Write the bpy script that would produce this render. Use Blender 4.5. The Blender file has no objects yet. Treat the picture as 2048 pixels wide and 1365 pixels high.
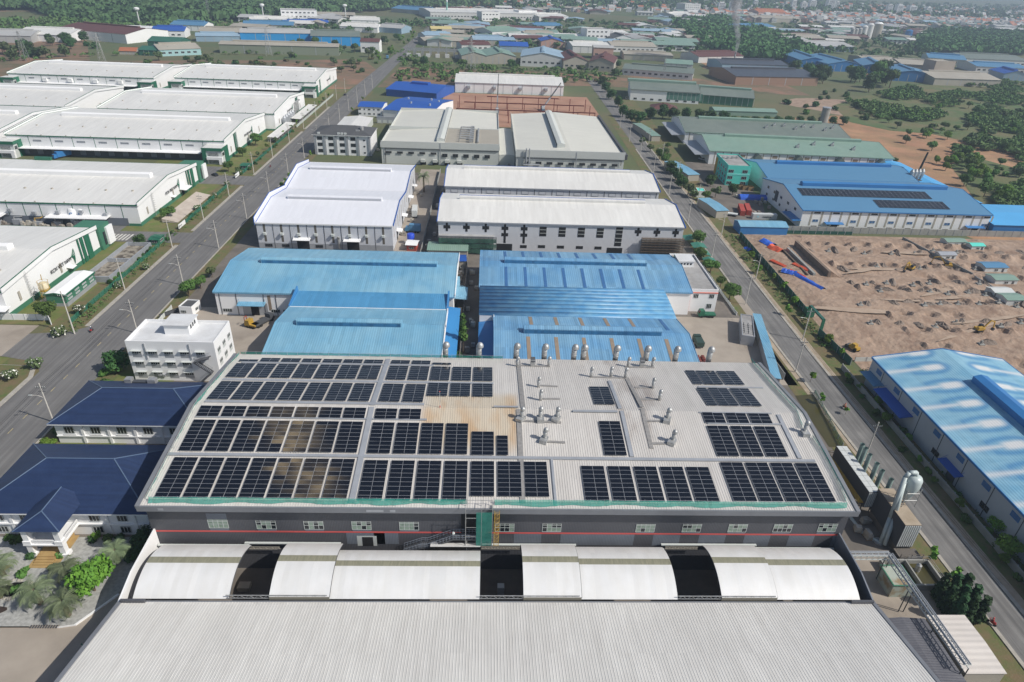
import bpy, math, random
import numpy as np
from mathutils import Vector, Matrix
random.seed(11)
SC = bpy.context.scene
COL = SC.collection
PI = math.pi
# ---------------------------------------------------------------- survey: the drone hovers 107 m up
FPX, PIT, YAW, ROL, H = 1315.46, 0.52221206, 0.0493798, -0.04316678, 107.0
K = 1.2588
def _axes():
    cp, sp, cy, sy = math.cos(PIT), math.sin(PIT), math.cos(YAW), math.sin(YAW)
    f = Vector((sy*cp, cy*cp, -sp)); r = Vector((cy, -sy, 0)); d = f.cross(r)
    c, s = math.cos(ROL), math.sin(ROL)
    return c*r+s*d, -s*r+c*d, f
RX, DN, FW = _axes()
def ray(px, py):
    return RX*((px-1024)/FPX)+DN*((py-682.5)/FPX)+FW
def G(px, py, z=0.0):
    d = ray(px, py); t = (z-H)/d.z
    return Vector((d.x*t, d.y*t, z))
def atY(px, py, Y):
    d = ray(px, py); t = Y/d.y
    return Vector((d.x*t, Y, H+d.z*t))
def atX(px, py, X):
    d = ray(px, py); t = X/d.x
    return Vector((X, d.y*t, H+d.z*t))
def onslope(px, py, y0, z0, s):
    d = ray(px, py); t = (z0-s*y0-H)/(d.z-s*d.y)
    return Vector((d.x*t, d.y*t, H+d.z*t))
def pxx(cx, cy, ox, oy, sc):
    return ox+cx/sc, oy+cy/sc

# ---------------------------------------------------------------- materials
MATS = {}
def lin(c):
    return tuple(c)+(1.0,)
def mat(name, c, r=.7, c2=None, sc=.15, amt=.6, metal=0., bump=0., bsc=2., rib=None, spec=.5, rnd=0., alpha=1., streak=None, lo=.38, hi=.66, c3=None, sc3=1., amt3=.5, streak3=None, sheets=None):
    if name in MATS: return MATS[name]
    m = bpy.data.materials.new(name); m.use_nodes = True
    nt = m.node_tree; N = nt.nodes; L = nt.links
    b = N['Principled BSDF']
    b.inputs['Roughness'].default_value = r
    b.inputs['Metallic'].default_value = metal
    b.inputs['Specular IOR Level'].default_value = spec
    b.inputs['Base Color'].default_value = lin(c)
    g = N.new('ShaderNodeNewGeometry')
    out = None
    def noise(scale, det=5., stretch=None):
        n = N.new('ShaderNodeTexNoise'); n.inputs['Scale'].default_value = scale; n.inputs['Detail'].default_value = det
        n.inputs['Roughness'].default_value = .6
        if stretch:
            mp = N.new('ShaderNodeMapping'); mp.inputs['Scale'].default_value = stretch
            L.new(g.outputs['Position'], mp.inputs[0]); L.new(mp.outputs[0], n.inputs['Vector'])
        else:
            L.new(g.outputs['Position'], n.inputs['Vector'])
        return n.outputs['Fac']
    def mix(fac, a, bcol):
        x = N.new('ShaderNodeMix'); x.data_type = 'RGBA'
        if isinstance(fac, float): x.inputs[0].default_value = fac
        else: L.new(fac, x.inputs[0])
        if isinstance(a, tuple): x.inputs[6].default_value = lin(a)
        else: L.new(a, x.inputs[6])
        if isinstance(bcol, tuple): x.inputs[7].default_value = lin(bcol)
        else: L.new(bcol, x.inputs[7])
        return x.outputs[2]
    def rng(v, a, bb, t):
        q = N.new('ShaderNodeMapRange'); q.inputs[1].default_value = a; q.inputs[2].default_value = bb
        q.inputs[3].default_value = 0; q.inputs[4].default_value = t; L.new(v, q.inputs[0]); return q.outputs[0]
    col = tuple(c)
    if c2 is not None:
        col = mix(rng(noise(sc, 6., streak), lo, hi, amt), col, tuple(c2))
    if c3 is not None:
        col = mix(rng(noise(sc3, 4., streak3), lo, hi, amt3), col, tuple(c3))
    if sheets:      # every sheet of the cladding weathers a little differently
        ax, wd, am = sheets
        sx = N.new('ShaderNodeSeparateXYZ'); L.new(g.outputs['Position'], sx.inputs[0])
        dv = N.new('ShaderNodeMath'); dv.operation = 'DIVIDE'; dv.inputs[1].default_value = wd; L.new(sx.outputs[ax], dv.inputs[0])
        fl = N.new('ShaderNodeMath'); fl.operation = 'FLOOR'; L.new(dv.outputs[0], fl.inputs[0])
        ay = N.new('ShaderNodeMath'); ay.operation = 'DIVIDE'; ay.inputs[1].default_value = 11.; L.new(sx.outputs[1-ax], ay.inputs[0])
        fy = N.new('ShaderNodeMath'); fy.operation = 'FLOOR'; L.new(ay.outputs[0], fy.inputs[0])
        cb = N.new('ShaderNodeCombineXYZ'); L.new(fl.outputs[0], cb.inputs[0]); L.new(fy.outputs[0], cb.inputs[1])
        wn = N.new('ShaderNodeTexWhiteNoise'); L.new(cb.outputs[0], wn.inputs['Vector'])
        q = N.new('ShaderNodeMapRange'); q.inputs[3].default_value = 1-am; q.inputs[4].default_value = 1+am; L.new(wn.outputs['Value'], q.inputs[0])
        hs = N.new('ShaderNodeHueSaturation'); L.new(q.outputs[0], hs.inputs['Value'])
        if isinstance(col, tuple): hs.inputs['Color'].default_value = lin(col)
        else: L.new(col, hs.inputs['Color'])
        col = hs.outputs[0]
    if rnd:
        oi = N.new('ShaderNodeObjectInfo')
        hs = N.new('ShaderNodeHueSaturation')
        q = N.new('ShaderNodeMapRange'); q.inputs[3].default_value = 1-rnd; q.inputs[4].default_value = 1+rnd
        L.new(oi.outputs['Random'], q.inputs[0]); L.new(q.outputs[0], hs.inputs['Value'])
        q2 = N.new('ShaderNodeMapRange'); q2.inputs[3].default_value = .5-rnd*.07; q2.inputs[4].default_value = .5+rnd*.05
        L.new(oi.outputs['Random'], q2.inputs[0]); L.new(q2.outputs[0], hs.inputs['Hue'])
        if isinstance(col, tuple): hs.inputs['Color'].default_value = lin(col)
        else: L.new(col, hs.inputs['Color'])
        col = hs.outputs[0]
    if not isinstance(col, tuple): L.new(col, b.inputs['Base Color'])
    hgt = None
    if rib:
        ax, per = rib
        sx = N.new('ShaderNodeSeparateXYZ'); L.new(g.outputs['Position'], sx.inputs[0])
        mu = N.new('ShaderNodeMath'); mu.operation = 'MULTIPLY'; mu.inputs[1].default_value = 2*PI/per
        L.new(sx.outputs[ax], mu.inputs[0])
        si = N.new('ShaderNodeMath'); si.operation = 'SINE'; L.new(mu.outputs[0], si.inputs[0])
        bp = N.new('ShaderNodeBump'); bp.inputs['Strength'].default_value = .2; bp.inputs['Distance'].default_value = per*.15
        L.new(si.outputs[0], bp.inputs['Height']); hgt = bp
        L.new(bp.outputs[0], b.inputs['Normal'])
    if bump:
        bp = N.new('ShaderNodeBump'); bp.inputs['Strength'].default_value = bump; bp.inputs['Distance'].default_value = .4/bsc
        L.new(noise(bsc, 6.), bp.inputs['Height'])
        if hgt: L.new(hgt.outputs[0], bp.inputs['Normal'])
        L.new(bp.outputs[0], b.inputs['Normal'])
    if alpha < 1: b.inputs['Alpha'].default_value = alpha
    MATS[name] = m
    return m

# ---------------------------------------------------------------- mesh builder
class MB:
    def __init__(s): s.v = []; s.f = []; s.m = []; s.k = 0
    def q(s, *pts):
        i = len(s.v); s.v += [tuple(p) for p in pts]; s.f.append(tuple(range(i, i+len(pts)))); s.m.append(s.k); return s
    def box(s, x0, x1, y0, y1, z0, z1):
        i = len(s.v)
        s.v += [(x0,y0,z0),(x1,y0,z0),(x1,y1,z0),(x0,y1,z0),(x0,y0,z1),(x1,y0,z1),(x1,y1,z1),(x0,y1,z1)]
        for a in ((0,3,2,1),(4,5,6,7),(0,1,5,4),(1,2,6,5),(2,3,7,6),(3,0,4,7)):
            s.f.append(tuple(i+j for j in a)); s.m.append(s.k)
        return s
    def prism(s, poly, d):
        n = len(poly); i = len(s.v); d = Vector(d)
        s.v += [tuple(p) for p in poly]+[tuple(Vector(p)+d) for p in poly]
        s.f.append(tuple(range(i, i+n))); s.m.append(s.k)
        s.f.append(tuple(range(i+2*n-1, i+n-1, -1))); s.m.append(s.k)
        for j in range(n):
            k = (j+1) % n
            s.f.append((i+j, i+n+j, i+n+k, i+k)); s.m.append(s.k)
        return s
    def beam(s, a, b, w, h=None):
        a = Vector(a); b = Vector(b); h = h or w; d = b-a
        if d.length < 1e-6: return s
        d.normalize(); up = Vector((0,0,1)) if abs(d.z) < .95 else Vector((1,0,0))
        x = d.cross(up).normalized()*(w/2); y = x.cross(d).normalized()*(h/2)
        return s.prism([a-x-y, a+x-y, a+x+y, a-x+y], b-a)
    def cyl(s, a, b, r0, r1=None, n=10, cap=True):
        a = Vector(a); b = Vector(b); r1 = r0 if r1 is None else r1; d = (b-a)
        if d.length < 1e-6: return s
        d.normalize(); up = Vector((0,0,1)) if abs(d.z) < .95 else Vector((1,0,0))
        x = d.cross(up).normalized(); y = d.cross(x)
        i = len(s.v)
        for p, r in ((a, r0), (b, r1)):
            for j in range(n):
                t = 2*PI*j/n; s.v.append(tuple(p+x*(r*math.cos(t))+y*(r*math.sin(t))))
        for j in range(n):
            k = (j+1) % n; s.f.append((i+j, i+k, i+n+k, i+n+j)); s.m.append(s.k)
        if cap:
            s.f.append(tuple(range(i+n-1, i-1, -1))); s.m.append(s.k)
            s.f.append(tuple(range(i+n, i+2*n))); s.m.append(s.k)
        return s
    def tube(s, pts, r, n=6):
        for a, b in zip(pts[:-1], pts[1:]): s.cyl(a, b, r, r, n)
        return s
    def lathe(s, c, prof, n=14):
        c = Vector(c); i = len(s.v)
        for r, z in prof:
            for j in range(n):
                t = 2*PI*j/n; s.v.append((c.x+r*math.cos(t), c.y+r*math.sin(t), c.z+z))
        for q in range(len(prof)-1):
            for j in range(n):
                k = (j+1) % n
                s.f.append((i+q*n+j, i+q*n+k, i+q*n+n+k, i+q*n+n+j)); s.m.append(s.k)
        e = i+(len(prof)-1)*n
        s.f.append(tuple(range(e, e+n))); s.m.append(s.k)
        return s
    def mesh(s, name, mats, smooth=False):
        me = bpy.data.meshes.new(name); me.from_pydata(s.v, [], s.f)
        if not isinstance(mats, (list, tuple)): mats = [mats]
        for m in mats: me.materials.append(m)
        if len(mats) > 1: me.polygons.foreach_set('material_index', s.m)
        if smooth: me.polygons.foreach_set('use_smooth', [True]*len(s.f))
        me.update(); return me
    def build(s, name, mats, parent=None, smooth=False):
        return put(name, s.mesh(name, mats, smooth), parent)
def each_box(mb, name, m, parent):
    """a builder that holds only boxes becomes one part per box"""
    for i in range(0, len(mb.v), 8):
        q = MB(); q.v = mb.v[i:i+8]; q.f = [tuple(k-i for k in f) for f in mb.f if i <= f[0] < i+8]; q.m = [0]*len(q.f); q.build(name, m, parent)
def put(name, me, parent=None, loc=None, rot=None):
    o = bpy.data.objects.new(name, me); COL.objects.link(o)
    if parent: o.parent = parent
    if loc is not None: o.location = loc
    if rot is not None: o.rotation_euler = rot
    return o
def tag(o, label=None, cat=None, group=None, kind=None):
    if label: o['label'] = label
    if cat: o['category'] = cat
    if group: o['group'] = group
    if kind: o['kind'] = kind
    return o
def thing(name, label, cat, loc=(0,0,0), rot=0., group=None):
    o = bpy.data.objects.new(name, None); COL.objects.link(o); o.empty_display_size = .5
    o.location = loc; o.rotation_euler = (0,0,rot)
    return tag(o, label, cat, group)
def dup(root, loc, rot=None, label=None, group=None, scale=None):
    r = root.copy(); COL.objects.link(r); r.location = loc
    if rot is not None: r.rotation_euler = (0,0,rot)
    if scale is not None: r.scale = (scale,)*3 if isinstance(scale, (int,float)) else scale
    if label: r['label'] = label
    if group: r['group'] = group
    for ch in KIDS.get(root.name) or list(root.children):
        c = ch.copy(); COL.objects.link(c); c.parent = r
        for g in list(ch.children):
            d = g.copy(); COL.objects.link(d); d.parent = c
    return r
KIDS = {}
_nsheet = [0]
def sheet(name, pts, z, m, kind='structure', label=None):
    _nsheet[0] += 1; z += .004*(_nsheet[0] % 7)
    b = MB(); b.q(*[(p[0], p[1], z) for p in pts]); o = b.build(name, m)
    if kind: o['kind'] = kind
    return o
def rect(name, x0, x1, y0, y1, z, m):
    return sheet(name, [(x0,y0),(x1,y0),(x1,y1),(x0,y1)], z, m)
def blob(name, cx, cy, rx, ry, z, m, n=26, jit=.22, rot=0., seed=1):
    rr = random.Random(seed); ph = [rr.uniform(0,6.3) for _ in range(4)]
    P = []
    for i in range(n):
        t = 2*PI*i/n; k = 1+jit*(math.sin(2*t+ph[0])*.5+math.sin(3*t+ph[1])*.5+math.sin(5*t+ph[2])*.35)+rr.uniform(-.05,.05)
        x, y = rx*k*math.cos(t), ry*k*math.sin(t)
        P.append((cx+x*math.cos(rot)-y*math.sin(rot), cy+x*math.sin(rot)+y*math.cos(rot)))
    return sheet(name, P, z, m)
# ================================================================ MATERIALS
W = dict
m_ground = mat('ground_mix', (.105,.12,.055), .95, (.065,.12,.04), .012, 1., c3=(.20,.14,.085), sc3=.005, amt3=.5, bump=.3, bsc=.6)
m_asph  = mat('asphalt', (.165,.16,.156), .85, (.21,.204,.196), .09, .8, bump=.1, bsc=3., c3=(.10,.097,.096), sc3=.9, amt3=.6, streak3=(1.,.02,1.))
m_asph2 = mat('asphalt_worn', (.175,.17,.164), .88, (.25,.242,.23), .12, .9, bump=.1, bsc=3., c3=(.095,.092,.09), sc3=1.1, amt3=.75, streak3=(1.,.03,1.))
m_conc  = mat('concrete_yard', (.36,.31,.255), .9, (.23,.195,.16), .1, .9, c3=(.42,.37,.315), sc3=.03, amt3=.6)
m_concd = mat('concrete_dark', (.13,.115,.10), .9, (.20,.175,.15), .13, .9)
m_kerb  = mat('kerb_stone', (.42,.39,.34), .9, (.30,.28,.24), .8, .8)
m_path  = mat('path_sand', (.40,.33,.25), .95, (.28,.22,.15), .3, .8)
m_grass = mat('verge_grass', (.15,.125,.06), .98, (.075,.135,.03), .13, 1., bump=.5, bsc=2., c3=(.19,.125,.075), sc3=.6, amt3=.6)
m_lawn  = mat('lawn', (.11,.15,.035), .98, (.19,.155,.07), .2, .9, bump=.5, bsc=3.)
m_soil  = mat('red_soil', (.42,.225,.15), .95, (.27,.135,.085), .05, .9, bump=.4, bsc=.5, c3=(.44,.28,.2), sc3=.2, amt3=.5)
m_sand  = mat('site_sand', (.335,.235,.17), .95, (.235,.155,.11), .1, 1., bump=.7, bsc=.5, c3=(.43,.32,.24), sc3=.25, amt3=.7)
m_orange= mat('orange_soil', (.44,.25,.14), .95, (.34,.17,.10), .03, .9, bump=.4, bsc=.4, c3=(.14,.13,.06), sc3=.05, amt3=.5)
m_field = mat('dry_field', (.17,.125,.08), .97, (.08,.10,.045), .02, 1., c3=(.30,.16,.105), sc3=.035, amt3=.8, bump=.4, bsc=.5)
m_paint = mat('road_paint', (.72,.70,.64), .8, (.35,.34,.32), .8, .7)
m_yel   = mat('yellow_paint', (.62,.50,.22), .8, (.25,.22,.16), .9, .6)
m_white = mat('white_wall', (.84,.84,.84), .75, (.76,.76,.75), .08, .5)
m_wroof = mat('white_roof', (.76,.75,.715), .45, (.67,.66,.63), .05, .8, streak=(1.,.2,1.), sc3=.5, c3=(.60,.585,.55), amt3=.35, streak3=(1.4,.1,1.), sheets=(0,1.,.035))
m_wroof2= mat('clean_white_roof', (.75,.76,.805), .4, (.70,.71,.75), .05, .5, sheets=(0,1.,.025))
m_croof = mat('cream_roof', (.66,.65,.58), .5, (.60,.59,.53), .04, .7, sheets=(1,1.,.03))
m_cwall = mat('cream_wall', (.58,.60,.57), .75, (.50,.52,.49), .05, .6)
m_groof = mat('grey_sheet_roof', (.61,.585,.55), .42, (.53,.505,.475), .06, .6, c3=(.47,.44,.41), sc3=.5, amt3=.35, streak3=(1.5,.15,1.), sheets=(0,1.,.04))
m_dgrey = mat('dark_grey_cladding', (.082,.084,.096), .55, (.10,.102,.113), .2, .6, rib=(0,.3))
m_dgrey2= mat('light_grey_cladding', (.17,.19,.225), .5, (.14,.155,.185), .3, .6, rib=(0,.3))
m_flash = mat('grey_flashing', (.20,.21,.23), .5, (.16,.165,.18), .3, .6)
m_red   = mat('red_band', (.62,.10,.09), .6)
m_blue  = mat('blue_sheet_roof', (.17,.385,.54), .42, (.11,.30,.475), .06, .6, rib=(0,.7), c3=(.28,.48,.58), sc3=.05, amt3=.7, sheets=(0,1.05,.07))
m_blue2 = mat('blue_weathered_roof', (.13,.31,.52), .45, (.09,.235,.42), .12, .7, rib=(0,.7), c3=(.24,.42,.55), sc3=.06, amt3=.7, streak=(1.6,.12,1.), sheets=(0,1.05,.13))
m_bluedk= mat('deep_blue_sheet', (.035,.19,.46), .45, (.03,.14,.36), .1, .6)
m_royal = mat('royal_blue_roof', (.02,.10,.42), .5, (.02,.085,.34), .05, .6)
m_n2roof= mat('mid_blue_roof', (.095,.24,.40), .42, (.075,.20,.345), .05, .7, rib=(0,.7), c3=(.12,.29,.47), sc3=.05, amt3=.5)
m_green = mat('dark_green_trim', (.02,.13,.075), .5, (.025,.16,.09), .3, .5)
m_wgreen= mat('green_plinth', (.055,.19,.12), .6, (.045,.16,.10), .3, .5)
m_pgreen= mat('pale_green_roof', (.21,.33,.27), .5, (.25,.34,.28), .04, .8, rib=(0,.8), c3=(.17,.26,.21), sc3=.2, amt3=.4)
m_ggrey = mat('grey_green_roof', (.17,.205,.18), .55, (.22,.25,.22), .05, .8, rib=(0,.8), c3=(.12,.15,.13), sc3=.2, amt3=.4)
m_navy  = mat('navy_tile_roof', (.014,.03,.085), .55, (.02,.04,.105), .4, .7, bump=.3, bsc=4., sheets=(1,.45,.12))
m_glass = mat('dark_glass', (.015,.02,.025), .12, spec=.7)
m_dark  = mat('dark_interior', (.012,.012,.013), .9)
m_frame = mat('window_frame', (.55,.58,.56), .5)
m_fglass= mat('frosted_glass', (.30,.38,.31), .35, (.16,.22,.17), 1.2, .8)
m_galv  = mat('galvanised_steel', (.50,.505,.50), .5, (.34,.34,.33), .9, .8, metal=.55)
m_tray  = mat('grey_tray', (.42,.44,.47), .5, (.33,.345,.37), .5, .6, metal=.3)
m_teal  = mat('teal_wall', (.10,.62,.52), .7)
m_conpole = mat('concrete_pole', (.60,.57,.52), .85, (.48,.45,.41), 1., .6)
m_wood  = mat('bark', (.12,.085,.06), .95, (.19,.15,.11), 3., .7)
m_rust  = mat('red_oxide_steel', (.20,.045,.035), .7, (.13,.035,.03), .4, .6)
m_yell  = mat('machine_yellow', (.50,.31,.045), .55, (.33,.21,.05), .8, .5)
m_black = mat('black_rubber', (.02,.02,.02), .85)
m_orng  = mat('orange_red_sheet', (.72,.12,.05), .7, (.6,.10,.05), .5, .5)
m_tarp  = mat('blue_tarp', (.02,.09,.50), .5, (.03,.15,.62), .6, .7, bump=.5, bsc=1.5)
m_net   = mat('green_safety_net', (.02,.30,.23), .8, (.03,.38,.30), .8, .7, alpha=.62)
m_netdk = mat('dark_green_screen', (.012,.07,.052), .85, (.02,.10,.07), .5, .7)
m_fenceg= mat('green_sheet_fence', (.022,.10,.075), .6, (.03,.13,.10), .25, .7)
m_cfence= mat('concrete_fence', (.33,.33,.31), .9, (.24,.24,.22), .4, .7)
m_flat  = mat('flat_roof_concrete', (.34,.335,.33), .9, (.22,.21,.2), .15, .9, c3=(.42,.41,.40), sc3=.5, amt3=.4)
m_wflat = mat('white_flat_roof', (.66,.67,.68), .8, (.52,.52,.52), .25, .7)
m_gravel= mat('garden_gravel', (.42,.42,.40), .95, (.24,.24,.225), 1.6, .8, bump=.6, bsc=6.)
m_water = mat('pond_water', (.012,.012,.012), .08, spec=.6)
m_gwater= mat('murky_water', (.075,.065,.02), .25, (.06,.055,.02), .2, .8)
m_ochre = mat('ochre_paving', (.42,.29,.12), .85, (.32,.2,.08), .6, .7)
m_redbox= mat('red_container', (.42,.07,.05), .6, (.34,.06,.045), .4, .6)
m_wbox  = mat('pale_container', (.60,.62,.61), .6, (.5,.52,.5), .5, .5)
m_solar = mat('solar_glass', (.006,.008,.014), .07, spec=.55)
m_alu   = mat('aluminium_frame', (.62,.63,.65), .4, metal=.4)
m_sky   = mat('skylight_sheet', (.30,.23,.17), .6, (.24,.19,.14), .5, .6)
m_skyb  = mat('blue_skylight_sheet', (.05,.15,.34), .5, (.04,.12,.28), .5, .6)
m_foam  = mat('translucent_strip', (.30,.29,.21), .5, (.20,.20,.145), 1.2, .8, streak=(3.,.3,1.))
m_brownroof = mat('maroon_roof', (.13,.05,.045), .7, (.10,.042,.04), .1, .7)
m_graydk= mat('dark_grey_roof', (.075,.078,.082), .75, (.10,.10,.105), .2, .7)
m_cyan  = mat('bright_blue_wall', (.02,.30,.68), .6)
m_beige = mat('beige_roof', (.40,.37,.31), .7, (.33,.30,.25), .04, .8)
m_tan   = mat('tan_wall', (.42,.39,.33), .8, (.36,.33,.28), .1, .6)
m_steel = mat('dark_steel', (.07,.075,.085), .6)
m_skin  = mat('skin', (.42,.26,.18), .6)
m_cloth = mat('jacket_cloth', (.10,.12,.2), .8, rnd=.5)

# ================================================================ GROUND AND ROADS
b = MB(); b.q((-16000,-400,0),(16000,-400,0),(16000,16000,0),(-16000,16000,0)); tag(b.build('ground', m_ground), kind='structure')
Z1, Z2, Z3, Z4 = .03, .06, .09, .12
# industrial plot and verges
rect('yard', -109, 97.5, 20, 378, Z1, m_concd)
rect('verge', -140, -127.6, 40, 640, Z1, m_grass)
rect('verge', -190, -140, 192, 640, Z1, m_lawn)
rect('verge', -109.9, -104.5, 60, 640, Z2, m_grass)
sheet('verge', [(91.5,40),(98.4,40),(97.2,160),(97.5,300),(104,560),(98,560),(91.5,300)], Z2, m_grass)
sheet('verge', [(106,40),(117,40),(117,175),(120,300),(130,480),(135,640),(114,640),(108,300)], Z2, m_grass)
sheet('road', [(-127.4,40),(-110,40),(-109.6,380),(-107,640),(-101.5,1270),(-98,1500),(-109,1500),(-112.5,1270),(-122,800),(-127.4,600)], Z3, m_asph)
sheet('road', [(99.8,30),(106.2,30),(106.2,150),(106.4,189),(108.1,291),(110.8,450),(116.5,640),(117,760),(106,760),(104,640),(101.3,450),(98.4,291),(97.6,224),(98.0,150)], Z3, m_asph2)
sheet('road', [(-127.4,163),(-127.4,190),(-131,186.5),(-143,184.5),(-143,171),(-131,168)], Z3, m_asph)
rect('yard', -330, -143, 171, 190, Z2, m_conc)
rect('verge', -330, -140, 60, 170.5, Z2, m_lawn)
rect('verge', -330, -140, 190.5, 194.5, Z2, m_lawn)
rect('road', -330, -127.4, 262.5, 274.5, Z3, m_asph)
rect('road', -330, -127.4, 345, 361, Z3, m_asph)
rect('yard', -330, -150, 361, 378, Z2, m_asph)
rect('yard', -330, -158, 274.5, 284, Z2, m_asph)
def dashes(x, y0, y1, step, ln, w, m, z):
    mb = MB(); y = y0
    while y < y1:
        mb.q((x-w/2,y,z),(x+w/2,y,z),(x+w/2,y+ln,z),(x-w/2,y+ln,z)); y += step
    return tag(mb.build('road_marking', m), kind='structure')
dashes(-118.6, 60, 640, 6.2, 2.2, .16, m_yel, Z4)
mb = MB()
for i in range(7): mb.box(-160+i*1.5,-159.2+i*1.5, 264, 271, Z4-.004, Z4)
tag(mb.build('road_marking', m_paint), kind='structure')
def kerbline(pts, w=.7, h=.15, m=None):
    mb = MB()
    for (x0,y0),(x1,y1) in zip(pts[:-1], pts[1:]):
        mb.prism([(x0-w/2,y0,0),(x0+w/2,y0,0),(x0+w/2,y0,h+Z3),(x0-w/2,y0,h+Z3)], (x1-x0,y1-y0,0))
    return tag(mb.build('kerb', m or m_kerb), kind='structure')
kerbline([(-128.1,190),(-128.1,260)], 1.3); kerbline([(-128.1,276.5),(-128.2,343)], 1.3); kerbline([(-128.2,363),(-128.2,470)], 1.3)
kerbline([(-128.2,478),(-128.3,560)],1.3)
kerbline([(-128.1,60),(-128.1,160),(-130.5,165.8),(-140,166.2)], 1.3)
kerbline([(-109.4,60),(-109.4,150)], .5); kerbline([(-109.4,178),(-109.4,380)], .5)
kerbline([(106.8,40),(106.7,150),(106.9,189),(108.6,291),(111.4,450),(116,600)], .9)
kerbline([(99.2,40),(97.5,150),(97.0,205)], .8); kerbline([(97,224),(97.8,291),(100.8,450)], .8)
# footpaths of bare sand beside the right-hand road
sheet('path', [(107.3,40),(109.1,40),(109.0,189),(110.6,291),(113,420),(111.8,420),(108.9,291),(107.3,189)], Z3, m_path)
sheet('path', [(97.0,110),(98.6,110),(97.0,160),(96.6,205),(94.9,205),(95.4,160)], Z3, m_path)
rect('yard', 61, 94.5, 162, 205, Z2, m_conc)
rect('yard', -104.5, -45, 168, 205, Z2, m_conc)
sheet('road', [(94.5,205),(94.5,190),(98,186),(98,228),(94.5,222)], Z3, m_conc)
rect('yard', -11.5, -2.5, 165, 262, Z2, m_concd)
rect('yard', -38.5, -27, 250, 385, Z2, m_conc)
rect('verge', -109, -88, 120, 172, Z2, m_lawn)
sheet('yard', [(115,298),(136,298),(150,345),(150,420),(118,420)], Z2, m_concd)
rect('verge', 112.5, 121, 312, 352, Z3, m_lawn)
rect('yard', -130, -64, 20, 96, Z1+.015, m_conc)
rect('yard', 72.5, 91.4, 20, 97, Z2, m_conc)
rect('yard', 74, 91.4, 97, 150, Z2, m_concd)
# construction site of pale sand on the right
sheet('building_site_ground', [(117.5,178),(131,178),(155.5,165),(330,165),(330,292),(119.5,292)], Z1, m_sand)
# red earth site and the fields beyond
rect('building_site_ground', -40, 92, 505, 645, Z1, m_soil)
sheet('field', [(-330,600),(-128,645),(-118,760),(-150,850),(-420,760)], Z1, m_field)
sheet('field', [(-105,660),(104,712),(330,700),(330,790),(60,800),(-100,800)], Z1, m_field)
sheet('field', [(-520,560),(-330,600),(-420,760),(-820,1500),(-1800,1500)], Z1, m_field)
blob('field', 330, 430, 95, 190, Z1, m_orange, seed=4, rot=-.35)
blob('field', 395, 320, 110, 95, Z1+.01, m_orange, seed=5)
blob('field', 340, 640, 60, 44, Z2, m_sand, seed=6, rot=-.3)
blob('field', 250, 520, 28, 60, Z2+.01, m_orange, seed=7, rot=-.5)
blob('field', 480, 520, 60, 30, Z2+.02, m_orange, seed=8)
blob('field', 600, 700, 70, 18, Z2+.02, m_sand, seed=9)
blob('field', 330, 900, 60, 60, Z2+.02, m_orange, seed=10)
blob('field', 640, 880, 150, 50, Z2+.03, m_soil, seed=12)
m_scrubg = mat('scrub_grass', (.075,.13,.04), .97, (.12,.13,.055), .04, .9, bump=.4, bsc=.6, c3=(.22,.15,.085), sc3=.02, amt3=.5)
sheet('field', [tuple(G(x,y)[:2]) for x,y in ((1665,212),(1740,190),(1860,166),(2060,148),(2060,290),(1990,300),(1940,285),(1860,268),(1780,262),(1700,245))], Z2+.05, m_scrubg)
sheet('field', [tuple(G(x,y)[:2]) for x,y in ((1900,330),(1960,318),(2060,345),(2060,470),(2010,440),(1950,400))], Z2+.05, m_scrubg)
sheet('field', [tuple(G(x,y)[:2]) for x,y in ((0,24),(90,24),(260,42),(420,50),(400,60),(0,72))], Z2+.05, mat('far_meadow', (.13,.12,.06), .97, (.10,.14,.05), .01, .9))
# far ridge of hills under the haze
def hills(name, x0, x1, y, hmax, depth, seed, m):
    rr = random.Random(seed); n = 60; mb = MB(); P = []
    for i in range(n+1):
        t = i/n; x = x0+(x1-x0)*t
        hgt = hmax*(.45+.3*math.sin(t*5+seed)+.2*math.sin(t*13+seed*2)+.12*math.sin(t*29))*math.sin(PI*min(1,max(0,t)))**.5
        P.append((x, max(hgt, 0)))
    for (xa,ha),(xb,hb) in zip(P[:-1],P[1:]):
        mb.q((xa,y,-1),(xb,y,-1),(xb,y+depth*.5,hb),(xa,y+depth*.5,ha)); mb.q((xa,y+depth*.5,ha),(xb,y+depth*.5,hb),(xb,y+depth,-1),(xa,y+depth,-1))
    return tag(mb.build(name, m, smooth=True), kind='structure')
m_hill = mat('wooded_hill', (.035,.06,.025), .95, (.07,.085,.035), .01, 1.)
hills('hill', 2200, 10500, 6000, 62, 2400, 3, m_hill)
# ================================================================ MAIN FACTORY WITH THE SOLAR ROOF
MX0, MX1, MY0, MY1, MHE, MRY, MSL = -63.2, 72.8, 91.8, 145.9, 17.6, 118.9, .13
MZR = MHE+MSL*(MRY-MY0)
def mz(y): return MHE+MSL*(y-MY0) if y <= MRY else MHE+MSL*(MY1-y)
ox = (5, 119, 0)
T = thing('factory_building', 'large dark grey clad factory whose pale ribbed roof is covered with black solar panels', 'factory', ox)
def rel(mb, o):
    mb.v = [(v[0]-o[0], v[1]-o[1], v[2]-o[2]) for v in mb.v]; return mb
wx0, wx1, wy0, wy1 = MX0+.55, MX1-.55, 92.7, 145.3
mb = MB()
P = [(wx0,wy0,0),(wx0,wy1,0),(wx0,wy1,MHE-.2),(wx0,MRY,MZR-.25),(wx0,wy0,MHE-.2)]
mb.prism(P, (wx1-wx0,0,0)); rel(mb, ox).build('wall', m_dgrey, T)
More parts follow.
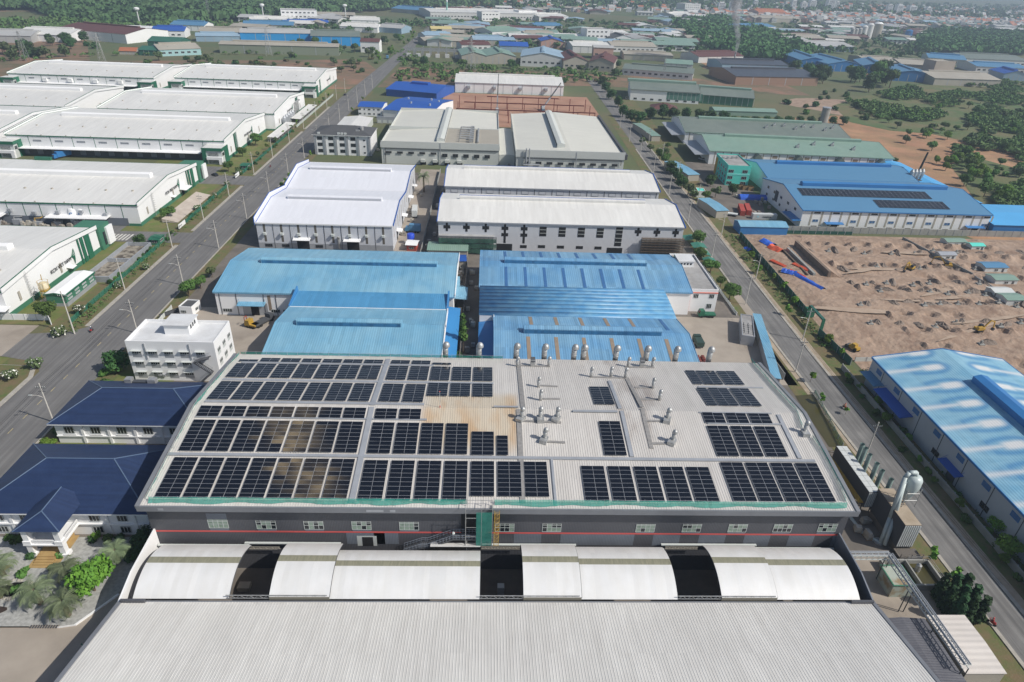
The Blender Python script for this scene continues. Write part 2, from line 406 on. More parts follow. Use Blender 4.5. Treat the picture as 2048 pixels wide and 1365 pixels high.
# rust washed over the sheets below the removed panels, two pale dusty stains
def stain_mat():
    m = m_groof.copy(); m.name = 'solar_roof_sheet'; nt = m.node_tree; N = nt.nodes; L = nt.links
    b = N['Principled BSDF']; src = b.inputs['Base Color'].links[0].from_socket
    g = N.new('ShaderNodeNewGeometry'); s = N.new('ShaderNodeSeparateXYZ'); L.new(g.outputs['Position'], s.inputs[0])
    def sm(sock, a, c):
        q = N.new('ShaderNodeMapRange'); q.interpolation_type = 'SMOOTHSTEP'; q.inputs[1].default_value = a; q.inputs[2].default_value = c; L.new(sock, q.inputs[0]); return q.outputs[0]
    def mul(a, c):
        q = N.new('ShaderNodeMath'); q.operation = 'MULTIPLY'
        for i, x in enumerate((a, c)):
            if isinstance(x, float): q.inputs[i].default_value = x
            else: L.new(x, q.inputs[i])
        return q.outputs[0]
    n = N.new('ShaderNodeTexNoise'); n.inputs['Scale'].default_value = .16; n.inputs['Detail'].default_value = 5
    mp = N.new('ShaderNodeMapping'); mp.inputs['Scale'].default_value = (1.6,.6,1); L.new(g.outputs['Position'], mp.inputs[0]); L.new(mp.outputs[0], n.inputs['Vector'])
    box = mul(mul(sm(s.outputs[0], -14.5, -11), sm(s.outputs[0], 8.6, 6.6)), mul(sm(s.outputs[1], 104, 110.5), sm(s.outputs[1], 127.5, 123)))
    fac = mul(mul(box, sm(n.outputs['Fac'], .40, .68)), .8)
    x = N.new('ShaderNodeMix'); x.data_type = 'RGBA'; L.new(fac, x.inputs[0]); L.new(src, x.inputs[6]); x.inputs[7].default_value = (.50,.335,.19,1)
    bx2 = mul(box, .6)
    y = N.new('ShaderNodeMix'); y.data_type = 'RGBA'; L.new(bx2, y.inputs[0]); L.new(src, y.inputs[6]); y.inputs[7].default_value = (.56,.46,.31,1)
    L.new(y.outputs[2], x.inputs[6])
    n2 = N.new('ShaderNodeTexNoise'); n2.inputs['Scale'].default_value = .2; n2.inputs['Detail'].default_value = 6
    mp2 = N.new('ShaderNodeMapping'); mp2.inputs['Scale'].default_value = (1.,.3,1); L.new(g.outputs['Position'], mp2.inputs[0]); L.new(mp2.outputs[0], n2.inputs['Vector'])
    bx3 = mul(mul(sm(s.outputs[0], 28, 32), sm(s.outputs[0], 44, 38)), mul(sm(s.outputs[1], 100, 112), sm(n2.outputs['Fac'], .42, .7)))
    bx4 = mul(bx3, .6)
    z = N.new('ShaderNodeMix'); z.data_type = 'RGBA'; L.new(bx4, z.inputs[0]); L.new(x.outputs[2], z.inputs[6]); z.inputs[7].default_value = (.24,.19,.16,1)
    L.new(z.outputs[2], b.inputs['Base Color']); return m
m_sroof = stain_mat()
def ribbed(x0, x1, ya, za, yb, zb, per, w, h, th=.12):
    """a sheet roof slope with standing ribs running down the slope"""
    mb = MB(); mb.prism([(x0,ya,za-th),(x0,yb,zb-th),(x0,yb,zb),(x0,ya,za)], (x1-x0,0,0))
    x = x0+per*.5
    while x < x1-.1:
        mb.prism([(x-w/2,ya,za),(x+w/2,ya,za),(x+w*.2,ya,za+h),(x-w*.2,ya,za+h)], (0,yb-ya,zb-za)); x += per
    return mb
mb = ribbed(MX0, MX1, MY0, MHE, MRY, MZR, .5, .13, .06)
m2 = ribbed(MX0, MX1, MY1, MHE, MRY, MZR, .5, .13, .06)
k = len(mb.v); mb.v += m2.v; mb.f += [tuple(i+k for i in f) for f in m2.f]; mb.m += m2.m
rel(mb, ox).build('roof', m_sroof, T)
mb = MB(); mb.box(MX0-.3, MX1+.3, MY0-.35, MY0-.02, MHE-1.15, MHE+.06)
rel(mb, ox).build('gutter', m_flash, T)
for x0, x1 in ((MX0-.45, MX0+.35),(MX1-.35, MX1+.45)):
    mb = MB()
    mb.prism([(x0,MY0-.3,MHE-.5),(x0,MRY,MZR-.5),(x0,MRY,MZR+.22),(x0,MY0-.3,MHE+.22)], (x1-x0,0,0))
    mb.prism([(x0,MY1,MHE-.5),(x0,MRY,MZR-.5),(x0,MRY,MZR+.22),(x0,MY1,MHE+.22)], (x1-x0,0,0))
    rel(mb, ox).build('edge_flashing', m_flash, T)
mb = MB(); mb.box(wx0+.2, wx1-.2, wy0-.05, wy0-.003, 10.05, 10.4); rel(mb, ox).build('red_band', m_red, T)
# paler cladding patches beneath the windows and below the band
mb = MB()
WIN = [(475,595,150,205,1),(735,850,160,210,0),(990,1105,165,212,0),(1248,1360,170,213,0),(1503,1616,173,216,0)]
WIN = [tuple(pxx(a,c,240,980,2.695)+pxx(b_,d,240,980,2.695)+(e,)) for a,b_,c,d,e in WIN]
WIN2 = [(120,225,163,208),(353,460,166,208),(820,925,168,210),(1050,1155,168,210),(1277,1385,168,210),(1500,1610,168,210),(1725,1830,165,208)]
WIN += [tuple(pxx(a,c,940,980,2.4976)+pxx(b_,d,940,980,2.4976)+(0,)) for a,b_,c,d in WIN2]
wins = []
for x0,y0,x1,y1,fr in WIN:
    a = atY((x0+x1)/2, y1, wy0); hh = (y1-y0)*.075*1.25; ww = (x1-x0)*.0845*1.02
    wins.append((a.x, a.z, 3.75, 2.15, fr))
for cx, cz, w, h, fr in wins:
    mb.box(cx-w/2+.1, cx+w/2-.1, wy0-.02, wy0-.003, 10.4, cz-.05)
    if fr: mb.box(cx-w/2, cx+w/2, wy0-.02, wy0-.003, cz+h+.1, cz+h+1.6)
xs = [c[0] for c in wins]
mb.box(-26, -18.6, wy0-.02, wy0-.003, 7, 10.05)
for a, c in ((xs[3]+2.2, xs[4]-2.2),(xs[5]-3.5,xs[5]-1.9),(xs[5]+1.9,xs[6]-1.9),(xs[6]+1.9,xs[7]-1.9),(xs[7]+1.9,xs[8]-1.9),(xs[8]+1.9,xs[9]-1.9),(xs[9]+1.9,xs[10]-1.9),(xs[10]+1.9,xs[11]-1.9),(xs[11]+1.9,wx1-.4)):
    mb.box(a, c, wy0-.02, wy0-.003, 7, 10.05)
each_box(rel(mb, ox), 'pale_cladding', m_dgrey2, T)
for i,(cx, cz, w, h, fr) in enumerate(wins):
    mb = MB(); mb.box(cx-w/2, cx+w/2, wy0-.03, wy0-.004, cz, cz+h)
    wn = rel(mb, ox).build('window', m_fglass if fr else m_glass, T)
    mb = MB()
    if not fr:
        r2 = random.Random(i)
        for c in range(4):
            for r in range(2):
                if r2.random() < .55:
                    mb.box(cx-w/2+c*w/4+.05, cx-w/2+(c+1)*w/4-.05, wy0-.045, wy0-.031, cz+r*h/2+.05, cz+(r+1)*h/2-.05)
        if mb.v: rel(mb, ox).build('pane', m_fglass, wn)
    mb = MB(); t = .09
    for c in range(5): mb.box(cx-w/2+c*(w-t)/4, cx-w/2+c*(w-t)/4+t, wy0-.08, wy0-.05, cz, cz+h)
    for z in (cz, cz+h*.48, cz+h*.8, cz+h-t): mb.box(cx-w/2, cx+w/2, wy0-.105, wy0-.082, z, z+t)
    rel(mb, ox).build('frame', m_frame, wn)
a = atY(700, 1104, wy0)
mb = MB(); mb.box(-24.0,-20.2, wy0-.04, wy0-.023, 6.5, 9.2); dr = rel(mb, ox).build('door', m_frame, T)
mb = MB(); mb.box(-23.0,-20.9, wy0-.07, wy0-.042, 6.5, 8.9); rel(mb, ox).build('opening', m_dark, dr)
mb = MB()
for x0,x1 in ((-59.6,-58.6),(-21.4,-18.2),(-17,-16)): mb.box(x0,x1,MY0-.37,MY0-.352,MHE-.85,MHE-.3)
each_box(rel(mb, ox), 'gutter_patch', m_tray, T)

# ---- cable trays and gratings lying on the roof (parts of the roof)
mb = MB()
def trayx(x0,x1,y,w,dz=.05,h=.22):
    z = mz(y); mb.box(x0,x1,y-w/2,y+w/2,z+dz,z+dz+h)
def trayy(x,y0,y1,w,dz=.05,h=.22):
    z0,z1 = mz(y0),mz(y1); mb.prism([(x-w/2,y0,z0+dz),(x+w/2,y0,z0+dz),(x+w/2,y0,z0+dz+h),(x-w/2,y0,z0+dz+h)],(0,y1-y0,z1-z0))
trayx(-62.5, 69.3, 104.35, .75); trayx(-60.8, -13, 120.1, .7, .1); trayx(-61,-12,115,.45); trayx(-61,2.5,131.0,.7); trayx(-60,-12.5,140.6,.5)
trayx(2.5,8,119.3,.4,.25); trayx(20,30,118.2,.6,.15); trayx(48.5,65,118.4,.35); trayx(49.5,66,115,.4); trayx(52,68,131,.4)
trayy(-24.3, 92.6, 118.6, 1.1); trayy(-24.3,119.5,144,1.1); trayy(14.3,92.5,104,.5); trayy(31.0,105,118.5,.8); trayy(30.8,119.5,133.5,.8)
trayy(66.4,105,118,.8)
rel(mb, ox).build('cable_tray', m_tray, T)
mb = MB()
for x, y0, y1, w in ((8.0,93,118.6,1.1),(9.0,119.3,144.8,1.1),(18.6,93.5,118.5,.9)):
    if x > 15: continue
    z0,z1 = mz(y0),mz(y1); mb.prism([(x-w/2,y0,z0+.1),(x+w/2,y0,z0+.1),(x+w/2,y0,z0+.2),(x-w/2,y0,z0+.2)],(0,y1-y0,z1-z0))
def wal(p0, p1, w):
    a = onslope(*p0, MY0, MHE, MSL) if p0[1] > 812 else onslope(*p0, MY1, MHE, -MSL); c = onslope(*p1, MY0, MHE, MSL) if p1[1] > 812 else onslope(*p1, MY1, MHE, -MSL)
    a.z += .12; c.z += .12; mb.beam(a, c, w, .1)
wal((1253,757),(1284,815),.9); wal((1284,817),(1303,898),.9)
for p0,p1 in (((1078,772),(1115,774)),((1083,799),(1120,799)),((1030,842),(1122,846)),((1090,884),(1130,886)),((1270,776),(1302,776)),((1275,800),(1320,800)),((1290,843),(1338,843)),((1302,888),(1350,888)),((1040,732),(1100,734)),((1180,755),(1255,757)),((1250,735),(1308,736))): wal(p0,p1,.6)
rel(mb, ox).build('roof_grating', mat('grating', (.33,.32,.31), .7, (.22,.21,.2), 1.5, .8, metal=.2), T)

# ================================================================ SOLAR ARRAYS
mw, mh = 2.34, 1.115
mb = MB(); mb.k = 0; mb.box(0, mw-.02, 0, mh-.02, .02, .058); mb.k = 1
for a in ((0,mw-.02,0,.018),(0,mw-.02,mh-.038,mh-.02),(0,.02,.018,mh-.038),(mw-.04,mw-.02,.018,mh-.038)): mb.box(a[0],a[1],a[2],a[3],.015,.064)
mod_me = mb.mesh('solar_module', [m_solar, m_alu])
mb = MB()
for x in (.5, 1.8): mb.box(x, x+.05, 0, 1, -.1, .01)
ORD = ['first','second','third','fourth','fifth','sixth','seventh','eighth','ninth','tenth','eleventh','twelfth','thirteenth','fourteenth','fifteenth','sixteenth','seventeenth','eighteenth','nineteenth','twentieth']
NUM = {1:'one',2:'two',3:'three',4:'four',5:'five',6:'six',7:'seven',8:'eight',9:'nine'}
rr = random.Random(5)
def array(x, y, nc, nr, label):
    front = y < MRY; ang = math.atan(MSL)*(1 if front else -1)
    t = thing('solar_array', label, 'solar array', (x, y, mz(y)+.22), 0, 'solar arrays on the factory roof')
    t.rotation_euler = (ang, 0, 0)
    bb = MB()
    for c in range(nc):
        for xx in (.45, 1.8): bb.box(c*mw+xx, c*mw+xx+.06, -.05, nr*mh+.03, -.12, .012)
    bb.build('mounting_rail', m_alu, t)
    for r in range(nr):
        for c in range(nc):
            o = put('solar_module', mod_me, t, (c*mw, r*mh, 0), (rr.gauss(0,.006), rr.gauss(0,.006), 0))
ROWS = [ # name, list of (x_old, y_old, ncol, nrow)
 ('front row', [(-48.4+4.09*k, 74.3, 2, 9) for k in range(7)]+[(-18.56+4.22*k, 74.1, 2, 9) for k in range(4)]+[(-18.56+4.22*k, 75.0, 2, 8) for k in (4,5,6)]+[(15.95+4.27*k, 74.25, 2, 8) for k in range(5)]+[(38.95+4.15*k, 74.45, 2, 9) for k in range(4)]),
 ('second row', [(-48.4+4.09*k, 83.55, 2, 8) for k in range(7)]+[(-18.56+4.15*k, 83.45, 2, 8) for k in range(4)]+[(-1.75, 83.35, 2, 6),(2.45, 83.35, 1, 5),(20.15,83.6,2,9)]+[(38.95+4.15*k, 83.7, 2, 8) for k in range(3)]),
 ('short row below ridge', [(-48.4+4.09*k, 91.35, 2, 3) for k in range(7)]+[(-18.5+4.15*k, 91.25, 2, 3) for k in range(2)]+[(38.95+4.15*k, 91.4, 2, 3) for k in range(3)]),
 ('row behind ridge', [(-48.4+4.09*k, 96.2, 2, 8) for k in range(7)]+[(-18.5+4.15*k, 96.2, 2, 8) for k in range(2)]+[(-10.2+4.15*k, 98.6, 2, 6) for k in range(3)]+[(20.1,96.3,2,8),(40.75,96.5,1,8)]+[(42.95+4.2*k,96.5,2,8) for k in range(2)]),
 ('row near back edge', [(-48.4+4.09*k, 105.0, 2, 7) for k in range(7)]+[(-18.5+4.15*k, 105.0, 2, 7) for k in range(5)]+[(40.75,105.15,1,7)]+[(42.95+4.2*k,105.15,2,7) for k in range(2)]),
 ('short row along back edge', [(-48.4+4.09*k, 112.1, 2, 1 if k == 0 else 2) for k in range(7)]+[(-18.5+4.15*k, 112.1, 2, 2) for k in range(2)]+[(-10.2,112.1,2,1)]),
]
for rn, L_ in ROWS:
    L_ = sorted(L_)
    for lo, hi, bn in ((-99,-20,'left block'),(-20,12,'middle block'),(12,38,'block right of gratings'),(38,99,'far right block')):
        B_ = [a for a in L_ if lo <= a[0] < hi]
        for i, (x, y, nc, nr) in enumerate(B_):
            pos = 'the only one' if len(B_) == 1 else ('the leftmost' if i == 0 else ('the rightmost' if i == len(B_)-1 else ORD[i]+' from the left'))
            array(x*K, y*K, nc, nr, 'solar array, %s in the %s, %s' % (pos, bn, rn))

# ================================================================ ROOF VENTS
def cowl(r, h, hood=1.28, box=False):
    t = thing('roof_vent', '', 'roof vent', (0,0,0))
    mb = MB(); mb.cyl((0,0,-.6),(0,0,h), r, r, 14); 
    for z in (h*.35, h*.7): mb.cyl((0,0,z),(0,0,z+.06), r*1.06, r*1.06, 14)
    mb.build('pipe', m_galv, t, True)
    mb = MB(); R = r*hood; n = 14
    prof = [(R, -.15*h*.5)]+[(R*math.cos(a), R*1.15*math.sin(a)) for a in (0,.35,.7,1.0,1.25,1.45)]
    mb.lathe((R*.3, 0, h), prof, n); 
    mb.build('hood', m_galv, t, True)
    mb = MB(); mb.cyl((R*.3,0,h-.15*h*.5+.02),(R*.3,0,h-.15*h*.5+.04), R*.92, R*.92, 12)
    mb.build('opening', m_dark, t)
    if box:
        mb = MB(); mb.box(-.75,.75,-1.5,.45,-.5,.75); mb.build('fan_box', m_galv, t)
    return t
def place(proto, used, loc, rot, label, group, scale=1.):
    if not used:
        used.append(1); proto.location = loc; proto.rotation_euler = (0,0,rot); proto['label'] = label; proto['group'] = group
        if scale != 1.: proto.scale = (scale,)*3
        return proto
    return dup(proto, loc, rot, label, group, scale)
big = cowl(.72, 3.3); ub = []
for i, px in enumerate((891,957.7,1032,1088,1147,1166,1230.6,1291.5,1350,1417)):
    a = atY(px, 716+(px-1000)*.012, 146.9)
    place(big, ub, (a.x, 146.9, 17.4), random.uniform(-.5,.3), 'tall galvanised cowl pipe behind the back gutter, %s from the left' % ORD[i], 'big cowls along the back of the solar roof')
sm = cowl(.38, 2.4); us = []
bxv = cowl(.42, 2.6, 1.35, True); ubx = []
SV = [(1034.6,733,'short open stack at the back of the rusty roof, nearest the first seam'),(1097.5,733,'open stack at the back roof beside the sloping grating'),
 (1182,754,'domed stack in the back trio, leftmost of that trio'),(1221.5,754,'domed stack in the back trio, the middle one'),(1250.5,756,'domed stack in the back trio, nearest the dusty streak'),
 (1077,774.6,'thin stack on the back slope above two thin ones, topmost'),(1081,801,'thin stack on the back slope just behind the ridge'),(1305.5,777,'stack in the dusty streak, farthest back of its line'),(1318.5,801,'stack in the dusty streak just behind the ridge'),
 (1256,734,'slim open stack at the back edge left of the square duct'),(1304.5,734,'slim open stack at the back edge right of the square duct')]
BV = [(1043.5,838,'domed stack with fan box beside the rust stain'),(1080,838,'domed stack with fan box, middle of the three below the ridge'),(1114,838,'domed stack with fan box, nearest the grating'),
 (1089,880,'lone domed stack with fan box on the front slope'),(1334,840,'stack with fan box in the dusty streak below the ridge'),(1345,884,'stack with fan box, frontmost in the dusty streak'),(1608,866,'lone leaning stack at the right roof edge beside the net')]
for L_, pr, us_ in ((SV, sm, us), (BV, bxv, ubx)):
    for px, py, lb in L_:
        a = onslope(px, py, MY0, MHE, MSL)
        if a.y > MRY: a = onslope(px, py, MY1, MHE, -MSL)
        place(pr, us_, (a.x, a.y, mz(a.y)), random.uniform(-.6,.6), lb, 'small vents standing on the solar roof')
for px, py, lb in ((1065,732,'square galvanised duct box at the back edge between two slim stacks'),(1283,733,'square galvanised duct box right of the sloping grating')):
    a = onslope(px, py, MY1, MHE, -MSL); t = thing('duct_box', lb, 'roof duct', (a.x,a.y,mz(a.y)))
    mb = MB(); mb.box(-.55,.55,-.5,.5,0,1.9); mb.build('casing', m_galv, t); mb = MB(); mb.prism([(-.6,-.7,1.5),(-.6,.6,2.1),(-.6,.6,2.3),(-.6,-.7,1.7)],(1.2,0,0)); mb.build('hood', m_steel, t)
# thin lightning mast above the panels
a = onslope(880,815,MY0,MHE,MSL); t = thing('lightning_mast', 'thin red and white lightning mast by the rust stain', 'mast', a)
mb = MB(); mb.cyl((0,0,-.3),(0,0,4.2),.06,.04,6); mb.build('pole', m_frame, t); mb = MB(); mb.cyl((0,0,4.2),(0,0,4.35),.16,.02,8); mb.cyl((0,0,-.2),(0,0,.5),.12,.1,8); mb.build('fitting', m_red, t)

# ================================================================ GREEN SAFETY NETS ROUND THE ROOF
def net(label, pts, h0=1.0, step=2.6, sag=.35, seed=1):
    r = random.Random(seed); t = thing('safety_net', label, 'safety net', pts[0]); o = Vector(pts[0])
    P = []
    for a, c in zip(pts[:-1], pts[1:]):
        a = Vector(a); c = Vector(c); n = max(1, int((c-a).length/.65))
        for i in range(n): P.append(a.lerp(c, i/n))
    P.append(Vector(pts[-1]))
    mb = MB(); bot = []; top = []
    for i, p in enumerate(P):
        d = (P[min(i+1,len(P)-1)]-P[max(i-1,0)]).normalized(); nrm = Vector((-d.y, d.x, 0))
        w = sag*(.4+.6*math.sin(i*.37+seed)+.5*math.sin(i*.13)+r.uniform(-.25,.25))
        bot.append(p-o-nrm*max(-.1,.35+w)+Vector((0,0,.06))); top.append(p-o+Vector((0,0,h0+r.uniform(-.08,.05))))
    for i in range(len(P)-1): 
        md0 = (bot[i]+top[i])/2+Vector((0,0,-.1)); md1 = (bot[i+1]+top[i+1])/2+Vector((0,0,-.1))
        mb.q(bot[i], bot[i+1], md1, md0); mb.q(md0, md1, top[i+1], top[i])
    mb.build('netting', m_net, t)
    mb = MB(); acc = 0
    for i in range(0, len(P), max(1,int(step/.65))): mb.cyl(P[i]-o-Vector((0,0,.05)), P[i]-o+Vector((0,0,h0+.25)), .035, .035, 5)
    mb.tube([p+Vector((0,0,.12)) for p in top[::3]], .03, 4)
    mb.build('rail', m_tray, t)
net('green safety net along the front gutter left of the ladder tower', [(x, 92.9, mz(92.9)) for x in (-61.5, -30, -2.6)], seed=2)
net('green safety net along the front gutter right of the ladder tower', [(x, 92.9, mz(92.9)) for x in (2.6, 30, 71)], seed=3)
net('green safety net down the left roof edge', [(-62.0,y,mz(y)) for y in (93.2,106,MRY,132,145.2)][::-1], seed=4, sag=.25)
net('green safety net along the back edge left of the cowls', [(x,145.3,mz(145.3)) for x in (5,-20,-61.8)], seed=5, sag=.2)
rp = []
for px, py in ((1500,722),(1545,775),(1590,820),(1602,858)):
    a = onslope(px,py,MY1,MHE,-MSL) if py < 812 else onslope(px,py,MY0,MHE,MSL); rp.append((a.x,a.y,mz(a.y)))
net('green safety net at the back right, from the corner to the leaning stack', rp[::-1], seed=6, sag=.2)
rp = []
for px, py in ((1622,876),(1646,910),(1672,960),(1688,1004)):
    a = onslope(px,py,MY0,MHE,MSL); rp.append((a.x,a.y,mz(a.y)))
net('green safety net at the front right corner behind the end panels', rp[::-1], seed=7, sag=.2)

# ================================================================ LADDER TOWER AND STAIR
t = thing('ladder_tower', 'green netted scaffold tower with a yellow ladder on the grey front wall', 'scaffold tower', (0.2,91.2,9.6))
mb = MB()
for x in (-3.0, 0, 2.0):
    for y in (-1.2, 1.1): mb.cyl((x,y,0),(x,y,9.6),.06,.06,6)
for z in (0,2.4,4.8,7.2,9.5):
    for y in (-1.2,1.1): mb.beam((-3,y,z),(2,y,z),.07)
    for x in (-3,0,2): mb.beam((x,-1.2,z),(x,1.1,z),.07)
mb.build('scaffold_frame', m_galv, t)
mb = MB(); mb.q((-1.0,-1.24,0),(2.0,-1.24,0),(2.0,-1.24,8.7),(-1.0,-1.24,8.7)); mb.q((2.04,-1.24,0),(2.04,1,0),(2.04,1,8.7),(2.04,-1.24,8.7)); mb.build('netting', mat('ladder_net', (.02,.19,.15), .8, (.05,.28,.22), .6, .8, alpha=.8), t)
mb = MB(); mb.box(-3.9,-1.05,1.3,1.44,0,8); mb.build('dark_opening', m_dark, t)
mb = MB(); mb.cyl((2.4,-1.3,0),(2.4,-1.3,9.2),.05,.05,5); mb.cyl((3.3,-1.3,0),(3.3,-1.3,9.2),.05,.05,5)
for i in range(28): mb.cyl((2.4,-1.3,.2+i*.32),(3.3,-1.3,.2+i*.32),.03,.03,5)
for i in range(9):
    z = .8+i; mb.tube([(2.4,-1.3,z),(2.5,-1.8,z),(2.85,-2.0,z),(3.2,-1.8,z),(3.3,-1.3,z)],.03,4)
mb.build('ladder', m_yell, t)
t = thing('steel_stair', 'grey steel stair with railings climbing the front wall to the ladder tower', 'stair', (-14.8,91.2,6.9))
st = MB(); rl = MB()
def flight(x0,z0,x1,z1):
    n = int((x1-x0)/.3); 
    for i in range(n):
        x = x0+(x1-x0)*i/n; z = z0+(z1-z0)*i/n; st.box(x,x+.32,-.75,.75,z,z+.05)
    for y in (-.78,.78):
        st.beam((x0,y,z0-.1),(x1,y,z1-.1),.08,.28)
        rl.beam((x0,y,z0+1.1),(x1,y,z1+1.1),.07); rl.beam((x0,y,z0+.55),(x1,y,z1+.55),.05)
        for i in range(0,n,2): x = x0+(x1-x0)*i/n; z = z0+(z1-z0)*i/n; rl.beam((x,y,z),(x,y,z+1.1),.06)
flight(0,0,3.4,1.5); flight(3.4,1.5,4.6,1.5); flight(4.6,1.5,9.6,3.9); flight(9.6,3.9,17.2,3.9)
st.build('steps', m_steel, t); rl.build('railing', mat('stair_rail', (.22,.25,.30), .5), t)
mb = MB(); mb.cyl((12.2,-.6,-.2),(12.2,-.6,3.9),.08,.08,6); mb.cyl((4,-.6,-.6),(4,-.6,1.5),.08,.08,6); mb.build('post', m_galv, t)
mb = MB(); mb.lathe((9.7,-.9,5.4),[(.05,0),(.26,.12),(.3,.3),(.2,.48),(.02,.55)],10); mb.build('lamp', m_frame, t)

# ================================================================ FOREGROUND ROOF
t = thing('warehouse', 'wide foreground warehouse seen only as a pale finely ribbed roof', 'warehouse', (4.7,50,0)); o4 = (4.7,50,0)
mb = MB(); mb.prism([(-61.2,22.5,0),(-61.2,77.3,0),(-61.2,77.3,8.5),(-61.2,50,14.6),(-61.2,22.5,8.5)],(131.9,0,0)); rel(mb,o4).build('wall', m_dgrey, t)
mb = ribbed(-61.6, 71.1, 77.7, 8.8, 50, 15.0, .5, .14, .042); m2 = ribbed(-61.6, 71.1, 22, 8.8, 50, 15.0, .5, .14, .042)
k = len(mb.v); mb.v += m2.v; mb.f += [tuple(i+k for i in f) for f in m2.f]; mb.m += m2.m
rel(mb,o4).build('roof', mat('foreground_roof', (.68,.665,.63), .45, (.60,.585,.555), .07, .7, c3=(.53,.51,.475), sc3=.6, amt3=.4, streak3=(1.5,.1,1.), sheets=(0,1.12,.04)), t)
mb = MB(); mb.box(-61.9,71.4,77.72,78.05,7.9,8.72); rel(mb,o4).build('gutter', m_flash, t)
for x0,x1 in ((-62.3,-61.62),(71.12,71.8)): mb = MB(); mb.prism([(x0,78,7.9),(x0,50,14.2),(x0,50,15.1),(x0,78,8.9)],(x1-x0,0,0)); rel(mb,o4).build('edge_flashing', m_flash, t)

# ================================================================ ARCHED CANOPIES BETWEEN THE TWO HALLS
ARC = [ # near-edge px x0,x1 ; raised? ; label
 (262,455,0,'lowest white arched canopy at the left end of the gap between halls'),(537,652,1,'raised narrow white arched canopy right of the first dark opening'),
 (654,959,0,'long white arched canopy ending at the middle dark opening'),(1047,1158,1,'raised narrow white arched canopy right of the middle opening'),
 (1160,1357,0,'white arched canopy between the middle and the right opening'),(1444,1550,1,'raised narrow white arched canopy right of the right opening'),
 (1552,1722,0,'white arched canopy at the right end beside the grey end wall')]
m_arch = mat('white_arch_sheet', (.73,.73,.725), .45, (.66,.665,.66), .2, .7, sheets=(0,1.,.04), c3=(.60,.58,.53), sc3=.5, amt3=.3, streak3=(1.,.15,1.))
for i,(p0,p1,up,lb) in enumerate(ARC):
    x0 = G(p0, 1203, 8.8).x; x1 = G(p1, 1203, 8.8).x+(.5 if up else 0); x0 -= .9 if i in (2,4,6) else 0; dz = .55 if up else 0
    t = thing('arched_canopy', lb, 'canopy', ((x0+x1)/2,84.5,8.8), 0, 'arched canopies between the halls')
    A = MB(); B = MB(); w = (x1-x0)/2; n = 24; P = []; y0, y1 = (-6.1, 6.3) if i != 2 else (-6.1, 5.2)
    for j in range(n+1):
        s = j/n; P.append((y0+(y1-y0)*s, dz+4*2.0*s*(1-s)-.25*s))
    for j in range(n):
        (ya,za),(yb,zb) = P[j],P[j+1]; tgt = B if 12 <= j < 15 else A
        tgt.prism([(-w,ya,za-.08),(-w,yb,zb-.08),(-w,yb,zb),(-w,ya,za)],(2*w,0,0))
    A.build('sheet_roof', m_arch, t); B.build('translucent_strip', m_foam, t)
    C = MB()
    for x in (-w, w): C.tube([(x,y,z-.16) for y,z in P[::2]], .1, 5)
    C.build('arch_rib', m_steel, t)
    if up:
        C = MB(); C.box(-w,w,y0-.05,y0+.02,-.25,dz-.09); C.build('end_board', mat('weathered_board', (.25,.235,.19), .8), t)
    if i == 2:
        C = MB(); C.prism([(w-9.6,5.2,dz+.75),(w-9.6,6.6,dz+.35),(w-9.6,6.6,dz+.45),(w-9.6,5.2,dz+.87)],(9.6,0,0)); C.build('side_flap', m_arch, t)
# white gutter rails on the grey wall and lattice girders over the openings
for lb, a, c, y in (('white rail strip on the grey wall over the first opening',(489,1084.5),(682,1089),92.2),('white rail strip on the grey wall over the middle opening',(957,1089),(1152,1091),92.2),('white rail strip on the grey wall over the right opening',(1322,1091),(1513,1089),92.2),
                    ('white gutter strip behind the leftmost arched canopy',(316,1090),(498,1092),91.6),('white gutter strip behind the fifth arched canopy',(1148,1098),(1328,1100),91.6),('white gutter strip behind the rightmost arched canopy',(1510,1098),(1668,1097),91.6)):
    p, q = atY(*a, y), atY(*c, y); z = (p.z+q.z)/2
    t = thing('rail_strip', lb, 'rail', ((p.x+q.x)/2, y, z)); w = (q.x-p.x)/2
    mb = MB(); mb.box(-w,w,-.22,.22,-.1,.1); mb.build('channel', m_frame, t); mb = MB()
    x = -w+.3
    while x < w: mb.box(x,x+.1,-.1,.45,-.35,-.1); x += 2.1
    mb.build('bracket', m_tray, t)
for lb, a, c in (('lattice girder across the first dark opening',450,653),('lattice girder across the middle dark opening',959,1160),('lattice girder across the right dark opening',1357,1552)):
    x0, x1 = G(a,1204,8.8).x, G(c,1204,8.8).x; t = thing('lattice_girder', lb, 'girder', ((x0+x1)/2,78.45,8.85)); w = (x1-x0)/2
    mb = MB()
    for z in (0,.75): mb.beam((-w,0,z),(w,0,z),.12)
    x = -w; k = 0
    while x < w-.6: mb.beam((x,0,.75*(k%2)),(x+.8,0,.75*((k+1)%2)),.07); x += .8; k += 1
    mb.build('truss', m_galv, t)
for lb, a, c in (('thin lattice truss at the back of the first dark opening',498,560),('thin lattice truss at the back of the middle dark opening',962,1040),('thin lattice truss at the back of the right dark opening',1330,1395)):
    p, q = atY(a,1096,91.9), atY(c,1098,91.9); t = thing('lattice_girder', lb, 'girder', ((p.x+q.x)/2,91.9,p.z-.3)); w = (q.x-p.x)/2
    mb = MB()
    for z in (0,.5): mb.beam((-w,0,z),(w,0,z),.1)
    x = -w; k = 0
    while x < w-.5: mb.beam((x,0,.5*(k%2)),(x+.6,0,.5*((k+1)%2)),.06); x += .6; k += 1
    mb.build('truss', m_tan, t)
